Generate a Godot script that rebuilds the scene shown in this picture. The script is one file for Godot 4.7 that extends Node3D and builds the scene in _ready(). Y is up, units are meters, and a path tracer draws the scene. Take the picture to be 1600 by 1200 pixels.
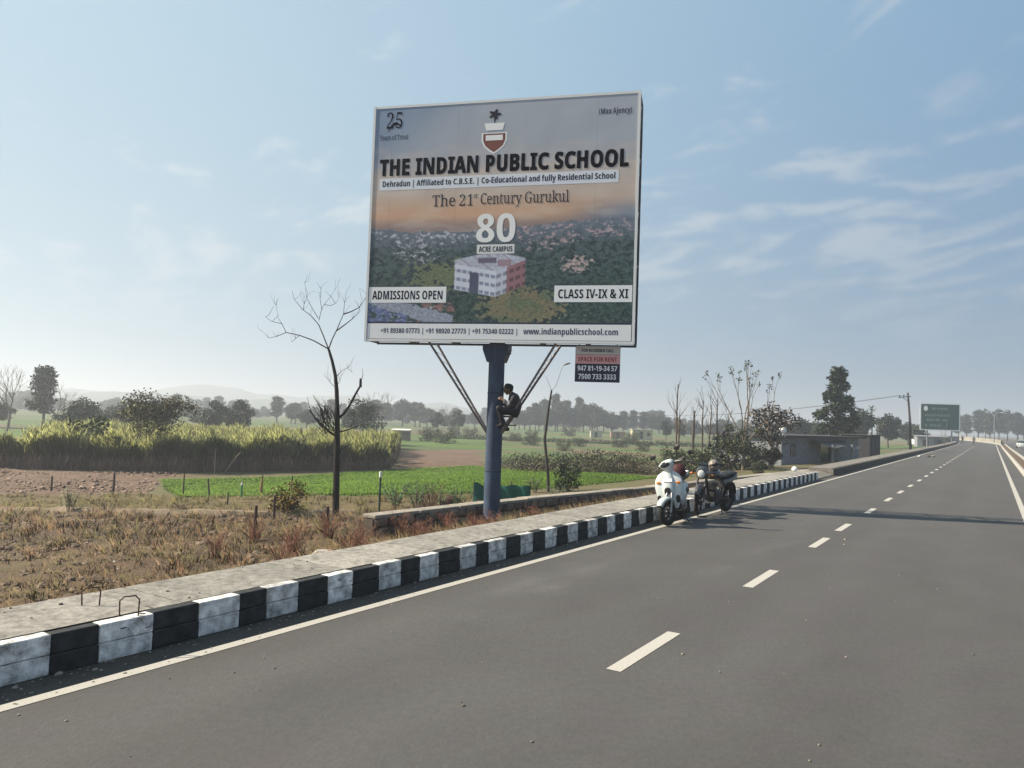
extends Node3D

# ---------------------------------------------------------------- geometry collector
class Geo:
	var v := PackedVector3Array()
	var n := PackedVector3Array()
	var c := PackedColorArray()
	var u := PackedVector2Array()
	var col := Color(1, 1, 1)

	func tri(a: Vector3, b: Vector3, d: Vector3) -> void:   # counter-clockwise seen from outside
		var nn := (b - a).cross(d - a).normalized()
		v.append(a); v.append(d); v.append(b)
		for i in 3:
			n.append(nn); c.append(col); u.append(Vector2.ZERO)

	func trin(a: Vector3, b: Vector3, d: Vector3, na: Vector3, nb: Vector3, nd: Vector3) -> void:
		v.append(a); v.append(d); v.append(b)
		n.append(na); n.append(nd); n.append(nb)
		for i in 3:
			c.append(col); u.append(Vector2.ZERO)

	func quad(a: Vector3, b: Vector3, d: Vector3, e: Vector3) -> void:
		var nn := (b - a).cross(d - a)
		if nn.length_squared() < 1e-14:
			nn = (d - a).cross(e - a)
		nn = nn.normalized()
		var q := [a, d, b, a, e, d]
		var w := [Vector2(0, 1), Vector2(1, 0), Vector2(1, 1), Vector2(0, 1), Vector2(0, 0), Vector2(1, 0)]
		for i in 6:
			v.append(q[i]); n.append(nn); c.append(col); u.append(w[i])

	func box(ctr: Vector3, size: Vector3, b := Basis()) -> void:
		var h := size * 0.5
		var p := []
		for i in 8:
			p.append(ctr + b * Vector3(h.x if i & 1 else -h.x, h.y if i & 2 else -h.y, h.z if i & 4 else -h.z))
		quad(p[4], p[5], p[7], p[6]); quad(p[1], p[0], p[2], p[3])
		quad(p[5], p[1], p[3], p[7]); quad(p[0], p[4], p[6], p[2])
		quad(p[6], p[7], p[3], p[2]); quad(p[0], p[1], p[5], p[4])

	func bevel_box(ctr: Vector3, size: Vector3, r: float, b := Basis()) -> void:   # box with chamfered vertical and top edges
		var h := size * 0.5
		var rings := []
		for k in 4:
			var ins: float = r if k == 0 or k == 3 else 0.0
			var y: float = [-h.y, -h.y + r, h.y - r, h.y][k]
			var x := h.x - ins
			var z := h.z - ins
			var ring := []
			for q in [Vector2(x, -z + r), Vector2(x, z - r), Vector2(x - r, z), Vector2(-x + r, z), Vector2(-x, z - r), Vector2(-x, -z + r), Vector2(-x + r, -z), Vector2(x - r, -z)]:
				ring.append(ctr + b * Vector3(q.x, y, q.y))
			rings.append(ring)
		loft(rings, false, true)

	func loft(rings: Array, smooth := true, caps := true) -> void:   # rings run clockwise seen from above when stacked upwards
		var k: int = rings[0].size()
		var nr: int = rings.size()
		var norms := []
		if smooth:
			for i in nr:
				var row := []
				for j in k:
					var du: Vector3 = rings[i][(j + 1) % k] - rings[i][(j + k - 1) % k]
					var dv: Vector3 = rings[mini(i + 1, nr - 1)][j] - rings[maxi(i - 1, 0)][j]
					var nn := dv.cross(du)
					row.append(nn.normalized())
				norms.append(row)
		for i in nr - 1:
			for j in k:
				var j2 := (j + 1) % k
				var a: Vector3 = rings[i][j]
				var b: Vector3 = rings[i][j2]
				var d: Vector3 = rings[i + 1][j2]
				var e: Vector3 = rings[i + 1][j]
				if smooth:
					trin(a, e, d, norms[i][j], norms[i + 1][j], norms[i + 1][j2])
					trin(a, d, b, norms[i][j], norms[i + 1][j2], norms[i][j2])
				else:
					quad(a, e, d, b)
		if caps:
			for j in range(1, k - 1):
				tri(rings[0][0], rings[0][j], rings[0][j + 1])
				tri(rings[nr - 1][0], rings[nr - 1][j + 1], rings[nr - 1][j])

	func tube(pts: Array, rad: Array, sides := 6, caps := true) -> void:
		var rings := []
		var side := Vector3.ZERO
		for i in pts.size():
			var t: Vector3 = (pts[mini(i + 1, pts.size() - 1)] - pts[maxi(i - 1, 0)]).normalized()
			if i == 0:
				side = t.cross(Vector3(0.31, 0.93, 0.2) if absf(t.y) < 0.9 else Vector3(1, 0, 0.1)).normalized()
			else:
				side = (side - t * side.dot(t)).normalized()
			var up := t.cross(side)
			var ring := []
			for j in sides:
				var a := -TAU * j / sides
				ring.append(pts[i] + (side * cos(a) + up * sin(a)) * rad[i])
			rings.append(ring)
		loft(rings, true, caps)

	func rod(a: Vector3, b: Vector3, r: float, sides := 6) -> void:
		tube([a, b], [r, r], sides)

	func ellipsoid(ctr: Vector3, r: Vector3, seg := 12, rows := 8, b := Basis()) -> void:
		var rings := []
		for i in rows + 1:
			var ph := -PI / 2 + PI * i / rows
			var q := maxf(cos(ph), 0.002)
			var ring := []
			for j in seg:
				var a := -TAU * j / seg
				ring.append(ctr + b * Vector3(cos(-a) * q * r.x, sin(ph) * r.y, sin(-a) * q * r.z))
			rings.append(ring)
		loft(rings, true, false)

	func torus(ctr: Vector3, axis: Vector3, big: float, small: float, seg := 28, sides := 8, squash := 1.0) -> void:
		var a1 := axis.cross(Vector3(0, 1, 0.01)).normalized()
		var a2 := axis.cross(a1).normalized()
		for i in seg:
			for j in sides:
				var p := []
				var q := []
				for d in [[0, 0], [1, 0], [1, 1], [0, 1]]:
					var t: float = TAU * (i + d[0]) / seg
					var s: float = TAU * (j + d[1]) / sides
					var out := a1 * cos(t) + a2 * sin(t)
					p.append(ctr + out * (big + small * cos(s)) + axis * small * squash * sin(s))
					q.append((out * cos(s) + axis * sin(s)).normalized())
				if ((p[1] - p[0]).cross(p[2] - p[0])).dot(q[0] + q[2]) > 0.0:
					trin(p[0], p[1], p[2], q[0], q[1], q[2]); trin(p[0], p[2], p[3], q[0], q[2], q[3])
				else:
					trin(p[0], p[2], p[1], q[0], q[2], q[1]); trin(p[0], p[3], p[2], q[0], q[3], q[2])

	func leaf(p: Vector3, along: Vector3, across: Vector3, nrm: Vector3) -> void:   # a pointed leaf or a spray of leaves
		var a := p
		var b := p + along * 0.45 + across
		var d := p + along
		var e := p + along * 0.5 - across
		trin(a, b, d, nrm, nrm, nrm); trin(a, d, e, nrm, nrm, nrm)

	func mesh() -> ArrayMesh:
		var arr := []
		arr.resize(Mesh.ARRAY_MAX)
		arr[Mesh.ARRAY_VERTEX] = v; arr[Mesh.ARRAY_NORMAL] = n; arr[Mesh.ARRAY_COLOR] = c; arr[Mesh.ARRAY_TEX_UV] = u
		var m := ArrayMesh.new()
		m.add_surface_from_arrays(Mesh.PRIMITIVE_TRIANGLES, arr)
		return m

# ---------------------------------------------------------------- naming and tagging
var used := {}
var M := {}
var rng := RandomNumberGenerator.new()
const BANK := -7.55      # x of the back edge of the footpath

func numbered(called: String, under: Node) -> String:
	var key := str(under.get_instance_id()) + called
	used[key] = used.get(key, -1) + 1
	return called if used[key] == 0 else "%s_%03d" % [called, used[key]]

func shown(m: Variant) -> Mesh:
	return m.mesh() if m is Geo else m

func part(called: String, m: Variant, material: Material, parent: Node, at := Vector3.ZERO, basis := Basis()) -> MeshInstance3D:
	var o := MeshInstance3D.new()
	o.name = numbered(called, parent)
	o.mesh = shown(m)
	o.material_override = material
	parent.add_child(o)
	o.transform = Transform3D(basis, at)
	return o

func tag(o: Node, label: String, category := "", group := "") -> Node:
	o.set_meta("label", label)
	if category != "": o.set_meta("category", category)
	if group != "": o.set_meta("group", group)
	return o

func thing(called: String, label: String, category: String, at := Vector3.ZERO, turn := 0.0, group := "") -> Node3D:
	var o := Node3D.new()
	o.name = numbered(called, self)
	add_child(o)
	o.position = at
	o.rotation.y = turn
	tag(o, label, category, group)
	return o

func single(called: String, m: Variant, material: Material, label: String, category: String, at := Vector3.ZERO, turn := 0.0, group := "") -> MeshInstance3D:
	var o := part(called, m, material, self, at, Basis(Vector3.UP, turn))
	tag(o, label, category, group)
	return o

func struct(called: String, m: Variant, material: Material) -> MeshInstance3D:
	var o := part(called, m, material, self)
	o.set_meta("kind", "structure")
	return o

func struct_root(called: String) -> Node3D:
	var o := Node3D.new()
	o.name = numbered(called, self)
	add_child(o)
	o.set_meta("kind", "structure")
	return o

func dup(root: Node3D, at: Vector3, turn: float, scl: Vector3, label: String, group := "") -> Node3D:
	var base := String(root.name)
	var rx := RegEx.create_from_string("_\\d{3}$")
	var r: Node3D = root.duplicate()
	r.name = numbered(rx.sub(base, ""), self)
	add_child(r)
	r.transform = Transform3D(Basis(Vector3.UP, turn).scaled_local(scl), at)
	r.set_meta("label", label)
	r.remove_meta("group")
	if group != "": r.set_meta("group", group)
	return r

func scatter(called: String, m: Variant, material: Material, xf: Array, cols: Array, label: String, category: String) -> void:
	var mm := MultiMesh.new()
	mm.transform_format = MultiMesh.TRANSFORM_3D
	mm.use_colors = true
	mm.mesh = shown(m)
	mm.instance_count = xf.size()
	for i in xf.size():
		mm.set_instance_transform(i, xf[i])
		mm.set_instance_color(i, cols[i])
	var o := MultiMeshInstance3D.new()
	o.name = numbered(called, self)
	o.multimesh = mm
	o.material_override = material
	add_child(o)
	tag(o, label, category)
	o.set_meta("kind", "stuff")

func srgb(r: float, g: float, b: float) -> Color:      # a linear base colour, as materials want it
	return Color(r, g, b).linear_to_srgb()

func mat(key: String, r: float, g: float, b: float, rough := 0.8, metal := 0.0, vc := false) -> StandardMaterial3D:
	var m := StandardMaterial3D.new()
	m.albedo_color = srgb(r, g, b)
	m.roughness = rough
	m.metallic = metal
	m.metallic_specular = 0.4
	m.vertex_color_use_as_albedo = vc
	M[key] = m
	return m

# ---------------------------------------------------------------- textures
func noise_img(size: int, freq: float, seed_: int, oct := 4, type := FastNoiseLite.TYPE_SIMPLEX_SMOOTH) -> PackedByteArray:
	var f := FastNoiseLite.new()
	f.seed = seed_
	f.frequency = freq
	f.noise_type = type
	f.fractal_octaves = oct
	var im := f.get_seamless_image(size, size)
	im.convert(Image.FORMAT_L8)
	return im.get_data()

func grain_tex(size: int, layers: Array, dark: Color, light: Color, seed_: int) -> ImageTexture:
	# layers: [frequency, octaves, weight]; a multiplier texture between two linear colours
	var r2 := RandomNumberGenerator.new()
	r2.seed = seed_
	var bufs := []
	var total := 0.0
	for l in layers:
		bufs.append(noise_img(size, l[0], seed_ + bufs.size() * 7, l[1]))
		total += l[2]
	var out := PackedByteArray()
	out.resize(size * size * 3)
	var lut := []
	for i in 256:      # stored below 1; textured() gives the scale back
		lut.append((dark.lerp(light, i / 255.0) * (1.0 / TEX_MAX)).linear_to_srgb())
	for i in size * size:
		var t := 0.0
		for k in bufs.size():
			t += bufs[k][i] * layers[k][2]
		t = t / total + (r2.randf() - 0.5) * 46.0
		var q: Color = lut[clampi(int(t), 0, 255)]
		out[i * 3] = int(q.r * 255); out[i * 3 + 1] = int(q.g * 255); out[i * 3 + 2] = int(q.b * 255)
	var im := Image.create_from_data(size, size, false, Image.FORMAT_RGB8, out)
	im.generate_mipmaps()
	return ImageTexture.create_from_image(im)

func bump_tex(size: int, freq: float, oct: int, seed_: int, strength: float) -> ImageTexture:
	var f := FastNoiseLite.new()
	f.seed = seed_
	f.frequency = freq
	f.fractal_octaves = oct
	var im := f.get_seamless_image(size, size)
	im.convert(Image.FORMAT_RGBA8)
	im.bump_map_to_normal_map(strength)
	return ImageTexture.create_from_image(im)

func textured(key: String, tex: Texture2D, metres: float, rough: float, nrm: Texture2D = null, nscale := 1.0) -> StandardMaterial3D:
	var m := mat(key, TEX_MAX, TEX_MAX, TEX_MAX, rough, 0.0, true)
	m.albedo_texture = tex
	m.uv1_triplanar = true
	m.uv1_world_triplanar = true
	m.uv1_scale = Vector3.ONE / metres
	if nrm:
		m.normal_enabled = true
		m.normal_texture = nrm
		m.normal_scale = nscale
	return m

# ---------------------------------------------------------------- the sky: air and high thin cloud
func make_sky() -> PanoramaSkyMaterial:
	var w := 2048
	var h := 1024
	var wisps := FastNoiseLite.new()
	wisps.seed = 11; wisps.frequency = 1.0; wisps.fractal_octaves = 6; wisps.fractal_gain = 0.6
	var veil := FastNoiseLite.new()
	veil.seed = 5; veil.frequency = 0.45; veil.fractal_octaves = 3
	var buf := PackedFloat32Array()
	buf.resize(w * h * 3)
	var sun := SUN_FROM
	for j in h:
		var el := PI / 2 - PI * (j + 0.5) / h
		if el < -0.02:
			for i in w:
				var o := (j * w + i) * 3
				buf[o] = 0.13; buf[o + 1] = 0.13; buf[o + 2] = 0.125
			continue
		var y := sin(el)
		var ce := cos(el)
		var hz := pow(1.0 - clampf(y, 0, 1), 4.0)           # how hazy at this height
		for i in w:
			var az := TAU * (i + 0.5) / w
			var d := Vector3(sin(az) * ce, y, -cos(az) * ce)
			var near := d.dot(sun) * 0.5 + 0.5              # 1 towards the sun
			var glow := pow(near, 5.0)
			var side := smoothstep(0.28, 0.86, near)
			var zen := SKY_ZEN_FAR.lerp(SKY_ZEN_SUN, side)
			var low := SKY_LOW_FAR.lerp(SKY_LOW_SUN, side)
			var q := zen.lerp(low, clampf(hz, 0, 1))
			q = q + Color(0.10, 0.10, 0.09) * glow
			# cloud sheet 6 km up, seen in perspective
			var s := 1.0 / (y + 0.12)
			var px := d.x * s
			var pz := d.z * s
			var wx := veil.get_noise_2d(px * 1.7 + 9.0, pz * 1.7) * 0.5
			var k := wisps.get_noise_2d(px * 1.5 + wx * 1.6 + pz * 0.8, pz * 3.6 - px * 1.3 + wx * 1.6)
			var m2 := veil.get_noise_2d(px * 1.3, pz * 1.3 + 3.0)
			var cl := smoothstep(0.0, 0.75, k * 1.25 + m2 * 0.8 - 0.03) * smoothstep(0.03, 0.25, y) * 0.75
			q = q.lerp(CLOUD_FAR.lerp(CLOUD_SUN, side), cl)
			var o2 := (j * w + i) * 3
			buf[o2] = q.r; buf[o2 + 1] = q.g; buf[o2 + 2] = q.b
	var im := Image.create_from_data(w, h, false, Image.FORMAT_RGBF, buf.to_byte_array())
	var m := PanoramaSkyMaterial.new()
	m.panorama = ImageTexture.create_from_image(im)
	return m

const TEX_MAX := 1.7
const SUN_FROM := Vector3(-0.7146, 0.6157, 0.3322)     # towards the sun: 38 degrees up, to the left of the camera
const SKY_ZEN_FAR := Color(0.070, 0.145, 0.245)
const SKY_ZEN_SUN := Color(0.155, 0.235, 0.302)
const SKY_LOW_FAR := Color(0.120, 0.165, 0.210)
const SKY_LOW_SUN := Color(0.275, 0.325, 0.350)
const CLOUD_FAR := Color(0.190, 0.225, 0.265)
const CLOUD_SUN := Color(0.335, 0.365, 0.380)

func _ready() -> void:
	rng.seed = 20
	var cam := Camera3D.new()
	cam.name = "camera"
	add_child(cam)
	cam.fov = 53.13
	cam.near = 0.1
	cam.far = 9000.0
	cam.basis = Basis(Vector3.UP, deg_to_rad(32.06)) * Basis(Vector3.RIGHT, deg_to_rad(2.566)) * Basis(Vector3.BACK, deg_to_rad(2.0))
	cam.position = Vector3(0, 2.2, 0)
	cam.current = true
	var env := Environment.new()
	env.background_mode = Environment.BG_SKY
	env.sky = Sky.new()
	env.sky.sky_material = make_sky()
	env.tonemap_mode = Environment.TONE_MAPPER_LINEAR
	env.tonemap_exposure = 2.2
	env.volumetric_fog_enabled = true      # the haze of the plain, brighter towards the sun
	env.volumetric_fog_density = 0.0011
	env.volumetric_fog_albedo = Color(0.84, 0.87, 0.91)
	env.volumetric_fog_anisotropy = 0.3
	env.volumetric_fog_length = 1000.0
	env.sdfgi_enabled = true
	env.ssao_enabled = true
	env.ssil_enabled = true
	var we := WorldEnvironment.new()
	we.name = "world_environment"
	we.environment = env
	add_child(we)
	var sun := DirectionalLight3D.new()
	sun.name = "sun"
	sun.light_energy = 1.6
	sun.light_color = Color(1.0, 0.94, 0.84)
	sun.light_angular_distance = 0.5
	sun.shadow_enabled = true
	add_child(sun)
	sun.look_at_from_position(SUN_FROM * 50.0, Vector3.ZERO)
	materials()
	terrain()
	roads()
	footpath()
	stone_wall()
	billboard()
	sitter()
	fields()
	trees()
	buildings()
	scooter()
	motorcycle()
	roadside()
	far_road()
	order_labels()

func materials() -> void:
	var soft := bump_tex(512, 0.02, 4, 3, 2.0)
	var fine := bump_tex(512, 0.09, 3, 4, 4.0)
	textured("asphalt", grain_tex(1024, [[0.3, 2, 1.0], [0.02, 3, 0.16]], Color(0.35, 0.35, 0.35), Color(1.65, 1.65, 1.65), 21), 2.3, 0.9, fine, 0.12)
	textured("concrete", grain_tex(1024, [[0.006, 3, 0.6], [0.03, 5, 1.2], [0.1, 3, 0.8]], Color(0.12, 0.115, 0.105), Color(1.7, 1.7, 1.7), 31), 4.3, 0.9, soft, 0.5)
	textured("painted", grain_tex(512, [[0.012, 5, 1.0], [0.09, 2, 0.3]], Color(0.12, 0.115, 0.105), Color(1.5, 1.5, 1.5), 41), 1.1, 0.8, soft, 0.4)
	textured("soil", grain_tex(1024, [[0.02, 5, 0.6], [0.1, 3, 0.8]], Color(0.35, 0.33, 0.31), Color(1.65, 1.65, 1.65), 51), 3.1, 0.95, fine, 1.2)
	textured("stone", grain_tex(512, [[0.03, 5, 1.0], [0.15, 2, 0.4]], Color(0.5, 0.5, 0.5), Color(1.4, 1.4, 1.4), 61), 0.9, 0.9, fine, 1.0)
	textured("wall_paint", grain_tex(512, [[0.015, 5, 1.0], [0.08, 2, 0.3]], Color(0.55, 0.55, 0.55), Color(1.25, 1.25, 1.25), 71), 3.7, 0.9, soft, 0.3)
	textured("road_paint", grain_tex(512, [[0.05, 4, 0.8], [0.2, 2, 0.6]], Color(0.6, 0.59, 0.56), Color(1.15, 1.15, 1.15), 81), 0.7, 0.7)
	textured("bark", grain_tex(512, [[0.04, 5, 1.0]], Color(0.4, 0.4, 0.4), Color(1.5, 1.5, 1.5), 91), 0.6, 0.95, fine, 1.2)
	mat("plain", 1, 1, 1, 0.75, 0.0, true)
	var lf := mat("leaf", 1, 1, 1, 0.6, 0.0, true)
	lf.backlight = Color(0.35, 0.4, 0.2)
	lf.cull_mode = BaseMaterial3D.CULL_DISABLED
	var st := mat("straw", 1, 1, 1, 0.85, 0.0, true)
	st.backlight = Color(0.25, 0.2, 0.12)
	st.cull_mode = BaseMaterial3D.CULL_DISABLED
	mat("post_blue", 0.014, 0.027, 0.060, 0.5, 0.1)
	mat("steel_grey", 0.22, 0.23, 0.25, 0.5, 0.5)
	mat("frame_white", 0.62, 0.64, 0.66, 0.5)
	mat("strut_grey", 0.13, 0.11, 0.108, 0.7)
	mat("frame_dark", 0.03, 0.03, 0.035, 0.6, 0.3)
	mat("ink", 0.003, 0.003, 0.010, 0.9).metallic_specular = 0.1
	mat("ink_soft", 0.03, 0.03, 0.045, 0.9).metallic_specular = 0.1
	mat("white", 0.72, 0.74, 0.76, 0.5)
	mat("rust", 0.06, 0.032, 0.02, 0.9)
	var wp := mat("white_paint", 0.40, 0.44, 0.455, 0.3)
	wp.clearcoat_enabled = true
	wp.clearcoat = 0.6
	mat("black_plastic", 0.012, 0.012, 0.014, 0.45)
	mat("rubber", 0.014, 0.014, 0.014, 0.85)
	mat("chrome", 0.55, 0.55, 0.56, 0.2, 1.0)
	mat("alloy", 0.25, 0.25, 0.26, 0.4, 0.8)
	mat("dark_metal", 0.045, 0.045, 0.05, 0.5, 0.6)
	mat("lamp_glass", 0.5, 0.52, 0.52, 0.08)
	mat("mirror", 0.75, 0.78, 0.8, 0.03, 1.0)
	mat("red_lens", 0.3, 0.01, 0.01, 0.2)
	mat("amber_lens", 0.5, 0.16, 0.02, 0.2)
	var bp := mat("black_paint", 0.012, 0.012, 0.016, 0.2)
	bp.clearcoat_enabled = true
	mat("maroon", 0.04, 0.006, 0.009, 0.7)
	mat("seat_vinyl", 0.015, 0.015, 0.016, 0.6)
	mat("glass_dark", 0.02, 0.025, 0.03, 0.1)
	mat("teal_net", 0.014, 0.105, 0.085, 0.9)
	mat("helmet_beige", 0.19, 0.165, 0.15, 0.35)
	mat("sign_green", 0.012, 0.06, 0.06, 0.5)
	mat("tarp", 0.05, 0.055, 0.06, 0.8)

# ---------------------------------------------------------------- ground
func ss(a: float, b: float, t: float) -> float:
	return smoothstep(a, b, t)

func lie(x: float, z: float) -> float:      # height of the land, without clods
	var d := BANK - x
	if d < 0.0:
		return -0.16
	return -0.1 - 0.75 * ss(0, 4.5, d) - 0.45 * ss(5, 12, d) - 0.9 * ss(12, 32, d)

var clods := FastNoiseLite.new()
var broad := FastNoiseLite.new()
var poly := {}

func inside(key: String, x: float, z: float) -> bool:
	return Geometry2D.is_point_in_polygon(Vector2(x, z), poly[key])

func land_colour(x: float, z: float) -> Color:
	var k := broad.get_noise_2d(x * 3.0, z * 3.0)
	var k2 := broad.get_noise_2d(x * 14.0 + 50.0, z * 14.0)
	if x > BANK:
		return Color(0.1, 0.083, 0.06) * (1.0 + 0.3 * k)
	if inside("wheat", x, z):
		return Color(0.068, 0.135, 0.014).lerp(Color(0.085, 0.14, 0.02), 0.5 + k)
	if inside("cane", x, z):
		return Color(0.10, 0.075, 0.05)
	if inside("fallow", x, z) or inside("plough", x, z):
		return Color(0.125, 0.083, 0.06) * (1.0 + 0.35 * k2)
	if inside("bund_zone", x, z):
		return Color(0.115, 0.094, 0.04).lerp(Color(0.10, 0.07, 0.038), clampf(0.5 + k2, 0, 1))
	if inside("near_brown", x, z):
		var q := Color(0.082, 0.058, 0.037).lerp(Color(0.095, 0.056, 0.031), clampf(0.5 + k * 1.2 - (x + 15.0) * -0.02, 0, 1))
		return q.lerp(Color(0.078, 0.066, 0.029), clampf(k2 * 1.2, 0, 0.7))
	var dist := Vector2(x, z).length()
	if dist < 75.0:
		return Color(0.085, 0.09, 0.034).lerp(Color(0.11, 0.085, 0.05), clampf(0.5 + k * 1.5, 0, 1))
	var strip := broad.get_noise_2d(x * 0.35 + 31.0, z * 0.9)
	var a := Color(0.066, 0.10, 0.032)
	if strip > 0.12: a = Color(0.075, 0.125, 0.028)
	elif strip < -0.2: a = Color(0.125, 0.098, 0.058)
	return a * (1.0 + 0.25 * k)

func axis_list(lo: float, fine_lo: float, fine_hi: float, hi: float, step: float, grow: float) -> PackedFloat32Array:
	var right := PackedFloat32Array()
	var x := fine_lo
	while x < fine_hi:
		right.append(x); x += step
	var s := step
	while x < hi:
		right.append(x); s *= grow; x += s
	right.append(hi)
	var left := PackedFloat32Array()
	x = fine_lo; s = step
	while true:
		s *= grow; x -= s
		if x <= lo: break
		left.append(x)
	left.append(lo)
	left.reverse()
	left.append_array(right)
	return left

func terrain() -> void:
	clods.seed = 4; clods.frequency = 1.3; clods.fractal_octaves = 3
	broad.seed = 8; broad.frequency = 0.05; broad.fractal_octaves = 3
	poly.wheat = PackedVector2Array([Vector2(-42, -28), Vector2(-30.5, -21.4), Vector2(-26, -23.3), Vector2(-22.8, -25.4), Vector2(-19.6, -30), Vector2(-17.5, -47), Vector2(-23, -48), Vector2(-39.5, -57), Vector2(-40.3, -46.6), Vector2(-39.6, -34.9)])
	poly.cane = PackedVector2Array([Vector2(-54, -25), Vector2(-46, -32.5), Vector2(-40, -46.5), Vector2(-66, -78), Vector2(-105, -55)])
	poly.fallow = PackedVector2Array([Vector2(-40.2, -47), Vector2(-39.4, -58.5), Vector2(-58.7, -88), Vector2(-63, -75)])
	poly.plough = PackedVector2Array([Vector2(-60, -22), Vector2(-39.5, -18), Vector2(-34.8, -22.5), Vector2(-42, -28.3), Vector2(-46, -32.5), Vector2(-54, -25)])
	poly.bund_zone = PackedVector2Array([Vector2(-45, -8), Vector2(-30.2, -14), Vector2(-24.5, -15.4), Vector2(-20.6, -17.3), Vector2(-17.0, -22), Vector2(-19.4, -30), Vector2(-22.6, -25.3), Vector2(-30.3, -21.3), Vector2(-34.8, -22.4), Vector2(-39.5, -17.9), Vector2(-60, -22)])
	poly.near_brown = PackedVector2Array([Vector2(-7.5, 40), Vector2(-7.5, -60), Vector2(-12.3, -22), Vector2(-17.0, -22), Vector2(-20.6, -17.3), Vector2(-24.5, -15.4), Vector2(-30.2, -14), Vector2(-45, -8), Vector2(-45, 40)])
	var xs := axis_list(-4200, -44, -7.2, 4200, 0.3, 1.13)
	var zs := axis_list(-4200, -58, -1.0, 4200, 0.3, 1.13)
	var nx := xs.size()
	var nz := zs.size()
	var vv := PackedVector3Array()
	var cc := PackedColorArray()
	var nn := PackedVector3Array()
	vv.resize(nx * nz); cc.resize(nx * nz); nn.resize(nx * nz)
	for j in nz:
		var z := zs[j]
		for i in nx:
			var x := xs[i]
			var y := lie(x, z)
			if x < BANK - 0.05 and x > -70.0 and z > -90.0:
				var rough := 0.03
				if inside("near_brown", x, z): rough = 0.13
				elif inside("plough", x, z) or inside("fallow", x, z): rough = 0.16
				elif inside("bund_zone", x, z): rough = 0.06
				rough *= ss(0.0, 1.2, BANK - x)
				y += clods.get_noise_2d(x, z) * rough + broad.get_noise_2d(x * 2.0, z * 2.0) * rough
			vv[j * nx + i] = Vector3(x, y, z)
			cc[j * nx + i] = land_colour(x, z)
	var idx := PackedInt32Array()
	for j in nz - 1:
		for i in nx - 1:
			var a := j * nx + i
			idx.append_array(PackedInt32Array([a, a + 1, a + nx, a + 1, a + nx + 1, a + nx]))
	for j in nz:
		for i in nx:
			var l := vv[j * nx + maxi(i - 1, 0)]
			var r := vv[j * nx + mini(i + 1, nx - 1)]
			var b := vv[maxi(j - 1, 0) * nx + i]
			var f := vv[mini(j + 1, nz - 1) * nx + i]
			nn[j * nx + i] = (f - b).cross(r - l).normalized()
	var arr := []
	arr.resize(Mesh.ARRAY_MAX)
	arr[Mesh.ARRAY_VERTEX] = vv; arr[Mesh.ARRAY_NORMAL] = nn; arr[Mesh.ARRAY_COLOR] = cc; arr[Mesh.ARRAY_INDEX] = idx
	var m := ArrayMesh.new()
	m.add_surface_from_arrays(Mesh.PRIMITIVE_TRIANGLES, arr)
	struct("ground", m, M.soil)
	# hills about two kilometres off, far to the left of the road
	var g := Geo.new()
	g.col = Color(0.07, 0.09, 0.06)
	var hn := FastNoiseLite.new()
	hn.seed = 3; hn.frequency = 0.004; hn.fractal_octaves = 4
	for layer in 2:
		var dist: float = [1150.0, 1650.0][layer]
		var prev := []
		for k in 121:
			var az := deg_to_rad(32.0 + 52.0 - k * 0.6)      # sweeps from far left to the road's end
			var fade := ss(0.0, 14.0, 90.0 - k)
			var hgt: float = ([13.0, 34.0][layer] + [14.0, 24.0][layer] * hn.get_noise_2d(k * 14.0, layer * 500.0)) * fade + 1.0
			var dir := Vector3(-sin(az), 0, -cos(az))
			var row := [dir * (dist - 120) + Vector3(0, -2.2, 0), dir * (dist - 40) + Vector3(0, hgt * 0.6, 0), dir * dist + Vector3(0, hgt, 0), dir * (dist + 60) + Vector3(0, hgt * 0.7, 0), dir * (dist + 220) + Vector3(0, -2.2, 0)]
			if k > 0:
				for q in 4:
					g.quad(prev[q], row[q], row[q + 1], prev[q + 1])
			prev = row
	struct("hills", g, M.plain)

# ---------------------------------------------------------------- roads
func road_at(s: float, t: float) -> Vector3:
	var y := 0.0 if s < 140.0 else (s - 140.0) * (s - 140.0) * 0.00004
	if s < 190.0:
		return Vector3(t, y, -s)
	var a := (s - 190.0) / 220.0
	return Vector3(-220.0 + (220.0 + t) * cos(a), y, -190.0 - (220.0 + t) * sin(a))

func strip(g: Geo, s0: float, s1: float, ds: float, profile: Array, tint: Variant = null) -> void:
	# profile: [t, y] pairs from left to right; swept along the road
	var s := s0
	while s < s1 - 0.001:
		var e := minf(s + ds, s1)
		for k in profile.size() - 1:
			var a := road_at(s, profile[k][0]) + Vector3(0, profile[k][1], 0)
			var b := road_at(s, profile[k + 1][0]) + Vector3(0, profile[k + 1][1], 0)
			var c2 := road_at(e, profile[k + 1][0]) + Vector3(0, profile[k + 1][1], 0)
			var d := road_at(e, profile[k][0]) + Vector3(0, profile[k][1], 0)
			if tint != null:
				var q := [a, c2, b, a, d, c2]
				var nn := (b - a).cross(c2 - a).normalized()
				for p in q:
					g.v.append(p); g.n.append(nn); g.c.append(tint.call(p)); g.u.append(Vector2.ZERO)
			else:
				g.quad(a, b, c2, d)
		s = e

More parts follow.
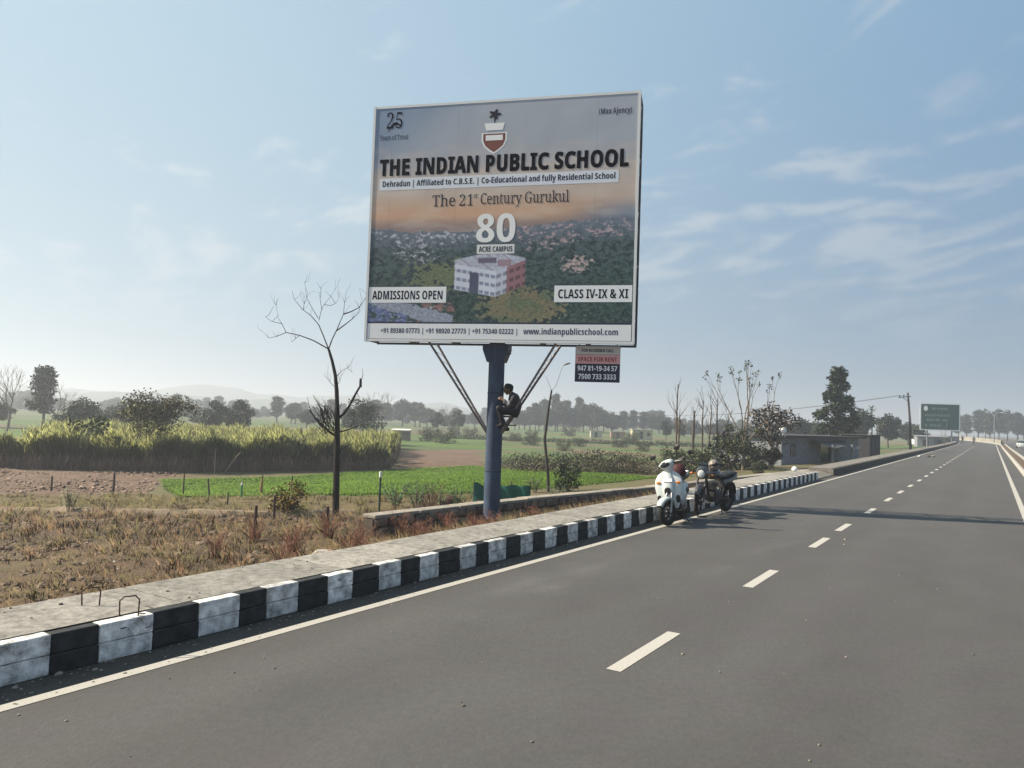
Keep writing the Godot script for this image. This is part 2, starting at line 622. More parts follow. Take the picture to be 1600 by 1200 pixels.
func asphalt_tint(p: Vector3) -> Color:
	var k := broad.get_noise_2d(p.x * 6.0, p.z * 2.2)
	var k2 := broad.get_noise_2d(p.x * 30.0 + 80.0, p.z * 9.0)
	var lane := fmod(p.x + 6.0 + 32.0, 3.2) / 3.2
	var wear := exp(-pow((lane - 0.25) / 0.12, 2.0)) + exp(-pow((lane - 0.75) / 0.12, 2.0))
	var q := 0.061 * (1.0 + 0.11 * k + 0.06 * k2 + 0.08 * wear)
	var fine := clods.get_noise_2d(p.x * 0.9, p.z * 0.45)
	q *= 1.0 + 0.06 * fine
	# dusty tyre scuffs where vehicles pull out from the kerb
	for sc in [[-4.9, 0.16, -9.0], [-5.25, 0.16, -8.6], [-3.4, -0.1, -14.0]]:
		var off: float = p.x - (sc[0] + sc[1] * (p.z - sc[2]) + 0.03 * (p.z - sc[2]) * (p.z - sc[2]))
		q *= 1.0 + 0.28 * exp(-off * off / 0.02) * exp(-pow((p.z - sc[2]) / 2.2, 2.0)) * clampf(0.6 + fine * 2.0, 0, 1)
	var dirt := ss(-5.75, -6.4, p.x + 0.12 * fine)
	return Color(q * 1.0, q * 0.985, q * 1.0).lerp(Color(0.045, 0.038, 0.029), dirt * 0.6)

func cols(a: float, b: float, n: int, y := 0.0) -> Array:
	var out := []
	for i in n + 1:
		out.append([lerpf(a, b, float(i) / n), y])
	return out

func roads() -> void:
	var g := Geo.new()
	strip(g, -40, -4, 1.5, cols(-6.5, 1.5, 10), asphalt_tint)
	strip(g, -4, 26, 0.25, cols(-6.5, 1.5, 40), asphalt_tint)
	strip(g, 26, 60, 0.8, cols(-6.5, 1.5, 20), asphalt_tint)
	strip(g, 60, 275, 4.0, cols(-6.5, 1.5, 8), asphalt_tint)
	strip(g, -40, 275, 10.0, [[-6.5, -3.0], [-6.501, 0.0]])
	struct("road", g, M.asphalt)
	g = Geo.new()
	strip(g, -40, 275, 4.0, cols(2.55, 11.0, 8), asphalt_tint)
	g.col = Color(0.09, 0.09, 0.085)
	strip(g, -40, 275, 10.0, [[11.0, 0.0], [11.001, -3.0]])
	struct("opposite_road", g, M.asphalt)
	# painted lines, 4 mm above the asphalt
	var root := struct_root("road_marking")
	g = Geo.new(); g.col = Color(0.39, 0.38, 0.355)
	strip(g, -40, 275, 3.0, [[-6.06, 0.004], [-5.93, 0.004]])
	part("edge_line", g, M.road_paint, root)
	g = Geo.new(); g.col = Color(0.39, 0.38, 0.355)
	strip(g, -40, 275, 3.0, [[0.71, 0.004], [0.86, 0.004]])
	part("edge_line", g, M.road_paint, root)
	g = Geo.new(); g.col = Color(0.39, 0.38, 0.355)
	strip(g, -40, 275, 3.0, [[10.2, 0.004], [10.35, 0.004]])
	part("edge_line", g, M.road_paint, root)
	var starts := [-6.8, -2.4, 2.0, 6.38, 10.79, 15.2, 18.1, 22.6, 27.0, 30.85, 34.9, 39.4]
	while starts.size() < 40:
		starts.append(starts[starts.size() - 1] + 4.4)
	for s in starts:
		g = Geo.new(); g.col = Color(0.42, 0.41, 0.385)
		var wob := rng.randf_range(-0.008, 0.008)
		strip(g, s, s + 1.54, 0.5, [[-2.905 + wob, 0.004], [-2.765 + wob, 0.004]])
		part("lane_dash", g, M.road_paint, root)
	for s in [8.0, 17.0, 26.0, 35.0, 44.0, 53.0]:
		g = Geo.new(); g.col = Color(0.42, 0.41, 0.385)
		strip(g, s, s + 1.6, 0.5, [[6.5, 0.004], [6.64, 0.004]])
		part("lane_dash", g, M.road_paint, root)
	# the strip between the carriageways: two white kerbs with dry soil between
	root = struct_root("median")
	g = Geo.new(); g.col = Color(0.42, 0.405, 0.37)
	strip(g, -40, 275, 2.0, [[1.48, 0.0], [1.49, 0.18], [1.52, 0.2], [1.66, 0.2], [1.66, 0.1]])
	part("kerb", g, M.painted, root)
	g = Geo.new(); g.col = Color(0.10, 0.074, 0.05)
	strip(g, -40, 275, 2.0, [[1.66, 0.12], [1.9, 0.17], [2.2, 0.15], [2.38, 0.12]])
	part("soil_strip", g, M.soil, root)
	g = Geo.new(); g.col = Color(0.36, 0.355, 0.335)
	strip(g, -40, 275, 2.0, [[2.36, 0.1], [2.36, 0.28], [2.39, 0.3], [2.55, 0.3], [2.56, 0.28], [2.57, 0.0]])
	part("kerb", g, M.painted, root)

# ---------------------------------------------------------------- the footpath with its black and white kerb
func footpath() -> void:
	var root := struct_root("footpath")
	# kerb: painted sections of two courses, from joints read off in metres along the road
	var joints := [-3.4, -3.8, -4.29, -4.77, -5.24, -5.59, -6.02, -6.46, -6.86, -7.33, -7.75, -8.13, -8.54, -9.04, -9.44, -9.78, -10.27, -10.7, -11.1]
	var z := -3.4
	while z < 7.0:
		z += 0.46 if z < -2 else 0.5
		joints.insert(0, z)
	z = -11.1
	while z > -35.5:
		z -= 0.41
		joints.append(z)
	var black := []
	var white := []
	for k in 5:
		for bw in 2:
			var g := Geo.new()
			g.col = Color(0.027, 0.028, 0.033) if bw == 0 else Color(0.72, 0.715, 0.71) * (0.72 + 0.07 * k)
			var hgt := 0.165
			for course in 2:
				var lip := rng.randf_range(0.0, 0.012)
				g.bevel_box(Vector3(-0.07 + lip - 0.006 * course, 0.0825 + course * hgt, 0), Vector3(0.14, hgt - 0.006, 0.995), 0.007)
			if bw == 1 and k == 4:
				g.col = Color(0.12, 0.12, 0.12)
				for c in 1 + k / 2:
					var yy := rng.randf_range(0.05, 0.26)
					g.box(Vector3(0.004, yy, rng.randf_range(-0.4, 0.4)), Vector3(0.010, rng.randf_range(0.006, 0.016), rng.randf_range(0.02, 0.12)))
			(black if bw == 0 else white).append(g.mesh())
	var kerb := Node3D.new()
	kerb.name = "kerb"
	root.add_child(kerb)
	var start: int = joints.find(-3.4)
	var rest := Geo.new()
	for i in joints.size() - 1:
		var a: float = joints[i]
		var b: float = joints[i + 1]
		var dark := posmod(i - start, 2) == 0
		var len := absf(b - a)
		if i - start > 46:
			rest.col = Color(0.027, 0.028, 0.033) if dark else Color(0.68, 0.68, 0.69)
			rest.box(Vector3(-6.50, 0.163, (a + b) / 2), Vector3(0.14, 0.325, len - 0.004))
			continue
		var m: Mesh = (black if dark else white)[rng.randi() % 5]
		part("kerb_section", m, M.painted, kerb, Vector3(-6.43 - rng.randf() * 0.012, rng.randf_range(-0.006, 0.004), (a + b) / 2), Basis(Vector3.UP, rng.randf_range(-0.012, 0.012)) * Basis(Vector3.BACK, rng.randf_range(-0.015, 0.015)) * Basis().scaled(Vector3(1, 1, len)))
	var far := part("kerb_section", rest, M.painted, kerb)
	far.set_meta("kind", "stuff")
	# slabs
	z = 7.6
	var si := 0
	while z > -35.5:
		var ln := rng.randf_range(1.7, 2.6)
		if z > -4.4 and z - ln < -4.4: ln = z + 4.4 - 0.0
		if z - ln < -35.5: ln = z + 35.5
		if ln < 0.3: ln = 0.3
		var g := Geo.new()
		var tone := rng.randf_range(0.82, 1.12)
		g.col = Color(0.245, 0.236, 0.218) * tone
		var lift := rng.randf_range(-0.003, 0.004)
		var skew := rng.randf_range(-0.1, 0.1)
		var top := 0.333 + lift
		# a slab with slightly ragged ends and a chipped back edge
		var nseg := 10
		var fa := []
		var fb := []
		for k in nseg + 1:
			var t := float(k) / nseg
			var x := lerpf(-6.567, BANK, t)
			fa.append(Vector3(x, 0, z - 0.008 + skew * t * 0.3 + rng.randf_range(-0.012, 0.012)))
			fb.append(Vector3(x, 0, z - ln + 0.008 + skew * t * 0.3 + rng.randf_range(-0.012, 0.012)))
		for k in nseg:
			var up := Vector3(0, top, 0)
			var dn := Vector3(0, -0.25, 0)
			g.quad(fa[k + 1] + up, fa[k] + up, fb[k] + up, fb[k + 1] + up)
			g.quad(fa[k + 1] + dn, fa[k] + dn, fa[k] + up, fa[k + 1] + up)
			g.quad(fb[k] + dn, fb[k + 1] + dn, fb[k + 1] + up, fb[k] + up)
		g.quad(fb[nseg] + Vector3(0, -0.25, 0), fa[nseg] + Vector3(0, -0.25, 0), fa[nseg] + Vector3(0, top, 0), fb[nseg] + Vector3(0, top, 0))
		part("slab", g, M.concrete, root)
		z -= ln
		si += 1
	var bed := Geo.new()
	bed.col = Color(0.12, 0.105, 0.09)
	bed.box(Vector3(-7.05, 0.0, -14.05), Vector3(0.96, 0.62, 42.7))
	part("bed", bed, M.soil, root)
	# sloping entrance, then the plain kerb and path go on along the road
	var ramp := Geo.new()
	ramp.col = Color(0.18, 0.165, 0.145)
	strip(ramp, 35.6, 39.5, 1.3, [[BANK, -0.3], [BANK + 0.001, 0.2], [-6.9, 0.17], [-6.45, 0.04], [-6.44, 0.0]])
	part("entrance_ramp", ramp, M.concrete, root)
	var on := Geo.new()
	on.col = Color(0.055, 0.052, 0.05)
	strip(on, 39.5, 215, 2.0, [[-6.57, 0.33], [-6.46, 0.32], [-6.43, 0.30], [-6.42, 0.0]])
	part("plain_kerb", on, M.concrete, root)
	on = Geo.new()
	on.col = Color(0.17, 0.16, 0.143)
	strip(on, 39.5, 215, 2.5, [[BANK, -0.5], [BANK + 0.001, 0.335], [-6.57, 0.335]])
	on.quad(Vector3(BANK, -0.3, -39.5), Vector3(-6.43, -0.1, -39.5), Vector3(-6.43, 0.33, -39.5), Vector3(BANK, 0.335, -39.5))
	part("path_surface", on, M.concrete, root)
	# grit lying in the gutter
	var xf := []
	var cl := []
	for i in 1300:
		var zz := -pow(rng.randf(), 1.5) * 34.0 - 1.6
		var xx := -6.41 + pow(rng.randf(), 2.0) * 0.42
		if rng.randf() < 0.05: xx = rng.randf_range(-7.5, -6.6)
		elif rng.randf() < 0.2: xx = rng.randf_range(-6.0, 1.3)
		var sc := rng.randf_range(0.003, 0.011) * (1.0 + 2.0 * pow(rng.randf(), 9.0))
		var yy := 0.34 if xx < -6.5 else 0.003
		xf.append(Transform3D(Basis(Vector3(rng.randf(), rng.randf(), 0.3).normalized(), rng.randf() * 6.0).scaled(Vector3(sc, sc * 0.7, sc * 1.2)), Vector3(xx, yy, zz)))
		var t := rng.randf_range(0.07, 0.28)
		cl.append(Color(t, t * 0.88, t * 0.72))
	var peb := Geo.new()
	peb.ellipsoid(Vector3.ZERO, Vector3.ONE, 5, 3)
	scatter("gutter_grit", peb, M.plain, xf, cl, "grit and small stones along the foot of the striped kerb", "grit")

# ---------------------------------------------------------------- rough stone wall behind the footpath
func stone_wall() -> void:
	var line := [Vector2(-12.8, -14.1), Vector2(-12.4, -20), Vector2(-11.3, -28.3), Vector2(-10.3, -40), Vector2(-9.1, -50), Vector2(-8.7, -62)]
	var root := thing("stone_wall", "long low wall of rough brown stones with pale coping behind the footpath", "wall")
	var variants := []
	for k in 10:
		var g := Geo.new()
		var t := rng.randf_range(0.75, 1.25)
		g.col = [Color(0.15, 0.112, 0.092), Color(0.12, 0.097, 0.083), Color(0.17, 0.135, 0.11), Color(0.10, 0.08, 0.07), Color(0.19, 0.16, 0.14)][k % 5] * t
		var rings := []
		for i in 4:
			var q: float = [0.72, 1.0, 0.95, 0.6][i]
			var ring := []
			for j in 8:
				var a := TAU * j / 8
				var sq := 1.0 / maxf(absf(cos(a)), absf(sin(a)))
				var r := 0.5 * q * lerpf(1.0, sq, 0.75) * rng.randf_range(0.86, 1.04)
				ring.append(Vector3(cos(a) * r, sin(a) * r, [-0.5, -0.2, 0.25, 0.5][i] * rng.randf_range(0.85, 1.1)))
			ring.reverse()
			rings.append(ring)
		g.loft(rings, false, true)
		variants.append(g.mesh())
	var core := Geo.new()
	core.col = Color(0.075, 0.06, 0.05)
	var s := 0.0
	var total := 0.0
	for i in line.size() - 1:
		total += line[i].distance_to(line[i + 1])
	var far := Geo.new()
	var count := 0
	var pos := func(d: float) -> Array:
		var rest := d
		for i in line.size() - 1:
			var l: float = line[i].distance_to(line[i + 1])
			if rest <= l or i == line.size() - 2:
				var q: Vector2 = line[i].lerp(line[i + 1], rest / l)
				return [q, (line[i + 1] - line[i]).normalized()]
			rest -= l
		return []
	for row in 3:
		s = rng.randf() * 0.2
		while s < total - 0.3:
			var len := rng.randf_range(0.30, 0.52)
			var w: Array = pos.call(s + len / 2)
			var q: Vector2 = w[0]
			var d: Vector2 = w[1]
			var along := Vector3(d.x, 0, d.y)
			var out := Vector3(-d.y, 0, d.x)
			if out.x < 0: out = -out
			var hgt := 0.235
			var b := Basis(along * len * 0.97, Vector3.UP * hgt * 0.97, out * 0.2)
			if b.determinant() < 0: b = Basis(-along * len * 0.97, Vector3.UP * hgt * 0.97, out * 0.2)
			b = b * Basis(Vector3.BACK, rng.randf_range(-0.12, 0.12))
			var at := Vector3(q.x, -1.03 + hgt * (row + 0.5) + rng.randf_range(-0.015, 0.015), q.y) + out * (0.17 + rng.randf_range(-0.03, 0.03))
			if count < 290 and s < 34.0:
				part("stone", variants[rng.randi() % 10], M.stone, root, at, b)
				count += 1
			else:
				far.col = Color(0.13, 0.102, 0.087) * rng.randf_range(0.6, 1.3)
				far.bevel_box(at, Vector3(len * 0.93, hgt * 0.93, 0.2), 0.04, Basis(along, Vector3.UP, along.cross(Vector3.UP)))
			s += len
	var fs := part("stone", far, M.stone, root)
	fs.set_meta("kind", "stuff")
	s = 0.0
	while s < total - 0.1:
		var a: Array = pos.call(s)
		var len := minf(1.6, total - s)
		var b2: Array = pos.call(s + len)
		var p0: Vector2 = a[0]
		var p1: Vector2 = b2[0]
		var mid := (p0 + p1) / 2
		var d := (p1 - p0).normalized()
		var bs := Basis(Vector3(d.x, 0, d.y), Vector3.UP, Vector3(d.x, 0, d.y).cross(Vector3.UP))
		core.box(Vector3(mid.x, -0.715, mid.y), Vector3(p0.distance_to(p1) - 0.004, 0.72, 0.3), bs)
		var g := Geo.new()
		g.col = Color(0.27, 0.245, 0.21) * rng.randf_range(0.8, 1.1)
		g.bevel_box(Vector3.ZERO, Vector3(p0.distance_to(p1) - 0.025, 0.085, 0.46), 0.014)
		part("coping", g, M.concrete, root, Vector3(mid.x, -0.295 + rng.randf_range(-0.012, 0.012), mid.y), bs)
		s += len
	part("mortar_core", core, M.stone, root)

# ---------------------------------------------------------------- lettering: flat print a few millimetres proud of what carries it
func letters(txt: String, parent: Node, material: Material, ctr: Vector3, w: float, h: float, serif := false, bold := true, heavy := 0.0) -> void:
	var f := SystemFont.new()
	f.font_names = PackedStringArray(["Droid Serif" if serif else "Droid Sans"])
	f.font_weight = 700 if bold else 400
	var t := TextMesh.new()
	if heavy > 0.0:
		var fv := FontVariation.new()
		fv.base_font = f
		fv.variation_embolden = heavy
		t.font = fv
	else:
		t.font = f
	t.text = txt
	t.font_size = 48
	t.pixel_size = 0.01
	t.depth = 0.01
	t.curve_step = 2.5
	var bb := t.get_aabb()
	if bb.size.x < 1e-4 or bb.size.y < 1e-4:
		return
	var sc := Vector3(w / bb.size.x, h / bb.size.y, 0.06)
	var mid := bb.position + bb.size / 2
	part("lettering", t, material, parent, ctr - mid * sc, Basis().scaled(sc))

# the printed picture: a dusk view of a campus from the air
func banner_print() -> ImageTexture:
	var w := 720
	var h := 640
	var nf := FastNoiseLite.new()
	nf.seed = 17; nf.frequency = 0.035; nf.fractal_octaves = 5
	var nb := FastNoiseLite.new()
	nb.seed = 23; nb.frequency = 0.008; nb.fractal_octaves = 3
	var nc := FastNoiseLite.new()
	nc.seed = 29; nc.frequency = 0.11; nc.noise_type = FastNoiseLite.TYPE_CELLULAR
	nc.cellular_return_type = FastNoiseLite.RETURN_CELL_VALUE
	var out := PackedByteArray()
	out.resize(w * h * 3)
	for j in h:
		var v := (j + 0.5) / h
		for i in w:
			var u := (i + 0.5) / w
			var q: Color
			var hor := 0.525 + 0.02 * sin(u * 5.0) + 0.012 * nb.get_noise_1d(i * 2.0)
			if v < hor:
				var top := Color(0.36, 0.44, 0.56).lerp(Color(0.54, 0.57, 0.63), ss(0.0, 0.55, u + v))
				var warm := Color(0.66, 0.60, 0.57)
				var orange := Color(0.70, 0.54, 0.44)
				q = top.lerp(warm, ss(0.16, 0.36, v - 0.05 * nb.get_noise_2d(i, j * 2.0)))
				q = q.lerp(orange, ss(0.36, 0.47, v) * (1.0 - ss(0.55, 1.0, absf(u - 0.42) * 1.5)))
				q = q.lerp(Color(0.24, 0.34, 0.48), ss(0.40, 0.52, v) * ss(0.68, 0.98, u))
				q = q.lerp(Color(0.35, 0.33, 0.38), ss(0.47, 0.53, v) * 0.7)
				q = q.lerp(Color(0.74, 0.70, 0.66), clampf(nb.get_noise_2d(i * 0.7 + 200, j * 2.4) * 0.6, 0, 0.3) * ss(0.1, 0.3, v))
			else:
				var dp := (v - hor) / (0.92 - hor)
				var n1 := nf.get_noise_2d(i, j * 1.5)
				var n2 := nb.get_noise_2d(i * 1.3, j * 2.0 + 90.0)
				var n3 := nf.get_noise_2d(i * 2.3 + 300.0, j * 3.4)
				var base := Color(0.20, 0.26, 0.30).lerp(Color(0.13, 0.20, 0.19), ss(0.0, 0.9, dp))
				q = base.lerp(Color(0.06, 0.10, 0.12), clampf(-n1 * 1.5 + 0.3, 0, 0.85)).lerp(Color(0.27, 0.34, 0.31), clampf(n3 * 1.5, 0, 0.7))
				q = q.lerp(Color(0.36, 0.40, 0.48), (1.0 - ss(0.0, 0.3, dp)) * 0.7)
				var cell := nc.get_noise_2d(i * 0.62 + n1 * 4.0, j * 1.2)
				var cell2 := nc.get_noise_2d(i * 1.1 + 90, j * 2.1)
				# clusters of small pale buildings among the trees
				var town := 0.0
				for tw in [[0.20, 0.595, 0.13, 0.045], [0.13, 0.645, 0.07, 0.03], [0.70, 0.575, 0.15, 0.04], [0.66, 0.625, 0.06, 0.02], [0.36, 0.565, 0.1, 0.02], [0.90, 0.56, 0.1, 0.025], [0.235, 0.655, 0.05, 0.035]]:
					town = maxf(town, 1.0 - Vector2((u - tw[0]) / tw[2], (v - tw[1]) / tw[3]).length())
				town = maxf(town, (1.0 - ss(0.05, 0.2, dp)) * 0.26)
				if (cell > 0.12 and town * (0.9 + n1 * 1.6) > 0.22) or (cell2 > 0.6 and town > 0.1):
					var pale := Color(0.72, 0.74, 0.80) if u < 0.45 else Color(0.70, 0.60, 0.64)
					q = pale * (0.78 + 0.3 * cell2)
					if cell2 < -0.35: q = Color(0.26, 0.25, 0.32)
				# lawns with ragged tree edges
				if Vector2((u - 0.30) / 0.12, (v - 0.73) / 0.05).length() < 1.0 + n1 * 1.1 + n3 * 0.5: q = Color(0.30, 0.34, 0.24) * (1.0 + 0.35 * n3)
				if Vector2((u - 0.60) / 0.15, (v - 0.86) / 0.075).length() < 1.0 + n1 * 0.6 + n3 * 0.35: q = Color(0.38, 0.35, 0.26).lerp(Color(0.29, 0.33, 0.24), clampf(0.5 + n2 * 2.5, 0, 1)) * (1.0 + 0.3 * n3)
				# road, car park and sheds at the lower left
				var band := (v - 0.845) - (u - 0.06) * 0.30 + n1 * 0.01
				if u < 0.34 and absf(band) < 0.022 + 0.03 * u and v > 0.835: q = Color(0.47, 0.51, 0.60) * (1.0 + 0.3 * n3)
				elif u < 0.16 and v > 0.84 and cell > -0.3: q = Color(0.28, 0.33, 0.50) * (1.0 + 0.5 * cell2)
				elif u < 0.35 and u > 0.20 and v > 0.845 and cell > 0.15: q = Color(0.46, 0.31, 0.31) * (1.0 + 0.3 * cell2)
				elif u < 0.30 and v > 0.85 and cell2 > 0.4: q = Color(0.62, 0.65, 0.72)
				if Vector2((u - 0.80) / 0.055, (v - 0.688) / 0.036).length() < 0.85 + n1 * 0.9 + n3 * 0.5 and cell2 > -0.25: q = Color(0.70, 0.60, 0.60) * (0.85 + 0.3 * cell2)
				# the main block: two faces and a flat roof with a court, drawn in parallel perspective
				var bx := u - 0.455
				var by := v - 0.757
				var f1 := by + bx * -0.20
				if bx > -0.115 and bx < 0.045 and f1 > -0.052 and f1 < 0.055:
					q = Color(0.76, 0.79, 0.87)
					if fmod(f1 + 0.2, 0.036) > 0.022 and fmod(bx + 0.2, 0.022) > 0.006: q = Color(0.42, 0.45, 0.56)
					if bx > -0.055 and bx < -0.02 and f1 > -0.03: q = Color(0.20, 0.22, 0.32)
				var f2 := by + bx * 0.42 - 0.028
				if bx >= 0.045 and bx < 0.155 and f2 > -0.052 and f2 < 0.055:
					q = Color(0.66, 0.69, 0.79) if bx < 0.085 else Color(0.47, 0.31, 0.35)
					if fmod(f2 + 0.2, 0.036) > 0.02 and fmod(bx + 0.2, 0.024) > 0.007: q = q * 0.6
				var r1 := by + bx * -0.20 + 0.052
				var r2 := by + bx * 0.42 + 0.024
				if r1 < 0.0 and r2 < 0.0 and by > -0.125 + absf(bx - 0.03) * 0.22 and bx > -0.115 and bx < 0.155:
					q = Color(0.68, 0.70, 0.79) * (0.92 + 0.25 * n3)
					if absf(bx - 0.01) < 0.035 and absf(by + 0.088) < 0.011: q = Color(0.30, 0.27, 0.35)
					elif absf(bx - 0.075) < 0.025 and absf(by + 0.078) < 0.014: q = Color(0.50, 0.40, 0.46)
					elif fmod(bx - by * 1.2 + 1.0, 0.06) < 0.010: q = Color(0.52, 0.50, 0.60)
				q = q.lerp(Color(0.36, 0.41, 0.47), 0.12)
			# soft seams and sag of the sheet
			if absf(fmod(u + 0.06, 0.262) - 0.131) < 0.0012: q = q * 0.93
			q = Color(pow(q.r, 0.76), pow(q.g, 0.76), pow(q.b, 0.76))
			out[(j * w + i) * 3] = clampi(int(q.r * 255), 0, 255)
			out[(j * w + i) * 3 + 1] = clampi(int(q.g * 255), 0, 255)
			out[(j * w + i) * 3 + 2] = clampi(int(q.b * 255), 0, 255)
	var im := Image.create_from_data(w, h, false, Image.FORMAT_RGB8, out)
	im.resize(w / 2, h / 2, Image.INTERPOLATE_BILINEAR)      # the softness of an enlarged photograph
	im.resize(w, h, Image.INTERPOLATE_CUBIC)
	im.generate_mipmaps()
	return ImageTexture.create_from_image(im)

func flat(poly2: PackedVector2Array, z: float) -> Geo:
	var g := Geo.new()
	var idx := Geometry2D.triangulate_polygon(poly2)
	for k in range(0, idx.size(), 3):
		var a := poly2[idx[k]]
		var b := poly2[idx[k + 1]]
		var d := poly2[idx[k + 2]]
		if (b - a).cross(d - a) < 0.0:
			var t := b
			b = d
			d = t
		g.tri(Vector3(a.x, a.y, z), Vector3(b.x, b.y, z), Vector3(d.x, d.y, z))
	return g

func billboard() -> void:
	const W := 7.76
	const Y0 := 4.94      # foot of the board above the post's base
	const HT := 6.9
	const ZF := 0.45      # front face
	const ZB := -0.5      # open framework behind
	var t := thing("billboard", "tall school billboard on a single dark blue steel post behind the footpath", "billboard", Vector3(-11.92, -0.65, -18.18), 0.328)
	var bx := func(u: float) -> float: return (u - 0.5) * W
	var by := func(v: float) -> float: return Y0 + (1.0 - v) * HT
	# printed sheet, gently rippled
	var pm := StandardMaterial3D.new()
	pm.albedo_texture = banner_print()
	pm.albedo_color = Color(1, 1, 1)
	pm.roughness = 0.6
	pm.metallic_specular = 0.25
	pm.normal_enabled = true
	pm.normal_texture = bump_tex(256, 0.012, 3, 77, 2.5)
	pm.normal_scale = 0.12
	var g := Geo.new()
	var n := 40
	var rip := FastNoiseLite.new()
	rip.seed = 2; rip.frequency = 0.35; rip.fractal_octaves = 2
	var pts := []
	for j in n + 1:
		for i in n + 1:
			var u := float(i) / n
			var v := float(j) / n
			var edge := minf(minf(u, 1 - u), minf(v, 1 - v))
			var x := lerpf(-W / 2 + 0.07, W / 2 - 0.07, u)
			var y := lerpf(Y0 + HT - 0.07, Y0 + 0.07, v)
			pts.append(Vector3(x, y, ZF - 0.004 + rip.get_noise_2d(x * 1.6 + y, y * 0.6) * 0.0012 * ss(0, 0.06, edge)))
	for j in n:
		for i in n:
			var k := j * (n + 1) + i
			var uv := [Vector2(float(i) / n, float(j) / n), Vector2(float(i + 1) / n, float(j) / n), Vector2(float(i + 1) / n, float(j + 1) / n), Vector2(float(i) / n, float(j + 1) / n)]
			var q := [pts[k], pts[k + 1], pts[k + n + 2], pts[k + n + 1]]
			var nn: Vector3 = (q[3] - q[0]).cross(q[1] - q[0]).normalized()
			for s in [0, 1, 2, 0, 2, 3]:
				g.v.append(q[s]); g.n.append(nn); g.c.append(Color.WHITE); g.u.append(uv[s])
	part("printed_sheet", g, pm, t)
	g = Geo.new()
	for s in [-1, 1]:
		g.box(Vector3(s * (W / 2 - 0.035), Y0 + HT / 2, ZF - 0.03), Vector3(0.07, HT, 0.08))
	for y in [Y0 + 0.035, Y0 + HT - 0.035]:
		g.box(Vector3(0, y, ZF - 0.032), Vector3(W - 0.14, 0.07, 0.074))
	part("front_frame", g, M.frame_white, t)
	# angle-iron structure behind, open at the sides
	g = Geo.new()
	for z in [ZF - 0.10, ZB]:
		for y in [Y0 + 0.03, Y0 + HT * 0.25, Y0 + HT * 0.5, Y0 + HT * 0.75, Y0 + HT - 0.03]:
			g.box(Vector3(0, y, z), Vector3(W - 0.02, 0.06, 0.05))
		for k in 7:
			g.box(Vector3(lerpf(-W / 2 + 0.03, W / 2 - 0.03, k / 6.0), Y0 + HT / 2, z + 0.002), Vector3(0.055, HT - 0.1, 0.045))
	part("back_frame", g, M.frame_dark, t)
	for s in [-1, 1]:
		var rungs := 9
		for k in rungs + 1:
			g = Geo.new()
			var y := Y0 + 0.05 + (HT - 0.1) * k / rungs
			g.box(Vector3(s * (W / 2 - 0.03), y, (ZF + ZB) / 2 - 0.06), Vector3(0.05, 0.05, ZF - ZB - 0.2))
			if k < rungs:
				var y2 := y + (HT - 0.1) / rungs
				var za := ZF - 0.12 if k % 2 == 0 else ZB + 0.05
				g.rod(Vector3(s * (W / 2 - 0.03), y, za), Vector3(s * (W / 2 - 0.03), y2, ZF + ZB - 0.07 - za), 0.02, 4)
			part("side_rung", g, M.frame_dark, t)
	for k in 5:
		g = Geo.new()
		var x := lerpf(-W / 2 + 0.03, W / 2 - 0.03, (k + 1) / 6.0)
		for y in [Y0 + 0.03, Y0 + HT * 0.5, Y0 + HT - 0.04]:
			g = Geo.new()
			g.box(Vector3(x, y, (ZF + ZB) / 2 - 0.05), Vector3(0.05, 0.05, ZF - ZB - 0.2))
			part("cross_member", g, M.frame_dark, t)
	# post with its flared head
	g = Geo.new()
	g.col = Color(0.040, 0.066, 0.112)
	g.tube([Vector3(0, -0.5, 0), Vector3(0, 2.1, 0), Vector3(0, Y0 + 0.2, 0)], [0.235, 0.23, 0.225], 28)
	var post := part("post", g, M.wall_paint, t)
	for y in [1.35, 3.55]:
		g = Geo.new()
		g.col = Color(0.02, 0.03, 0.05)
		g.torus(Vector3(0, y, 0), Vector3.UP, 0.231, 0.012, 28, 6)
		part("weld_ring", g, M.wall_paint, post)
	g = Geo.new()
	g.tube([Vector3(0, 0.0, 0), Vector3(0, 0.04, 0)], [0.4, 0.4], 20)
	part("base_plate", g, M.post_blue, post)
	for k in 8:
		g = Geo.new()
		var a := TAU * k / 8
		g.tube([Vector3(cos(a) * 0.33, 0.04, sin(a) * 0.33), Vector3(cos(a) * 0.33, 0.1, sin(a) * 0.33)], [0.025, 0.025], 6)
		part("anchor_bolt", g, M.steel_grey, post)
	g = Geo.new()
	var head := []
	for k in 3:
		var hw: float = [0.24, 0.37, 0.37][k]
		var y: float = [Y0 - 0.52, Y0 - 0.17, Y0 - 0.01][k]
		head.append([Vector3(hw, y, -0.22), Vector3(hw, y, 0.22), Vector3(-hw, y, 0.22), Vector3(-hw, y, -0.22)])
	g.loft(head, false, true)
	part("flared_head", g, M.post_blue, t)
	# four struts from the post to the foot of the frame
	for s in [-1, 1]:
		var u: float = 0.25 if s < 0 else 0.725
		for z in [0.33, -0.43]:
			g = Geo.new()
			g.rod(Vector3(s * 0.2, 2.42, z * 0.25), Vector3(bx.call(u), Y0 + 0.02, z), 0.034, 8)
			part("strut", g, M.strut_grey, t)
		g = Geo.new()
		var zig := []
		var zr := []
		for k in 21:
			var f := k / 20.0
			var za := lerpf(0.08, 0.33, f) if k % 2 == 0 else lerpf(-0.11, -0.43, f)
			zig.append(Vector3(lerpf(s * 0.2, bx.call(u), f), lerpf(2.42, Y0 + 0.02, f), za))
			zr.append(0.006)
		g.tube(zig, zr, 4)
		part("lacing", g, M.strut_grey, t)
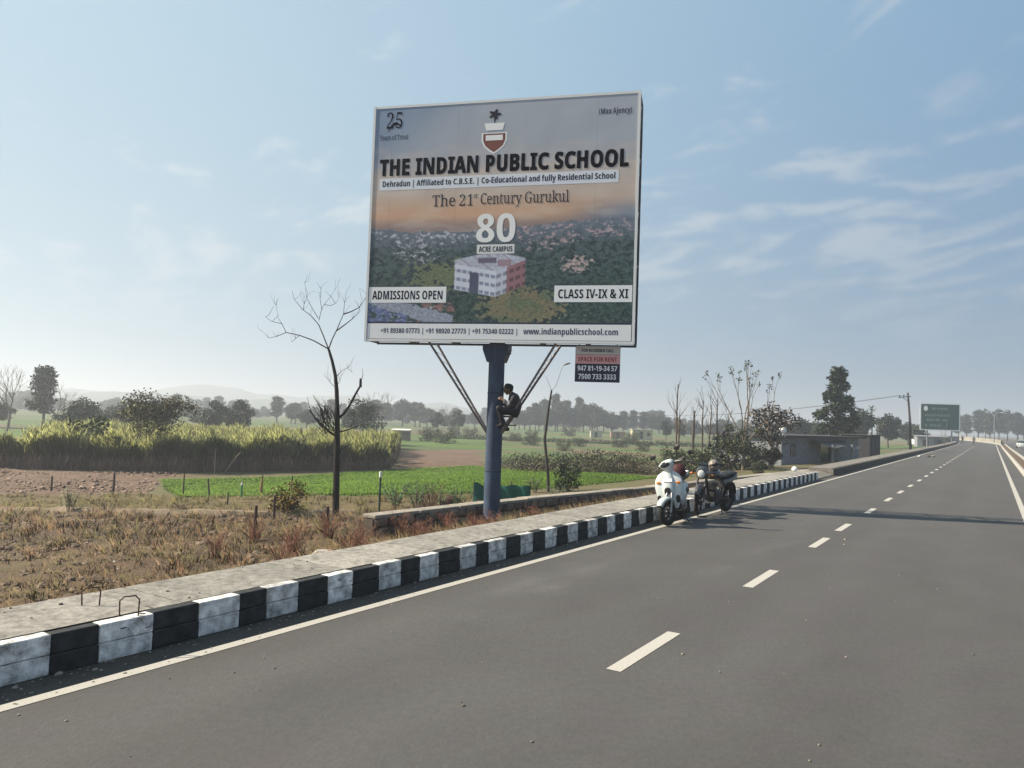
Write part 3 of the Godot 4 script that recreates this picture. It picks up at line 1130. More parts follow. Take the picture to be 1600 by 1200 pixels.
	for k in 3:
		g = Geo.new()
		g.rod(Vector3(0.2, 2.66 + k * 1.0, 0.12), Vector3(0.44 if k else 0.66, 2.66 + k * 1.0, 0.12), 0.018, 6)
		part("step_peg", g, M.frame_dark, t)
	g = Geo.new()
	g.box(Vector3(0.42, 2.90, 0.05), Vector3(0.52, 0.05, 0.09))
	part("seat_bar", g, M.post_blue, t)
	# white panels of print
	var z1 := ZF - 0.0015
	var panel := func(u0: float, v0: float, u1: float, v1: float, m: Material) -> void:
		var p := PackedVector2Array([Vector2(bx.call(u0), by.call(v0)), Vector2(bx.call(u1), by.call(v0)), Vector2(bx.call(u1), by.call(v1)), Vector2(bx.call(u0), by.call(v1))])
		part("printed_band", flat(p, z1), m, t)
	panel.call(0.035, 0.312, 0.93, 0.362, mat("band_pale", 0.60, 0.64, 0.72, 0.5))
	panel.call(0.425, 0.60, 0.565, 0.638, M.frame_white)
	panel.call(0.012, 0.772, 0.315, 0.838, mat("band_white", 0.70, 0.72, 0.76, 0.5))
	panel.call(0.715, 0.770, 0.988, 0.836, M.band_white)
	panel.call(0.012, 0.925, 0.988, 0.988, M.band_white)
	panel.call(0.012, 0.918, 0.988, 0.9245, mat("navy", 0.015, 0.02, 0.06, 0.5))
	var z2 := ZF + 0.0005
	var says := [
		["THE INDIAN PUBLIC SCHOOL", 0.498, 0.265, 0.93, 0.072, M.ink],
		["Dehradun | Affiliated to C.B.S.E. | Co-Educational and fully Residential School", 0.483, 0.338, 0.87, 0.034, M.ink],
		["The 21", 0.325, 0.412, 0.155, 0.05, M.ink_soft, true, false],
		["st", 0.413, 0.397, 0.016, 0.02, M.ink_soft, true, false],
		["Century Gurukul", 0.595, 0.417, 0.325, 0.062, M.ink_soft, true, false],
		["80", 0.493, 0.532, 0.145, 0.118, M.white],
		["ACRE CAMPUS", 0.495, 0.619, 0.125, 0.022, M.ink],
		["ADMISSIONS OPEN", 0.163, 0.806, 0.275, 0.036, M.ink],
		["CLASS IV-IX & XI", 0.852, 0.803, 0.245, 0.036, M.ink],
		["+91 89380 07773 | +91 98920 27773 | +91 75340 02222 |", 0.325, 0.957, 0.52, 0.028, M.navy],
		["www.indianpublicschool.com", 0.775, 0.957, 0.335, 0.034, M.navy],
		["25", 0.085, 0.062, 0.062, 0.07, M.ink, true, false],
		["Years of Trust", 0.085, 0.135, 0.115, 0.022, M.ink, true, false],
		["(Max Ajency)", 0.912, 0.078, 0.115, 0.032, M.navy],
	]
	for q in says:
		var serif: bool = q.size() > 6
		letters(q[0], t, q[5], Vector3(bx.call(q[1]), by.call(q[2]), z2), q[3] * W, q[4] * HT, serif, not serif, 0.9 if q[0].begins_with("THE INDIAN") else 0.0)
	# swash under the 25
	g = Geo.new()
	var sw := []
	var sr := []
	for k in 14:
		var a := k / 13.0
		sw.append(Vector3(bx.call(0.058 + 0.055 * a), by.call(0.113 - 0.03 * sin(a * PI * 0.9) - 0.012 * a), z2))
		sr.append(0.012 + 0.03 * sin(a * PI))
	var upper := PackedVector2Array()
	for k in 14: upper.append(Vector2(sw[k].x, sw[k].y + sr[k]))
	for k in range(13, -1, -1): upper.append(Vector2(sw[k].x, sw[k].y - sr[k]))
	part("printed_swash", flat(upper, z2), M.ink, t)
	# crest: a torch, a pale scroll band and a red-brown shield in a white outline
	var shield := func(s: float) -> PackedVector2Array:
		var p := PackedVector2Array()
		for q in [Vector2(-1, 0.5), Vector2(-1, -0.1), Vector2(-0.8, -0.55), Vector2(-0.4, -0.9), Vector2(0, -1.15), Vector2(0.4, -0.9), Vector2(0.8, -0.55), Vector2(1, -0.1), Vector2(1, 0.5)]:
			p.append(Vector2(bx.call(0.475), by.call(0.165)) + q * s * 0.33)
		return p
	part("crest_outline", flat(shield.call(1.12), z1 + 0.0007), M.white, t)
	part("crest_shield", flat(shield.call(0.98), z1 + 0.0015), mat("crest_red", 0.16, 0.045, 0.035, 0.5), t)
	panel.call(0.445, 0.152, 0.505, 0.172, M.white)
	part("crest_band", flat(PackedVector2Array([Vector2(bx.call(0.443), by.call(0.148)), Vector2(bx.call(0.507), by.call(0.148)), Vector2(bx.call(0.507), by.call(0.17)), Vector2(bx.call(0.443), by.call(0.17))]), z1 + 0.003), M.white, t)
	part("crest_scroll", flat(PackedVector2Array([Vector2(bx.call(0.437), by.call(0.098)), Vector2(bx.call(0.513), by.call(0.098)), Vector2(bx.call(0.506), by.call(0.128)), Vector2(bx.call(0.444), by.call(0.128))]), z1 + 0.003), M.white, t)
	var torch := PackedVector2Array()
	for k in 18:
		var a := TAU * k / 18
		var r := 0.15 + 0.06 * cos(a * 5.0)
		torch.append(Vector2(bx.call(0.475) + cos(a) * r, by.call(0.062) + sin(a) * r * 0.8))
	part("crest_torch", flat(torch, z1 + 0.003), M.ink_soft, t)
	part("crest_torch", flat(PackedVector2Array([Vector2(bx.call(0.471), by.call(0.07)), Vector2(bx.call(0.479), by.call(0.07)), Vector2(bx.call(0.477), by.call(0.1)), Vector2(bx.call(0.473), by.call(0.1))]), z1 + 0.0007), M.ink_soft, t)
	# small notice hung under the right end of the board
	var nb := thing("notice_board", "small grey, pink and navy notice board hung under the billboard's right end", "notice board", t.position + t.basis * Vector3(bx.call(0.873), Y0 - 0.02, 0.3), 0.328)
	var nw := 1.22
	var hh := 0.98
	g = Geo.new()
	g.box(Vector3(0, -hh / 2 - 0.03, -0.012), Vector3(nw, hh, 0.02))
	part("panel", g, M.frame_dark, nb)
	for s in [-1, 1]:
		g = Geo.new()
		g.rod(Vector3(s * nw * 0.42, -0.05, -0.03), Vector3(s * nw * 0.42, 0.04, -0.03), 0.012, 5)
		part("hanger", g, M.frame_dark, nb)
	var rows := [[0.0, 0.235, mat("note_grey", 0.42, 0.39, 0.385, 0.6)], [0.245, 0.49, mat("note_pink", 0.55, 0.29, 0.295, 0.6)], [0.50, 0.99, mat("note_navy", 0.012, 0.014, 0.04, 0.5)]]
	for r in rows:
		g = Geo.new()
		g.box(Vector3(0, -0.03 - hh * (r[0] + r[1]) / 2, 0.001), Vector3(nw - 0.01, hh * (r[1] - r[0]), 0.01))
		part("printed_band", g, r[2], nb)
	letters("FOR BOOKING CALL", nb, M.ink, Vector3(0, -0.15, 0.012), nw * 0.72, 0.085)
	letters("SPACE FOR RENT", nb, mat("note_red", 0.22, 0.015, 0.03, 0.6), Vector3(0, -0.39, 0.012), nw * 0.86, 0.12)
	letters("947 81-19-34 57", nb, M.white, Vector3(0, -0.635, 0.012), nw * 0.88, 0.14)
	letters("7500 733 3333", nb, M.white, Vector3(0, -0.86, 0.012), nw * 0.84, 0.14)

# ---------------------------------------------------------------- bodies: smooth union of tapered capsules, meshed by surface nets
func body(g: Geo, bones: Array, cell: float, blend: float) -> void:
	# bones: [from, to, radius from, radius to, colour]
	var lo := Vector3.ONE * 1e9
	var hi := -lo
	for b in bones:
		var r := maxf(b[2], b[3]) + cell * 2.5
		for p in [b[0], b[1]]:
			lo = lo.min(p - Vector3.ONE * r)
			hi = hi.max(p + Vector3.ONE * r)
	var nx := int((hi.x - lo.x) / cell) + 2
	var ny := int((hi.y - lo.y) / cell) + 2
	var nz := int((hi.z - lo.z) / cell) + 2
	var f := PackedFloat32Array()
	f.resize(nx * ny * nz)
	f.fill(1.0)
	var who := PackedInt32Array()
	who.resize(nx * ny * nz)
	var best := PackedFloat32Array()
	best.resize(nx * ny * nz)
	best.fill(10.0)
	for bi in bones.size():
		var b: Array = bones[bi]
		var pa: Vector3 = b[0]
		var ab: Vector3 = b[1] - b[0]
		var l2 := maxf(ab.length_squared(), 1e-8)
		var reach: float = maxf(b[2], b[3]) + blend + cell * 2
		var mn: Vector3 = (b[0].min(b[1]) - Vector3.ONE * reach - lo) / cell
		var mx: Vector3 = (b[0].max(b[1]) + Vector3.ONE * reach - lo) / cell
		for z in range(maxi(0, int(mn.z)), mini(nz, int(mx.z) + 2)):
			for y in range(maxi(0, int(mn.y)), mini(ny, int(mx.y) + 2)):
				for x in range(maxi(0, int(mn.x)), mini(nx, int(mx.x) + 2)):
					var p := lo + Vector3(x, y, z) * cell - pa
					var t := clampf(p.dot(ab) / l2, 0, 1)
					var d: float = (p - ab * t).length() - lerpf(b[2], b[3], t)
					var k := (z * ny + y) * nx + x
					if d < best[k]:
						best[k] = d
						who[k] = bi
					var o := f[k]
					var hh := maxf(blend - absf(o - d), 0.0) / blend
					f[k] = minf(o, d) - hh * hh * blend * 0.25
	var vid := {}
	var vs := PackedVector3Array()
	var vc := []
	var corner := [Vector3i(0, 0, 0), Vector3i(1, 0, 0), Vector3i(0, 1, 0), Vector3i(1, 1, 0), Vector3i(0, 0, 1), Vector3i(1, 0, 1), Vector3i(0, 1, 1), Vector3i(1, 1, 1)]
	var edges := [[0, 1], [2, 3], [4, 5], [6, 7], [0, 2], [1, 3], [4, 6], [5, 7], [0, 4], [1, 5], [2, 6], [3, 7]]
	for z in nz - 1:
		for y in ny - 1:
			for x in nx - 1:
				var k := (z * ny + y) * nx + x
				var any := false
				var s0 := f[k] < 0.0
				for c0 in [1, nx, nx + 1, ny * nx, ny * nx + 1, ny * nx + nx, ny * nx + nx + 1]:
					if (f[k + c0] < 0.0) != s0:
						any = true
						break
				if not any: continue
				var sum := Vector3.ZERO
				var cnt := 0
				for e in edges:
					var ca: Vector3i = corner[e[0]]
					var cb: Vector3i = corner[e[1]]
					var fa := f[k + (ca.z * ny + ca.y) * nx + ca.x]
					var fb := f[k + (cb.z * ny + cb.y) * nx + cb.x]
					if (fa < 0.0) != (fb < 0.0):
						sum += Vector3(ca).lerp(Vector3(cb), fa / (fa - fb))
						cnt += 1
				vid[k] = vs.size()
				vs.append(lo + (Vector3(x, y, z) + sum / cnt) * cell)
				vc.append(bones[who[k]][4])
	var faces := []
	for k in vid:
		var x: int = k % nx
		var y: int = (k / nx) % ny
		var z: int = k / (nx * ny)
		var steps := [1, nx, nx * ny]
		var at := [x, y, z]
		for ax in 3:
			var o1: int = steps[(ax + 1) % 3]
			var o2: int = steps[(ax + 2) % 3]
			if at[(ax + 1) % 3] == 0 or at[(ax + 2) % 3] == 0: continue
			var a := f[k]
			var b := f[k + steps[ax]]
			if (a < 0.0) == (b < 0.0): continue
			var q := [vid.get(k, -1), vid.get(k - o1, -1), vid.get(k - o1 - o2, -1), vid.get(k - o2, -1)]
			if -1 in q: continue
			if a < 0.0: q.reverse()
			faces.append(q)
	var nn := PackedVector3Array()
	nn.resize(vs.size())
	for q in faces:
		var m: Vector3 = (vs[q[2]] - vs[q[0]]).cross(vs[q[3]] - vs[q[1]])
		for i in q: nn[i] += m
	# which way is out?
	var flip := 0.0
	var ctr: Vector3 = (bones[0][0] + bones[0][1]) / 2
	for i in vs.size(): flip += nn[i].dot(vs[i] - ctr)
	for q in faces:
		var w := [q[0], q[1], q[2], q[3]]
		if flip < 0.0: w.reverse()
		for s in [[0, 1, 2], [0, 2, 3]]:
			for i in [s[0], s[2], s[1]]:
				g.v.append(vs[w[i]])
				g.n.append((nn[w[i]] if flip >= 0 else -nn[w[i]]).normalized())
				g.c.append(vc[w[i]])
				g.u.append(Vector2.ZERO)

func hand_bones(wrist: Vector3, dir: Vector3, palm_n: Vector3, skin: Color, curl: float, side: float) -> Array:
	var out := []
	var d := dir.normalized()
	var nn := (palm_n - d * palm_n.dot(d)).normalized()
	var across := d.cross(nn) * side
	for k in 4:
		var w := (k - 1.5) * 0.019
		out.append([wrist + across * w * 0.6, wrist + d * 0.085 + across * w, 0.015, 0.013, skin])
		var p := wrist + d * 0.085 + across * w
		var dd := d
		for s in 3:
			dd = (dd * cos(curl) + nn * sin(curl)).normalized()
			var ln: float = [0.04, 0.026, 0.02][s] * [0.9, 1.05, 1.0, 0.8][k]
			out.append([p, p + dd * ln, 0.0095 - s * 0.0008, 0.009 - s * 0.0008, skin])
			p += dd * ln
	var b := wrist + d * 0.03 + across * -0.028
	var e := b + (d * 0.6 - across * 0.7 + nn * 0.3).normalized() * 0.04
	out.append([b, e, 0.014, 0.011, skin])
	out.append([e, e + (d * 0.9 - across * 0.1 + nn * 0.35).normalized() * 0.032, 0.0105, 0.009, skin])
	return out

func head_bones(c: Vector3, face: Vector3, skin: Color, s := 1.0) -> Array:
	var up := Vector3.UP
	var fw := face.normalized()
	up = (up - fw * up.dot(fw)).normalized()
	var rt := fw.cross(up)
	var out := []
	out.append([c + (up * 0.035 - fw * 0.015) * s, c + (up * 0.03 + fw * 0.02) * s, 0.092 * s, 0.084 * s, skin])
	out.append([c + (fw * 0.03 - up * 0.02) * s, c + (fw * 0.055 - up * 0.085) * s, 0.068 * s, 0.036 * s, skin])
	out.append([c + (fw * 0.095 + up * 0.012) * s, c + (fw * 0.113 - up * 0.024) * s, 0.010 * s, 0.016 * s, skin])       # nose
	out.append([c + (fw * 0.096 - up * 0.052 - rt * 0.018) * s, c + (fw * 0.096 - up * 0.052 + rt * 0.018) * s, 0.010 * s, 0.010 * s, skin * 0.8])   # mouth
	for q in [-1, 1]:
		out.append([c + (rt * q * 0.088 + up * 0.015) * s, c + (rt * q * 0.092 - up * 0.03) * s, 0.017 * s, 0.013 * s, skin])     # ears
		out.append([c + (fw * 0.086 + rt * q * 0.035 + up * 0.022) * s, c + (fw * 0.089 + rt * q * 0.033 + up * 0.020) * s, 0.013 * s, 0.013 * s, Color(0.03, 0.025, 0.02)])   # eyes
	return out

func sitter() -> void:
	# origin: where the hips rest on the seat bar; x runs to the right as the camera sees it, the post is at -x
	var o := thing("person", "person in dark clothes crouched on the right struts of the billboard post", "person", Vector3(-11.38, 2.27, -18.35), 0.56)
	var skin := Color(0.11, 0.065, 0.045)
	var shirt := Color(0.024, 0.025, 0.034)
	var cuff := Color(0.2, 0.195, 0.2)
	var trousers := Color(0.014, 0.014, 0.02)
	var shoe := Color(0.015, 0.013, 0.012)
	o.scale = Vector3.ONE * 1.1
	var hip := Vector3(0.0, 0.10, 0)
	var belly := Vector3(0.04, 0.26, 0)
	var chest := Vector3(-0.02, 0.43, 0)
	var neck := Vector3(-0.09, 0.56, 0)
	var head := Vector3(-0.185, 0.665, 0.0)
	var b := [[hip + Vector3(0, 0, -0.07), hip + Vector3(0, 0, 0.07), 0.115, 0.115, trousers], [hip, belly, 0.135, 0.13, shirt], [belly, chest, 0.135, 0.15, shirt],
		[chest + Vector3(-0.0, 0.03, -0.1), chest + Vector3(0.0, 0.03, 0.1), 0.10, 0.10, shirt], [chest + Vector3(0, 0.06, 0), neck, 0.085, 0.055, shirt], [neck, head + Vector3(0.03, -0.03, 0), 0.052, 0.05, skin]]
	var hands := []
	for s in [-1, 1]:
		var sh := chest + Vector3(0.0, 0.05, s * 0.18)
		var el := Vector3(-0.13, 0.25 + 0.03 * s, s * 0.25)
		var wr := Vector3(-0.30, 0.35 + 0.05 * s, s * 0.215)
		b.append([sh, el, 0.06, 0.046, shirt])
		b.append([el, el.lerp(wr, 0.75), 0.046, 0.036, cuff])
		b.append([el.lerp(wr, 0.75), wr, 0.034, 0.026, skin])
		hands.append_array(hand_bones(wr, Vector3(-0.8, 0.35, -0.25 * s), Vector3(-0.3, -0.1, -s), skin, 0.45, s))
		var knee := Vector3(-0.40, 0.13 + 0.05 * s, s * 0.31)
		var foot := Vector3(-0.30, -0.22, 0.30) if s > 0 else Vector3(-0.18, -0.33, -0.25)
		b.append([hip + Vector3(0, 0, s * 0.08), knee, 0.088, 0.062, trousers])
		b.append([knee, foot, 0.06, 0.042, trousers])
		b.append([foot + Vector3(0.03, -0.02, 0), foot + Vector3(-0.12, -0.045, 0.01 * s), 0.04, 0.033, shoe])
	var g := Geo.new()
	body(g, b, 0.017, 0.05)
	body(g, head_bones(head, Vector3(-0.85, -0.35, 0.25), skin), 0.008, 0.02)
	for k in 2:
		body(g, hands.slice(k * hands.size() / 2, (k + 1) * hands.size() / 2), 0.005, 0.006)
	part("body", g, M.plain, o)
	var hair := Color(0.01, 0.009, 0.009)
	g = Geo.new()
	body(g, [[head + Vector3(0.03, 0.06, -0.02), head + Vector3(-0.01, 0.075, 0.02), 0.098, 0.09, hair], [head + Vector3(0.075, 0.0, 0), head + Vector3(0.06, 0.05, 0), 0.055, 0.08, hair]], 0.01, 0.04)
	part("hair", g, M.plain, o)

# ---------------------------------------------------------------- crops, weeds and clods
func blade(g: Geo, p: Vector3, h: float, w: float, lean: Vector3, seg := 2) -> void:
	var side := lean.cross(Vector3.UP)
	side = (side if side.length() > 0.01 else Vector3.RIGHT).normalized() * w
	var a := p - side
	var b := p + side
	var nn := Vector3(lean.x, 0.6, lean.z).normalized()
	for k in seg:
		var t := float(k + 1) / seg
		var q := p + Vector3.UP * h * (t - 0.28 * lean.length() * t * t) + lean * h * t * t
		if k == seg - 1:
			g.trin(a, b, q, nn, nn, nn)
		else:
			var a2 := q - side * (1.0 - t * 0.5)
			var b2 := q + side * (1.0 - t * 0.5)
			g.trin(a, b, b2, nn, nn, nn); g.trin(a, b2, a2, nn, nn, nn)
			a = a2; b = b2

func tuft(n: int, spread: float, h: float, w: float, lean: float) -> Geo:
	var g := Geo.new()
	for i in n:
		var a := rng.randf() * TAU
		var r := spread * sqrt(rng.randf())
		var l := Vector3(cos(a), 0, sin(a)) * lean * rng.randf_range(0.3, 1.2)
		g.col = Color.WHITE * rng.randf_range(0.7, 1.25)
		blade(g, Vector3(cos(a) * r, -0.03, sin(a) * r), h * rng.randf_range(0.55, 1.1), w, l, 2)
	return g

func cane_clump(front: bool) -> Geo:
	var g := Geo.new()
	for i in 6:
		var a := rng.randf() * TAU
		var p := Vector3(cos(a), 0, sin(a)) * rng.randf() * 0.28
		var h := rng.randf_range(1.0, 1.6)
		var tip := p + Vector3(rng.randf_range(-0.25, 0.25), h, rng.randf_range(-0.25, 0.25))
		g.col = Color(0.13, 0.075, 0.06) * rng.randf_range(0.6, 1.3)
		g.tube([p, (p + tip) / 2 + Vector3(0.03, 0, 0.02), tip], [0.017, 0.016, 0.012], 4, false)
		for k in 3 if front else 1:      # dead leaves hanging down the stalk
			var b := rng.randf() * TAU
			g.col = Color(0.24, 0.15, 0.105).lerp(Color(0.11, 0.065, 0.05), rng.randf())
			var s := p.lerp(tip, rng.randf_range(0.35, 0.9))
			g.leaf(s, Vector3(cos(b) * 0.2, rng.randf_range(-0.75, -0.4), sin(b) * 0.2), Vector3(-sin(b), 0, cos(b)) * 0.028, Vector3(cos(b), 0.3, sin(b)).normalized())
		for k in 7:                       # green arching leaves above
			var b := rng.randf() * TAU
			g.col = Color(0.19, 0.235, 0.05).lerp(Color(0.37, 0.36, 0.13), rng.randf())
			blade(g, p.lerp(tip, rng.randf_range(0.7, 1.0)), rng.randf_range(0.55, 0.95), 0.022, Vector3(cos(b), 0, sin(b)) * rng.randf_range(0.25, 0.7), 3)
	return g

func fields() -> void:
	# sugarcane
	for var_ in 2:
		var xf := []
		var cl := []
		for i in 9000:
			var x := rng.randf_range(-100, -38)
			var z := rng.randf_range(-80, -24)
			if not inside("cane", x, z): continue
			# distance behind the front edge
			var fd := minf(dist_seg(x, z, -54, -25, -46, -32.5), dist_seg(x, z, -46, -32.5, -40, -46.5))
			fd = minf(fd, dist_seg(x, z, -40, -46.5, -66, -78))
			if (var_ == 0) != (fd < 3.0): continue
			if fd > 4.0 and rng.randf() < 0.25: continue
			var s := rng.randf_range(0.78, 1.25) * (1.0 + 0.4 * broad.get_noise_2d(x * 5, z * 5))
			xf.append(Transform3D(Basis(Vector3.UP, rng.randf() * TAU).scaled(Vector3(s, s, s)), Vector3(x, lie(x, z), z)))
			var t := rng.randf_range(0.8, 1.2)
			cl.append(Color(t, t, t))
		if var_ == 0:
			for i in 1500:      # the dense front rows
				var t := rng.randf()
				var q := Vector2(-54, -25).lerp(Vector2(-46, -32.5), t * 2.0) if t < 0.5 else Vector2(-46, -32.5).lerp(Vector2(-40, -46.5), t * 2.0 - 1.0)
				q += Vector2(-0.8, 0.15 - 0.6 * t) * (0.9 * (0.5 + 0.5 * sin(t * 41.0 + 2.0 * sin(t * 17.0))) + rng.randf_range(0.0, 2.6)) + Vector2(rng.randf_range(-0.3, 0.3), rng.randf_range(-0.2, 0.2))
				var s := rng.randf_range(0.72, 1.22) * (1.0 + 0.4 * broad.get_noise_2d(q.x * 5, q.y * 5))
				xf.append(Transform3D(Basis(Vector3.UP, rng.randf() * TAU).scaled(Vector3(s, s, s)), Vector3(q.x, lie(q.x, q.y), q.y)))
				var k := rng.randf_range(0.75, 1.2)
				cl.append(Color(k, k, k))
		scatter("sugarcane", cane_clump(var_ == 0), M.leaf, xf, cl, ["dry brown front rows of the sugarcane field", "green-topped sugarcane filling the field behind its dry front rows"][var_], "sugarcane")
	# young wheat
	var xf := []
	var cl := []
	for i in 30000:
		var x := rng.randf_range(-43, -17)
		var z := rng.randf_range(-58, -20)
		if not inside("wheat", x, z): continue
		var s := rng.randf_range(0.7, 1.15)
		xf.append(Transform3D(Basis(Vector3.UP, rng.randf() * TAU).scaled(Vector3(s * 1.3, s, s * 1.3)), Vector3(x, lie(x, z) - 0.02, z)))
		var k := rng.randf_range(0.88, 1.12) * (1.0 + 0.25 * broad.get_noise_2d(x * 4.0, z * 4.0))
		cl.append(Color(0.105 * k * rng.randf_range(0.85, 1.25), 0.20 * k, 0.016 * k))
	scatter("wheat", tuft(16, 0.2, 0.19, 0.010, 0.4), M.leaf, xf, cl, "bright green young wheat on the field before the sugarcane", "crop")
	# dry weeds on the near bank: reddish, straw and olive
	xf = []; cl = []
	for i in 70000:
		var x := rng.randf_range(-45, -7.6)
		var z := rng.randf_range(-30, 2)
		var red := inside("near_brown", x, z)
		if not red and not inside("bund_zone", x, z): continue
		var patch := broad.get_noise_2d(x * 9.0 + 7.0, z * 9.0)
		var edge := BANK - x
		var along := ss(-5.0, -14.0, z)
		var keep := 0.22 + 0.9 * maxf(patch, 0.0)
		if red: keep += 0.55 * along * ss(9.0, 2.0, edge)
		else: keep *= 0.9
		if edge < 0.9: keep = maxf(keep, 0.55)
		if Vector2(x, z).length() > 24.0: keep *= 0.75
		if rng.randf() > keep: continue
		var s := (0.22 + 0.75 * pow(rng.randf(), 2.2)) * (1.0 + (0.5 * along if red else 0.0))
		if edge < 1.0: s *= 0.6
		xf.append(Transform3D(Basis(Vector3.UP, rng.randf() * TAU).scaled(Vector3(s * 1.25, s, s * 1.25)), Vector3(x, lie(x, z), z)))
		var t := rng.randf()
		var q := Color(0.150, 0.078, 0.040).lerp(Color(0.19, 0.135, 0.072), rng.randf())
		if t < 0.3: q = Color(0.12, 0.105, 0.04)
		elif t < 0.36: q = Color(0.10, 0.08, 0.068)
		if not red: q = Color(0.18, 0.145, 0.055).lerp(Color(0.12, 0.125, 0.035), rng.randf())
		elif patch > 0.1 and along < 0.6: q = q.lerp(Color(0.13, 0.115, 0.04), 0.5)
		cl.append(q * rng.randf_range(0.65, 1.3))
	scatter("dry_grass", tuft(13, 0.16, 0.34, 0.006, 0.75), M.straw, xf, cl, "reddish and straw-coloured dry weeds covering the bank beside the footpath", "dry grass")
	# clods
	for kind in 2:
		xf = []; cl = []
		for i in 14000:
			var x := rng.randf_range(-60, -7.7) if kind else rng.randf_range(-30, -7.7)
			var z := rng.randf_range(-34, 0) if kind else rng.randf_range(-18, 2)
			if kind == 0 and not inside("near_brown", x, z): continue
			if kind == 1 and not inside("plough", x, z): continue
			if kind == 0 and broad.get_noise_2d(x * 5.0 + 70, z * 5.0) < -0.15: continue
			var sc := rng.randf_range(0.02, 0.07) * (1.0 + 1.4 * pow(rng.randf(), 6.0)) * (0.95 if kind else 0.9)
			xf.append(Transform3D(Basis(Vector3(rng.randf(), rng.randf(), rng.randf() + 0.1).normalized(), rng.randf() * 6.0).scaled(Vector3(sc * 1.3, sc * 0.8, sc)), Vector3(x, lie(x, z) + 0.01, z)))
			var t := rng.randf_range(0.6, 1.35)
			cl.append((Color(0.185, 0.125, 0.09) if kind else Color(0.12, 0.08, 0.053)) * t)
		var g := Geo.new()
		var rings := []
		for k in 4:
			var ring := []
			for j in 6:
				var r: float = [0.45, 1.0, 0.9, 0.4][k] * rng.randf_range(0.75, 1.15)
				ring.append(Vector3(cos(TAU * j / 6) * r, [-0.9, -0.35, 0.4, 0.9][k] * rng.randf_range(0.8, 1.1), sin(TAU * j / 6) * r))
			rings.append(ring)
		g.loft(rings, false, true)
		scatter("clods", g, M.plain, xf, cl, ["brown earth clods strewn over the bank in the foreground", "pale reddish clods on the ploughed strip before the sugarcane"][kind], "soil")
	# the pale earth bank that divides the fields, as short ridges with gaps
	var g2 := Geo.new()
	var path := [Vector2(-46, -7.5), Vector2(-30.2, -13.9), Vector2(-27.5, -14.7), Vector2(-24.5, -15.2), Vector2(-20.5, -17.2), Vector2(-18.6, -19.8)]
	for i in path.size() - 1:
		var a: Vector2 = path[i]
		var b: Vector2 = path[i + 1]
		var n := int(a.distance_to(b) / 0.4)
		for k in n:
			var p0 := a.lerp(b, float(k) / n)
			var p1 := a.lerp(b, float(k + 1) / n)
			var d := (p1 - p0).normalized()
			var pr := Vector2(-d.y, d.x)
			var rows := []
			for e in 2:
				var p: Vector2 = [p0, p1][e]
				var hh := 0.16 + 0.08 * clods.get_noise_2d(p.x * 1.5, p.y * 1.5)
				var row := []
				for q in [[-0.45, -0.05], [-0.18, hh], [0.14, hh * 0.95], [0.42, -0.05]]:
					var w: Vector2 = p + pr * q[0]
					row.append(Vector3(w.x, lie(w.x, w.y) + q[1], w.y))
				rows.append(row)
			g2.col = Color(0.20, 0.158, 0.115) * (1.0 + 0.25 * broad.get_noise_2d(p0.x * 20.0, p0.y * 20.0))
			for q in 3:
				g2.quad(rows[0][q], rows[0][q + 1], rows[1][q + 1], rows[1][q])
	struct("field_bund", g2, M.soil)

func dist_seg(x: float, z: float, ax: float, az: float, bx: float, bz: float) -> float:
	var p := Vector2(x, z)
	return p.distance_to(Geometry2D.get_closest_point_to_segment(p, Vector2(ax, az), Vector2(bx, bz)))

# ---------------------------------------------------------------- trees
func branch(g: Geo, tips: Array, p: Vector3, d: Vector3, len: float, r: float, level: int, spread: float, up: float, kids := 3) -> void:
	var pts := [p]
	var rad := [r]
	var dd := d
	var q := p
	var seg := 3
	for k in seg:
		dd = (dd + Vector3(rng.randf_range(-0.16, 0.16), rng.randf_range(-0.08, 0.14) + up * 0.1, rng.randf_range(-0.16, 0.16))).normalized()
		q += dd * len / seg
		pts.append(q)
		rad.append(maxf(r * (1.0 - 0.42 * (k + 1) / seg), 0.0022))
	g.tube(pts, rad, 6 if level > 2 else (5 if level > 1 else 4), level > 2)
	if level <= 0:
		tips.append(q)
		return
	for k in kids:
		var a := TAU * (k + rng.randf() * 0.7) / kids
		var side := dd.cross(Vector3(0.3, 0.2, 0.93)).normalized()
		side = side.rotated(dd, a)
		var nd := (dd * (1.0 - spread * 0.5) + side * spread + Vector3.UP * up * 0.3).normalized()
		var at: Vector3 = q if k == 0 else pts[2].lerp(q, rng.randf())
		branch(g, tips, at, nd, len * rng.randf_range(0.6, 0.82), maxf(r * 0.52, 0.003), level - 1, spread, up, kids)

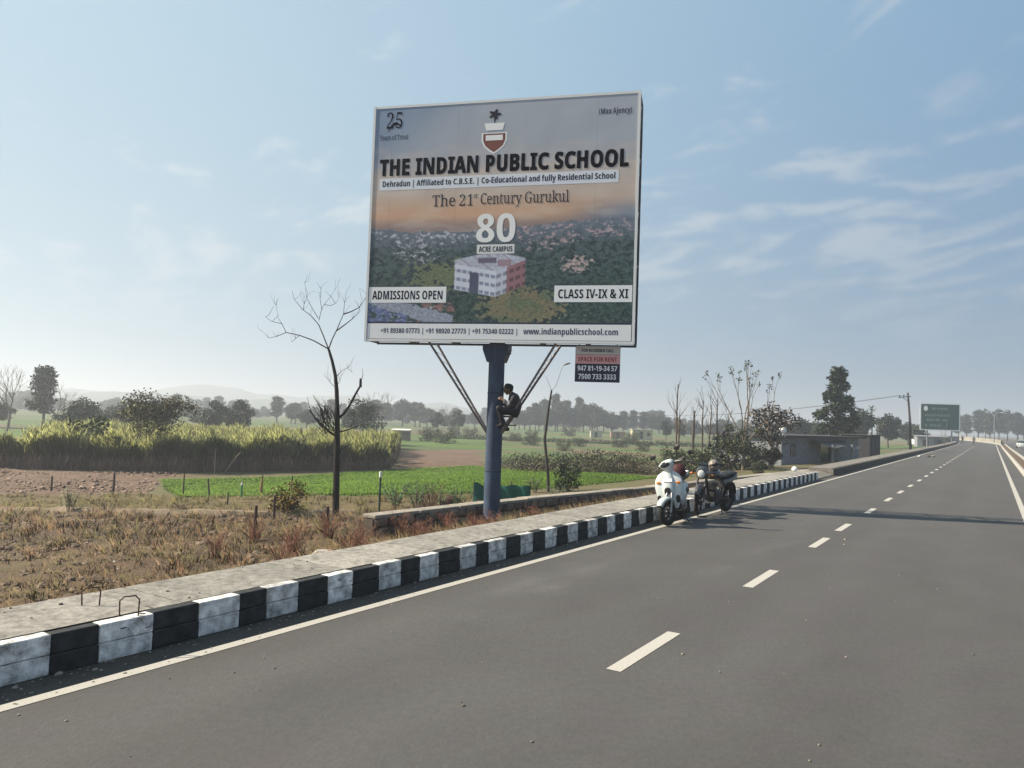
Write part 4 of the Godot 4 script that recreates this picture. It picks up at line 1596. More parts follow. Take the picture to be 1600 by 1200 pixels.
func crown(g: Geo, lobes: Array, n: int, size: float, base: Color, vary := 0.3) -> void:
	# lobes: [centre, radii]; leaf sprays through each lobe's volume, denser at its skin
	var vol := 0.0
	for l in lobes: vol += l[1].x * l[1].y * l[1].z
	for l in lobes:
		var share := int(n * l[1].x * l[1].y * l[1].z / vol) + 8
		var hue := rng.randf_range(-0.12, 0.12)
		for i in share:
			var d := Vector3(rng.randfn(), rng.randfn(), rng.randfn()).normalized()
			var rr := pow(rng.randf(), 0.38) * rng.randf_range(0.8, 1.12)
			var p: Vector3 = l[0] + d * l[1] * rr
			var along := (Vector3(rng.randfn(), rng.randfn() * 0.6 - 0.2, rng.randfn()) + d * 0.5).normalized() * size * rng.randf_range(0.6, 1.3)
			var across := along.cross(Vector3(rng.randfn(), rng.randfn(), rng.randfn())).normalized() * size * rng.randf_range(0.22, 0.4)
			var nn := along.cross(across).normalized()
			if nn.dot(d + Vector3.UP * 0.4) < 0: nn = -nn
			var k := 1.0 + rng.randf_range(-vary, vary)
			g.col = Color(base.r * k * (1.0 + hue), base.g * k, base.b * k * (1.0 - hue))
			g.leaf(p, along, across, (nn + d * 0.6).normalized())

func tree_of(kind: String, called: String, h: float, w: float, leafc: Color, seed_: int, label: String, group := "") -> Node3D:
	rng.seed = seed_
	var trunk := Geo.new()
	trunk.col = Color(0.10, 0.082, 0.068)
	var leaves := Geo.new()
	var lobes := []
	var r0 := h * 0.022
	if kind == "broad" or kind == "thin":
		trunk.tube([Vector3(0, -0.1, 0), Vector3(0.02 * h, h * 0.25, 0), Vector3(0.0, h * 0.5, 0.02 * h)], [r0 * 1.4, r0, r0 * 0.7], 7)
		for i in 11:
			var a := TAU * i / 11.0 * 2.4 + rng.randf()
			var y := rng.randf_range(0.36, 0.82)
			var rr := w * 0.5 * sqrt(maxf(0.0, 1.0 - pow((y - 0.52) / 0.45, 2.0))) * rng.randf_range(0.25, 0.72)
			var c := Vector3(cos(a) * rr, y * h, sin(a) * rr)
			lobes.append([c, Vector3(w * 0.2, h * 0.14, w * 0.2) * rng.randf_range(0.75, 1.2)])
			trunk.tube([Vector3(0.0, h * 0.32, 0.01 * h), c * 0.6 + Vector3(0, h * 0.18, 0), c], [r0 * 0.6, r0 * 0.35, r0 * 0.12], 5, false)
		lobes.append([Vector3(0, h * 0.86, 0), Vector3(w * 0.17, h * 0.12, w * 0.17)])
		crown(leaves, lobes, 1500 if kind == "thin" else 4200, h * (0.045 if kind == "thin" else 0.062), leafc)
	elif kind == "tall":
		trunk.tube([Vector3(0, -0.1, 0), Vector3(0.015 * h, h * 0.4, 0), Vector3(-0.01 * h, h * 0.75, 0), Vector3(0, h * 0.95, 0)], [r0, r0 * 0.75, r0 * 0.45, r0 * 0.15], 7)
		for i in 12:
			var y := lerpf(0.36, 0.93, i / 11.0) + rng.randf_range(-0.03, 0.03)
			var a := i * 2.4 + rng.randf() * 0.6
			var rr := w * rng.randf_range(0.1, 0.34) * (1.15 - y * 0.75)
			var c := Vector3(cos(a) * rr, y * h, sin(a) * rr)
			lobes.append([c, Vector3(w * 0.27, h * 0.085, w * 0.27) * rng.randf_range(0.75, 1.25)])
			trunk.tube([Vector3(0, (y - 0.1) * h, 0), c], [r0 * 0.3, r0 * 0.1], 4, false)
		crown(leaves, lobes, 3600, h * 0.046, leafc)
	elif kind == "bigdark":
		trunk.tube([Vector3(0, -0.2, 0), Vector3(0.05, h * 0.3, 0), Vector3(-0.1, h * 0.6, 0.05), Vector3(0, h * 0.92, 0)], [r0 * 1.5, r0 * 1.1, r0 * 0.7, r0 * 0.2], 8)
		for lev in 13:
			var y := lerpf(0.27, 0.96, lev / 12.0)
			var reach: float = w * 0.5 * lerpf(0.98, 0.16, pow(ss(0.32, 1.06, y), 0.85)) * [0.7, 0.85, 1.0, 0.92][mini(lev, 3)]
			var count := 7 if y < 0.75 else 4
			for k in count:
				if rng.randf() < 0.36: continue
				var a := TAU * (k + 0.5 * (lev % 2) + rng.randf_range(-0.25, 0.25)) / count
				var rr: float = reach * rng.randf_range(0.62, 1.0)
				var c := Vector3(cos(a) * rr, (y + rng.randf_range(-0.025, 0.025)) * h, sin(a) * rr)
				lobes.append([c, Vector3(w * 0.115, h * 0.04, w * 0.115) * rng.randf_range(0.65, 1.3)])
				trunk.tube([Vector3(0, (y - 0.1) * h, 0), c * 0.6 + Vector3(0, y * h * 0.38, 0), c], [r0 * 0.35, r0 * 0.22, r0 * 0.1], 5, false)
			lobes.append([Vector3(rng.randf_range(-0.2, 0.2), y * h, rng.randf_range(-0.2, 0.2)), Vector3(w * 0.11, h * 0.045, w * 0.11)])
		lobes.append([Vector3(-0.5, h * 1.0, 0.2), Vector3(0.35, 0.5, 0.35)])
		lobes.append([Vector3(0.5, h * 0.98, -0.2), Vector3(0.35, 0.5, 0.35)])
		crown(leaves, lobes, 8500, 0.34, leafc, 0.4)
	elif kind == "sparse":
		var tips := []
		trunk.col = Color(0.13, 0.11, 0.09)
		trunk.tube([Vector3(0, -0.1, 0), Vector3(0.05, h * 0.18, 0), Vector3(0.0, h * 0.34, 0.04)], [0.14, 0.11, 0.09], 8)
		for k in 6:
			var a := TAU * k / 6.0 + rng.randf() * 0.5
			branch(trunk, tips, Vector3(0, h * (0.22 + 0.02 * k), 0), Vector3(cos(a) * 0.62, 1.0, sin(a) * 0.62).normalized(), h * 0.34, 0.06, 2, 0.34, 0.7, 2)
		for t in tips:
			if rng.randf() < 0.75:
				lobes.append([t, Vector3(0.14, 0.2, 0.14) * rng.randf_range(0.5, 1.3)])
		for k in 9:
			var a := rng.randf() * TAU
			lobes.append([Vector3(cos(a) * w * 0.22, h * rng.randf_range(0.12, 0.42), sin(a) * w * 0.22), Vector3(0.5, 0.4, 0.5) * rng.randf_range(0.6, 1.2)])
		crown(leaves, lobes, 2300, 0.15, leafc, 0.4)
	elif kind == "bare" or kind == "twiggy":
		var tips := []
		trunk.col = Color(0.16, 0.135, 0.115) if kind == "bare" else Color(0.13, 0.10, 0.085)
		trunk.tube([Vector3(0, -0.1, 0), Vector3(0.02 * h, h * 0.22, 0), Vector3(0, h * 0.36, 0)], [r0, r0 * 0.8, r0 * 0.65], 7)
		var nb := 4 if kind == "bare" else 6
		for k in nb:
			var a := TAU * k / nb + rng.randf() * 0.6
			branch(trunk, tips, Vector3(0, h * (0.28 + 0.03 * (k % 3)), 0), Vector3(cos(a) * w / h, 0.9, sin(a) * w / h).normalized(), h * 0.28, r0 * 0.5, 3, 0.42, 0.4, 3 if kind == "bare" else 3)
		if kind == "twiggy":
			for t in tips:
				if rng.randf() < 0.8: lobes.append([t, Vector3(0.3, 0.24, 0.3)])
			crown(leaves, lobes, 3800, 0.15, leafc, 0.35)
		else:
			leaves = null
	elif kind == "fan":
		var tips := []
		for k in 9:
			var a := TAU * k / 9.0 + rng.randf() * 0.4
			branch(trunk, tips, Vector3(0, 0.0, 0), Vector3(cos(a) * 0.5, 1.0, sin(a) * 0.5).normalized(), h * 0.44, 0.035, 2, 0.3, 0.5, 3)
		for t in tips: lobes.append([t, Vector3(0.5, 0.42, 0.5) * rng.randf_range(0.7, 1.2)])
		lobes.append([Vector3(0, h * 0.68, 0), Vector3(w * 0.4, h * 0.24, w * 0.4)])
		crown(leaves, lobes, 4600, 0.17, leafc, 0.35)
	elif kind == "palm":
		trunk.tube([Vector3(0, -0.1, 0), Vector3(0.1, h * 0.5, 0), Vector3(0, h * 0.92, 0)], [0.16, 0.13, 0.11], 8)
		for i in 22:
			var a := i * 2.4
			var el := rng.randf_range(-0.5, 0.9)
			var d := Vector3(cos(a) * cos(el), sin(el), sin(a) * cos(el))
			for k in 5:
				leaves.col = leafc * rng.randf_range(0.7, 1.2)
				leaves.leaf(Vector3(0, h * 0.93, 0) + d * 0.18 * k, d * 0.45 + Vector3(0, -0.04 * k, 0), d.cross(Vector3.UP).normalized() * 0.11, Vector3.UP)
	elif kind == "shrub":
		for k in 7:
			var a := TAU * k / 7.0 + rng.randf()
			var tip := Vector3(cos(a) * w * 0.35, h * rng.randf_range(0.5, 0.85), sin(a) * w * 0.35)
			trunk.tube([Vector3(cos(a) * 0.03, -0.05, sin(a) * 0.03), tip * 0.5 + Vector3(0, h * 0.06, 0), tip], [h * 0.016, h * 0.011, h * 0.005], 4, false)
			lobes.append([tip * Vector3(0.9, 1, 0.9), Vector3(w * 0.22, h * 0.2, w * 0.22) * rng.randf_range(0.7, 1.2)])
		lobes.append([Vector3(0, h * 0.42, 0), Vector3(w * 0.3, h * 0.26, w * 0.3)])
		for k in 6:
			var a := TAU * k / 6.0 + rng.randf()
			lobes.append([Vector3(cos(a) * w * 0.3, h * rng.randf_range(0.08, 0.3), sin(a) * w * 0.3), Vector3(w * 0.24, h * 0.2, w * 0.24) * rng.randf_range(0.6, 1.2)])
		crown(leaves, lobes, 1400, h * 0.085, leafc, 0.4)
	elif kind == "weed":       # upright stems with narrow leaves
		for k in 10:
			var a := TAU * k / 10.0 + rng.randf()
			var tip := Vector3(cos(a) * w * rng.randf_range(0.15, 0.5), h * rng.randf_range(0.6, 1.0), sin(a) * w * rng.randf_range(0.15, 0.5))
			trunk.tube([Vector3(cos(a) * 0.05, -0.05, sin(a) * 0.05), tip * Vector3(0.45, 0.5, 0.45), tip], [0.011, 0.008, 0.004], 4, false)
			for j in 26:
				var t := rng.randf_range(0.25, 1.0)
				var p := Vector3(cos(a) * 0.05, 0, sin(a) * 0.05).lerp(tip, t)
				var b := rng.randf() * TAU
				leaves.col = leafc * rng.randf_range(0.65, 1.3)
				leaves.leaf(p, Vector3(cos(b), rng.randf_range(-0.4, 0.5), sin(b)) * rng.randf_range(0.08, 0.17), Vector3(-sin(b), 0.2, cos(b)) * 0.028, Vector3(0, 1, 0.2))
	elif kind == "dry":        # leafless twiggy clump
		trunk.col = leafc
		for k in 34:
			var a := rng.randf() * TAU
			var tip := Vector3(cos(a) * w * rng.randf_range(0.1, 0.5), h * rng.randf_range(0.4, 1.0), sin(a) * w * rng.randf_range(0.1, 0.5))
			trunk.col = leafc * rng.randf_range(0.6, 1.3)
			trunk.tube([Vector3(cos(a) * 0.06, -0.05, sin(a) * 0.06), tip * Vector3(0.4, 0.55, 0.4), tip], [0.008, 0.006, 0.003], 4, false)
			for j in 3:
				var p := tip * rng.randf_range(0.5, 0.95)
				trunk.rod(p, p + Vector3(rng.randf_range(-0.14, 0.14), rng.randf_range(0.02, 0.16), rng.randf_range(-0.14, 0.14)), 0.003, 3)
		leaves = null
	var o := thing(called, label, {"shrub": "bush", "weed": "plant", "dry": "dead plant"}.get(kind, "tree"), Vector3.ZERO, 0.0, group)
	part("stem" if kind in ["shrub", "weed", "dry"] else "trunk", trunk, M.bark if h > 3.0 and kind != "dry" else M.plain, o)
	if leaves:
		part("foliage" if kind in ["shrub", "weed"] else "crown", leaves, M.leaf, o)
	return o

func put(o: Node3D, x: float, z: float, turn := 0.0, y := NAN) -> void:
	o.position = Vector3(x, lie(x, z) if is_nan(y) else y, z)
	o.rotation.y = turn

func trees() -> void:
	dead_tree()
	var dark := Color(0.035, 0.055, 0.024)
	var mid := Color(0.055, 0.08, 0.03)
	var grey := Color(0.075, 0.085, 0.055)
	# --- one of each, left to right
	put(tree_of("tall", "tall_tree", 10.0, 4.8, Color(0.06, 0.07, 0.045), 101, "tall clump-headed tree at the far left behind the sugarcane"), -125.5, -63.0, 0.4)
	put(tree_of("bare", "bare_tree", 9.9, 5.6, grey, 102, "tall leafless grey tree at the left edge of the view"), -121.4, -56.1, 1.0)
	put(tree_of("bare", "bare_tree", 7.6, 5.0, grey, 103, "shorter leafless tree beside the clump-headed tree at far left"), -116.0, -60.0, 2.0)
	put(tree_of("broad", "round_tree", 5.3, 6.9, dark, 104, "dark round-headed tree behind the left end of the sugarcane"), -100.4, -55.1, 0.0)
	put(tree_of("fan", "fan_tree", 5.2, 5.0, Color(0.105, 0.10, 0.04), 105, "olive fan-shaped tree growing out of the sugarcane"), -49.3, -32.0)
	put(tree_of("shrub", "bush", 3.5, 2.8, Color(0.06, 0.085, 0.025), 106, "dark green bush standing in the sugarcane left of the fan-shaped tree"), -54.6, -30.4)
	var d1 := tree_of("broad", "dark_tree", 5.8, 5.0, dark, 107, "dark flat-topped tree behind the sugarcane, left one of a pair")
	put(d1, -102.9, -77.1)
	dup(d1, Vector3(-101.5, -2.2, -80.6), 2.1, Vector3(1.0, 1.04, 1.0), "dark bushy tree behind the sugarcane, right one of a pair")
	put(tree_of("tall", "dark_tree", 6.2, 6.6, Color(0.03, 0.05, 0.026), 108, "dense dark tree just right of the dead tree's trunk"), -76.3, -82.0)
	put(tree_of("bare", "pale_bare_tree", 9.7, 6.7, grey, 109, "pale leafless tree with a whitish trunk between the dead tree and the billboard post"), -107.7, -121.3)
	var rb := tree_of("broad", "round_tree", 5.6, 4.6, Color(0.045, 0.065, 0.035), 110, "round dark tree far off, just left of the billboard post's left strut")
	put(rb, -122.3, -159.4)
	dup(rb, Vector3(-120.5, -2.2, -166.4), 1.3, Vector3(1.05, 1.16, 1.05), "round dark tree far off behind the billboard post's left strut")
	dup(rb, Vector3(-71.9, -2.2, -191.0), 2.3, Vector3(0.85, 1.0, 0.85), "dark round tree right of the far yellow house, left one of two")
	dup(rb, Vector3(-70.8, -2.2, -197.5), 3.7, Vector3(0.85, 1.06, 0.85), "dark round tree right of the far yellow house, right one of two")
	dup(rb, Vector3(-106.4, -2.2, -110.3), 5.0, Vector3(0.9, 0.9, 0.9), "small round tree behind the dense dark tree near the dead tree")
	put(tree_of("bare", "bare_tree", 8.3, 5.8, grey, 111, "faint leafless tree between the two far round trees left of the post"), -137.8, -185.1)
	put(tree_of("sparse", "sparse_tree", 7.8, 5.4, Color(0.06, 0.075, 0.03), 112, "tall thin tree with few leaf tufts behind the motorcycle"), -15.6, -57.5, 0.3)
	put(tree_of("thin", "brown_tree", 5.3, 4.4, Color(0.11, 0.09, 0.072), 113, "grey-brown broad tree left of the grey house"), -14.6, -61.6)
	put(tree_of("broad", "small_dark_tree", 1.7, 1.5, Color(0.03, 0.028, 0.026), 114, "small dark round tree in front of the grey house's left corner"), -13.3, -57.0)
	put(tree_of("bigdark", "big_tree", 10.9, 5.7, Color(0.026, 0.045, 0.017), 115, "big dark green tree rising behind the grey house"), -16.4, -103.0, 0.5)
	put(tree_of("palm", "palm", 8.6, 2.0, Color(0.05, 0.07, 0.03), 116, "slim palm standing above the trees right of the big dark tree"), -20.6, -170.0)
	# stand of bare upright trunks behind the motorcycle
	var sx := [[-20.6, -57.0, 6.6], [-19.5, -57.6, 4.6], [-19.0, -58.4, 5.4], [-18.4, -57.9, 5.2], [-17.9, -58.8, 5.7], [-21.5, -60.0, 4.8], [-17.2, -59.5, 4.4]]
	var words := ["tallest leafless pole-like tree of the stand behind the motorcycle", "short thick lopped tree with a forked top behind the motorcycle", "leafless pole-like tree in the middle of the stand", "slender leafless tree right of the lopped one", "leafless tree with short upturned twigs at the stand's right", "faint leafless tree at the left end of the stand", "low leafless tree at the right end of the stand"]
	for i in sx.size():
		rng.seed = 300 + i
		var g := Geo.new()
		g.col = Color(0.085, 0.068, 0.06) * rng.randf_range(0.8, 1.3)
		var h: float = sx[i][2]
		var lean := Vector3(rng.randf_range(-0.2, 0.2), 0, rng.randf_range(-0.2, 0.2))
		var thick := 0.12 if i == 1 else 0.075
		g.tube([Vector3(0, -0.1, 0), lean * 0.4 + Vector3(0, h * 0.4, 0), lean + Vector3(0, h * 0.75, 0), lean + Vector3(0.05, h, 0)], [thick, thick * 0.9, thick * 0.75, thick * 0.5 if i < 2 else 0.015], 7)
		var tips := []
		for k in 11:
			var a := rng.randf() * TAU
			branch(g, tips, lean * 0.8 + Vector3(0, h * rng.randf_range(0.4, 0.95), 0), Vector3(cos(a) * 0.6, 0.8, sin(a) * 0.6).normalized(), h * rng.randf_range(0.1, 0.2), 0.022, 1, 0.4, 0.6, 2)
		single("leafless_tree", g, M.plain, words[i], "tree", Vector3(sx[i][0], lie(sx[i][0], sx[i][1]), sx[i][1]))
	# --- far trees, from a few prototypes
	var T := tree_of("tall", "far_tree", 12.0, 5.6, Color(0.045, 0.06, 0.04), 121, "tall hazy tree of the wood between the billboard post and the small notice", "hazy wood right of the post")
	var B := tree_of("broad", "far_tree", 9.0, 8.0, Color(0.045, 0.06, 0.038), 122, "broad hazy tree of the wood between the billboard post and the small notice", "hazy wood right of the post")
	var wood := [[-146.0, -250.8, 10.9], [-148.1, -261.2, 12.8], [-144.5, -263.5, 15.2], [-138.5, -261.3, 12.5], [-138.9, -272.9, 14.2], [-142, -266, 12.4], [-151.5, -256, 9.5], [-156, -252, 8.6], [-134.5, -268, 11.5], [-140.5, -258, 10.5], [-160, -262, 8.0], [-128.5, -268, 9.8]]
	put(T, -150.0, -266.0)
	T.scale = Vector3(0.9, 0.8, 0.9)
	for w in wood:
		rng.seed = int(w[0] * -31.0)
		dup(T, Vector3(w[0], -2.2, w[1]), rng.randf() * 6.0, Vector3(1.0, w[2] / 12.0, 1.0), T.get_meta("label"), T.get_meta("group"))
	put(B, -132.3, -271.1)
	B.scale = Vector3(1.25, 1.3, 1.25)
	for w in [[-132.7, -282.7, 9.2, 1.1], [-154.7, -257.1, 8.0, 1.0], [-136, -277, 10.6, 1.2], [-126.5, -276, 8.4, 1.1], [-143.5, -256, 8.8, 0.9], [-148.5, -258, 8.2, 0.9], [-138, -266, 9.4, 1.0], [-124, -272, 7.2, 1.0]]:
		rng.seed = int(w[0] * -37.0)
		dup(B, Vector3(w[0], -2.2, w[1]), rng.randf() * 6.0, Vector3(w[3], w[2] / 9.0, w[3]), B.get_meta("label"), B.get_meta("group"))
	for w in [[-130.2, -296.0, 9.4], [-127.4, -300.1, 9.9], [-125.2, -305.1, 9.5], [-124.0, -311.7, 8.9], [-121.0, -313.6, 8.4], [-119.0, -318.0, 7.6]]:
		rng.seed = int(w[0] * -41.0)
		dup(T, Vector3(w[0], -2.2, w[1]), rng.randf() * 6.0, Vector3(1.0, w[2] / 12.0, 1.0), "slim hazy tree in the row behind the far yellow house", "row behind the yellow house")
	for w in [[-205.0, -178.4, 9.4], [-181.3, -222.8, 9.5], [-176.8, -255.0, 6.4], [-188.0, -214.0, 8.8], [-200.0, -182.0, 7.4]]:
		rng.seed = int(w[0] * -43.0)
		dup(T, Vector3(w[0], -2.2, w[1]), rng.randf() * 6.0, Vector3(1.1, w[2] / 12.0, 1.1), "tall hazy tree far off beyond the dead tree", "far trees beyond the dead tree")
	for w in [[-193.2, -174.0, 6.9, 0.8], [-211.8, -150.6, 5.0, 1.2], [-151.1, -141.4, 5.0, 0.9], [-182.1, -216.4, 10.4, 1.0], [-168.2, -213.2, 7.2, 0.9], [-186.0, -208.0, 8.4, 1.0], [-176.0, -219.0, 9.2, 1.0], [-146.7, -196.9, 5.0, 1.0], [-143.0, -150.0, 4.6, 0.9]]:
		rng.seed = int(w[0] * -47.0)
		dup(B, Vector3(w[0], -2.2, w[1]), rng.randf() * 6.0, Vector3(w[3], w[2] / 9.0, w[3]), "bushy hazy tree far off beyond the dead tree", "far bushy trees beyond the dead tree")
	for w in [[-143.0, -87.5, 4.9, 1.15], [-150.0, -92.0, 4.2, 1.0], [-135.0, -80.0, 3.9, 0.9], [-128.0, -84.0, 3.6, 0.9], [-138.0, -62.0, 4.2, 0.9], [-112.0, -66.0, 3.4, 0.8], [-125.0, -92.0, 3.4, 0.9]]:
		rng.seed = int(w[0] * -53.0)
		dup(B, Vector3(w[0], -2.2, w[1]), rng.randf() * 6.0, Vector3(w[3], w[2] / 9.0, w[3]), "hazy bushy tree behind the left half of the sugarcane", "bushy trees behind the sugarcane")
	for w in [[-31.8, -157.1, 6.4, 0.8], [-31.1, -169.3, 5.8, 0.75], [-21.8, -163.4, 8.0, 0.95], [-18.3, -177.3, 7.4, 0.7], [-18.4, -224.5, 6.2, 0.85], [-26.0, -172.0, 6.6, 0.8], [-14.5, -205.0, 5.2, 0.7], [-38.0, -180.0, 5.6, 0.8]]:
		rng.seed = int(w[0] * -59.0)
		dup(B, Vector3(w[0], lie(w[0], w[1]), w[1]), rng.randf() * 6.0, Vector3(w[3], w[2] / 9.0, w[3]), "olive hazy tree in the group behind the big dark tree", "trees behind the big dark tree")
	for w in [[-85.3, -253.3, 4.4, 0.9], [-79.9, -256.8, 5.2, 1.0], [-62.0, -240.0, 5.0, 0.9], [-52.0, -236.0, 4.6, 0.9], [-45.0, -230.0, 5.0, 0.9], [-92.0, -262.0, 4.6, 1.0]]:
		rng.seed = int(w[0] * -61.0)
		dup(B, Vector3(w[0], -2.2, w[1]), rng.randf() * 6.0, Vector3(w[3], w[2] / 9.0, w[3]), "low hazy tree on the skyline behind the leafless stand", "low trees behind the leafless stand")
	var z := 0
	for x in [-13.5, -9.5, -6.0, -3.0, 0.2, 3.0, 6.0, 9.5, 13.0, 16.5, 20.5, 24.0, 28.0, 31.5, 35.5, 40.0, 45.0, 50.0]:
		rng.seed = 900 + z
		var h := rng.randf_range(11.2, 15.0) * (0.8 if z == 0 else 1.0)
		dup(T if z % 3 else B, Vector3(x + rng.randf_range(-1, 1), -0.2, -395.0 - rng.randf_range(-14, 34)), rng.randf() * 6.0, Vector3(1.15, h / 12.0, 1.15) if z % 3 else Vector3(0.95, h / 9.0, 0.95), "hazy blue-grey tree of the wood at the end of the road" , "wood at the end of the road")
		z += 1
	# the far belt of trees that closes the plain
	rng.seed = 411
	for kind in 2:
		var xf := []
		var cl := []
		for i in 170:
			var az := deg_to_rad(lerpf(66.0, 8.0, rng.randf()))
			var dd := rng.randf_range(330, 520) if i % 2 else rng.randf_range(420, 640)
			var sc := rng.randf_range(0.55, 1.05) * (0.85 + 0.5 * broad.get_noise_2d(az * 300.0, 40.0))
			xf.append(Transform3D(Basis(Vector3.UP, rng.randf() * TAU).scaled(Vector3(sc * 1.35, sc, sc * 1.35)), Vector3(-sin(az) * dd, -2.3 - 0.8 * sc, -cos(az) * dd)))
			var t := rng.randf_range(0.75, 1.25)
			cl.append(Color(t, t, t))
		var src: MeshInstance3D = (T if kind == 0 else B).get_node("crown")
		scatter("far_wood", src.mesh, M.leaf, xf, cl, ["hazy belt of slender far trees along the horizon", "hazy belt of bushy far trees along the horizon"][kind], "wood")
	# --- hedges and shrubs across the middle
	rng.seed = 77
	var H1 := tree_of("shrub", "shrub", 1.3, 3.0, Color(0.095, 0.088, 0.05), 131, "brownish green shrub in the row beyond the bright green field", "shrub row beyond the green field")
	put(H1, -31.6, -52.4)
	for w in [[-29.3, -50.2, 1.1], [-26.98, -48.7, 1.1], [-25.1, -49.1, 1.15], [-23.5, -49.9, 1.2], [-21.8, -51.1, 1.0], [-19.8, -51.4, 1.05], [-34.0, -54.5, 0.9], [-22.6, -48.8, 0.9], [-28.0, -51.5, 1.0], [-20.7, -49.6, 0.95], [-24.3, -51.6, 1.2]]:
		rng.seed = int(w[0] * -67.0)
		dup(H1, Vector3(w[0], lie(w[0], w[1]), w[1]), rng.randf() * 6.0, Vector3(w[2] * rng.randf_range(0.8, 1.4), w[2] * rng.randf_range(0.7, 1.2), w[2] * rng.randf_range(0.8, 1.3)), H1.get_meta("label"), H1.get_meta("group"))
	var H2 := tree_of("shrub", "shrub", 2.0, 2.3, Color(0.075, 0.09, 0.042), 132, "leafy green shrub under the leafless stand behind the bikes", "shrubs under the leafless stand")
	put(H2, -16.97, -52.6)
	for w in [[-17.1, -47.8, 0.75], [-16.8, -58.3, 1.45], [-14.7, -58.7, 0.8], [-18.6, -54.5, 0.9], [-20.4, -55.8, 0.9], [-13.2, -52.0, 0.45], [-16.0, -61.5, 1.2]]:
		rng.seed = int(w[0] * -71.0)
		dup(H2, Vector3(w[0], lie(w[0], w[1]), w[1]), rng.randf() * 6.0, Vector3(w[2] * rng.randf_range(0.85, 1.2), w[2], w[2]), H2.get_meta("label"), H2.get_meta("group"))
	put(tree_of("shrub", "shrub", 1.4, 2.0, Color(0.075, 0.11, 0.03), 133, "green shrub at the left end of the sugarcane"), -57.6, -26.4)
	var far_sh := tree_of("shrub", "shrub", 2.4, 4.0, Color(0.085, 0.10, 0.045), 134, "pale olive shrub in the far fields beyond the fallow strip", "shrubs in the far fields")
	put(far_sh, -75.0, -100.0)
	for w in [[-82, -104, 0.9], [-70, -106, 0.7], [-66, -112, 0.8], [-92, -118, 1.0], [-78, -126, 0.8], [-60, -118, 0.7], [-55, -124, 0.8], [-98, -140, 1.0], [-88, -150, 0.9], [-64, -150, 0.8], [-110, -150, 1.0], [-72, -170, 1.0], [-52, -98, 0.7], [-46, -112, 0.7], [-100, -190, 1.2], [-60, -200, 1.2]]:
		rng.seed = int(w[0] * -73.0 + w[1])
		dup(far_sh, Vector3(w[0], -2.2, w[1]), rng.randf() * 6.0, Vector3(w[2], w[2], w[2]), far_sh.get_meta("label"), far_sh.get_meta("group"))
	# a dark clipped line of bushes across the far fields
	var g := Geo.new()
	rng.seed = 51
	var lobes := []
	for k in 60:
		var p := Vector3(-92, -1.9, -122).lerp(Vector3(-46, -1.9, -152), k / 59.0)
		lobes.append([p + Vector3(0, rng.randf_range(-0.1, 0.2), 0), Vector3(0.75, 0.5, 0.55)])
	crown(g, lobes, 5000, 0.3, Color(0.03, 0.045, 0.02))
	single("hedge", g, M.leaf, "long low dark hedge across the far fields behind the shrub row", "hedge")
	# --- plants close to the wall and on the bank
	var wd := tree_of("weed", "green_weed", 1.15, 1.2, Color(0.07, 0.13, 0.04), 141, "tall leafy green weed behind the stone wall left of the billboard post", "green weeds behind the wall")
	put(wd, -18.6, -22.0)
	for w in [[-17.9, -22.3, 1.0], [-18.2, -23.0, 0.9], [-17.3, -22.9, 0.85], [-16.7, -23.2, 0.8], [-19.2, -22.6, 0.9], [-16.1, -23.6, 0.75], [-15.2, -24.6, 0.8], [-13.6, -25.2, 0.7]]:
		rng.seed = int(w[0] * -79.0)
		dup(wd, Vector3(w[0], lie(w[0], w[1]), w[1]), rng.randf() * 6.0, Vector3(w[2] * 1.2, w[2], w[2] * 1.2), wd.get_meta("label"), wd.get_meta("group"))
	put(tree_of("shrub", "sapling", 1.3, 1.4, Color(0.045, 0.065, 0.028), 142, "dark leafy sapling at the foot of the thin lamp mast"), -17.2, -32.8)
	put(tree_of("weed", "green_weed", 0.8, 1.0, Color(0.06, 0.085, 0.03), 143, "low dark weed left of the thin lamp mast's foot"), -18.3, -31.6)
	put(tree_of("dry", "dead_bush", 1.15, 1.2, Color(0.12, 0.06, 0.045), 144, "reddish leafless bush in front of the stone wall's green weeds"), -16.3, -21.1)
	put(tree_of("dry", "dead_bush", 0.9, 1.1, Color(0.11, 0.07, 0.06), 145, "greyish dry bush before the wall, left of the billboard post"), -14.6, -18.6)
	put(tree_of("shrub", "autumn_bush", 1.1, 1.3, Color(0.19, 0.13, 0.03), 146, "orange-yellow bush left of the dead tree"), -20.0, -18.1)
	put(tree_of("weed", "grey_plant", 1.0, 0.9, Color(0.12, 0.12, 0.07), 147, "grey-green leafy plant on the field bank at the left"), -26.8, -14.5)
	put(tree_of("dry", "brushwood", 0.55, 1.9, Color(0.09, 0.06, 0.04), 148, "heap of dark cut brushwood beside the grey-green plant"), -25.2, -14.9)
	put(tree_of("dry", "dead_bush", 0.42, 0.8, Color(0.11, 0.065, 0.05), 149, "small round dry bush on the field bank right of the brushwood"), -23.0, -16.1)
	var rd := tree_of("dry", "dry_stalks", 0.62, 0.7, Color(0.20, 0.09, 0.06), 150, "clump of reddish dry stalks on the bank beside the footpath", "reddish stalks on the bank")
	put(rd, -10.4, -11.0)
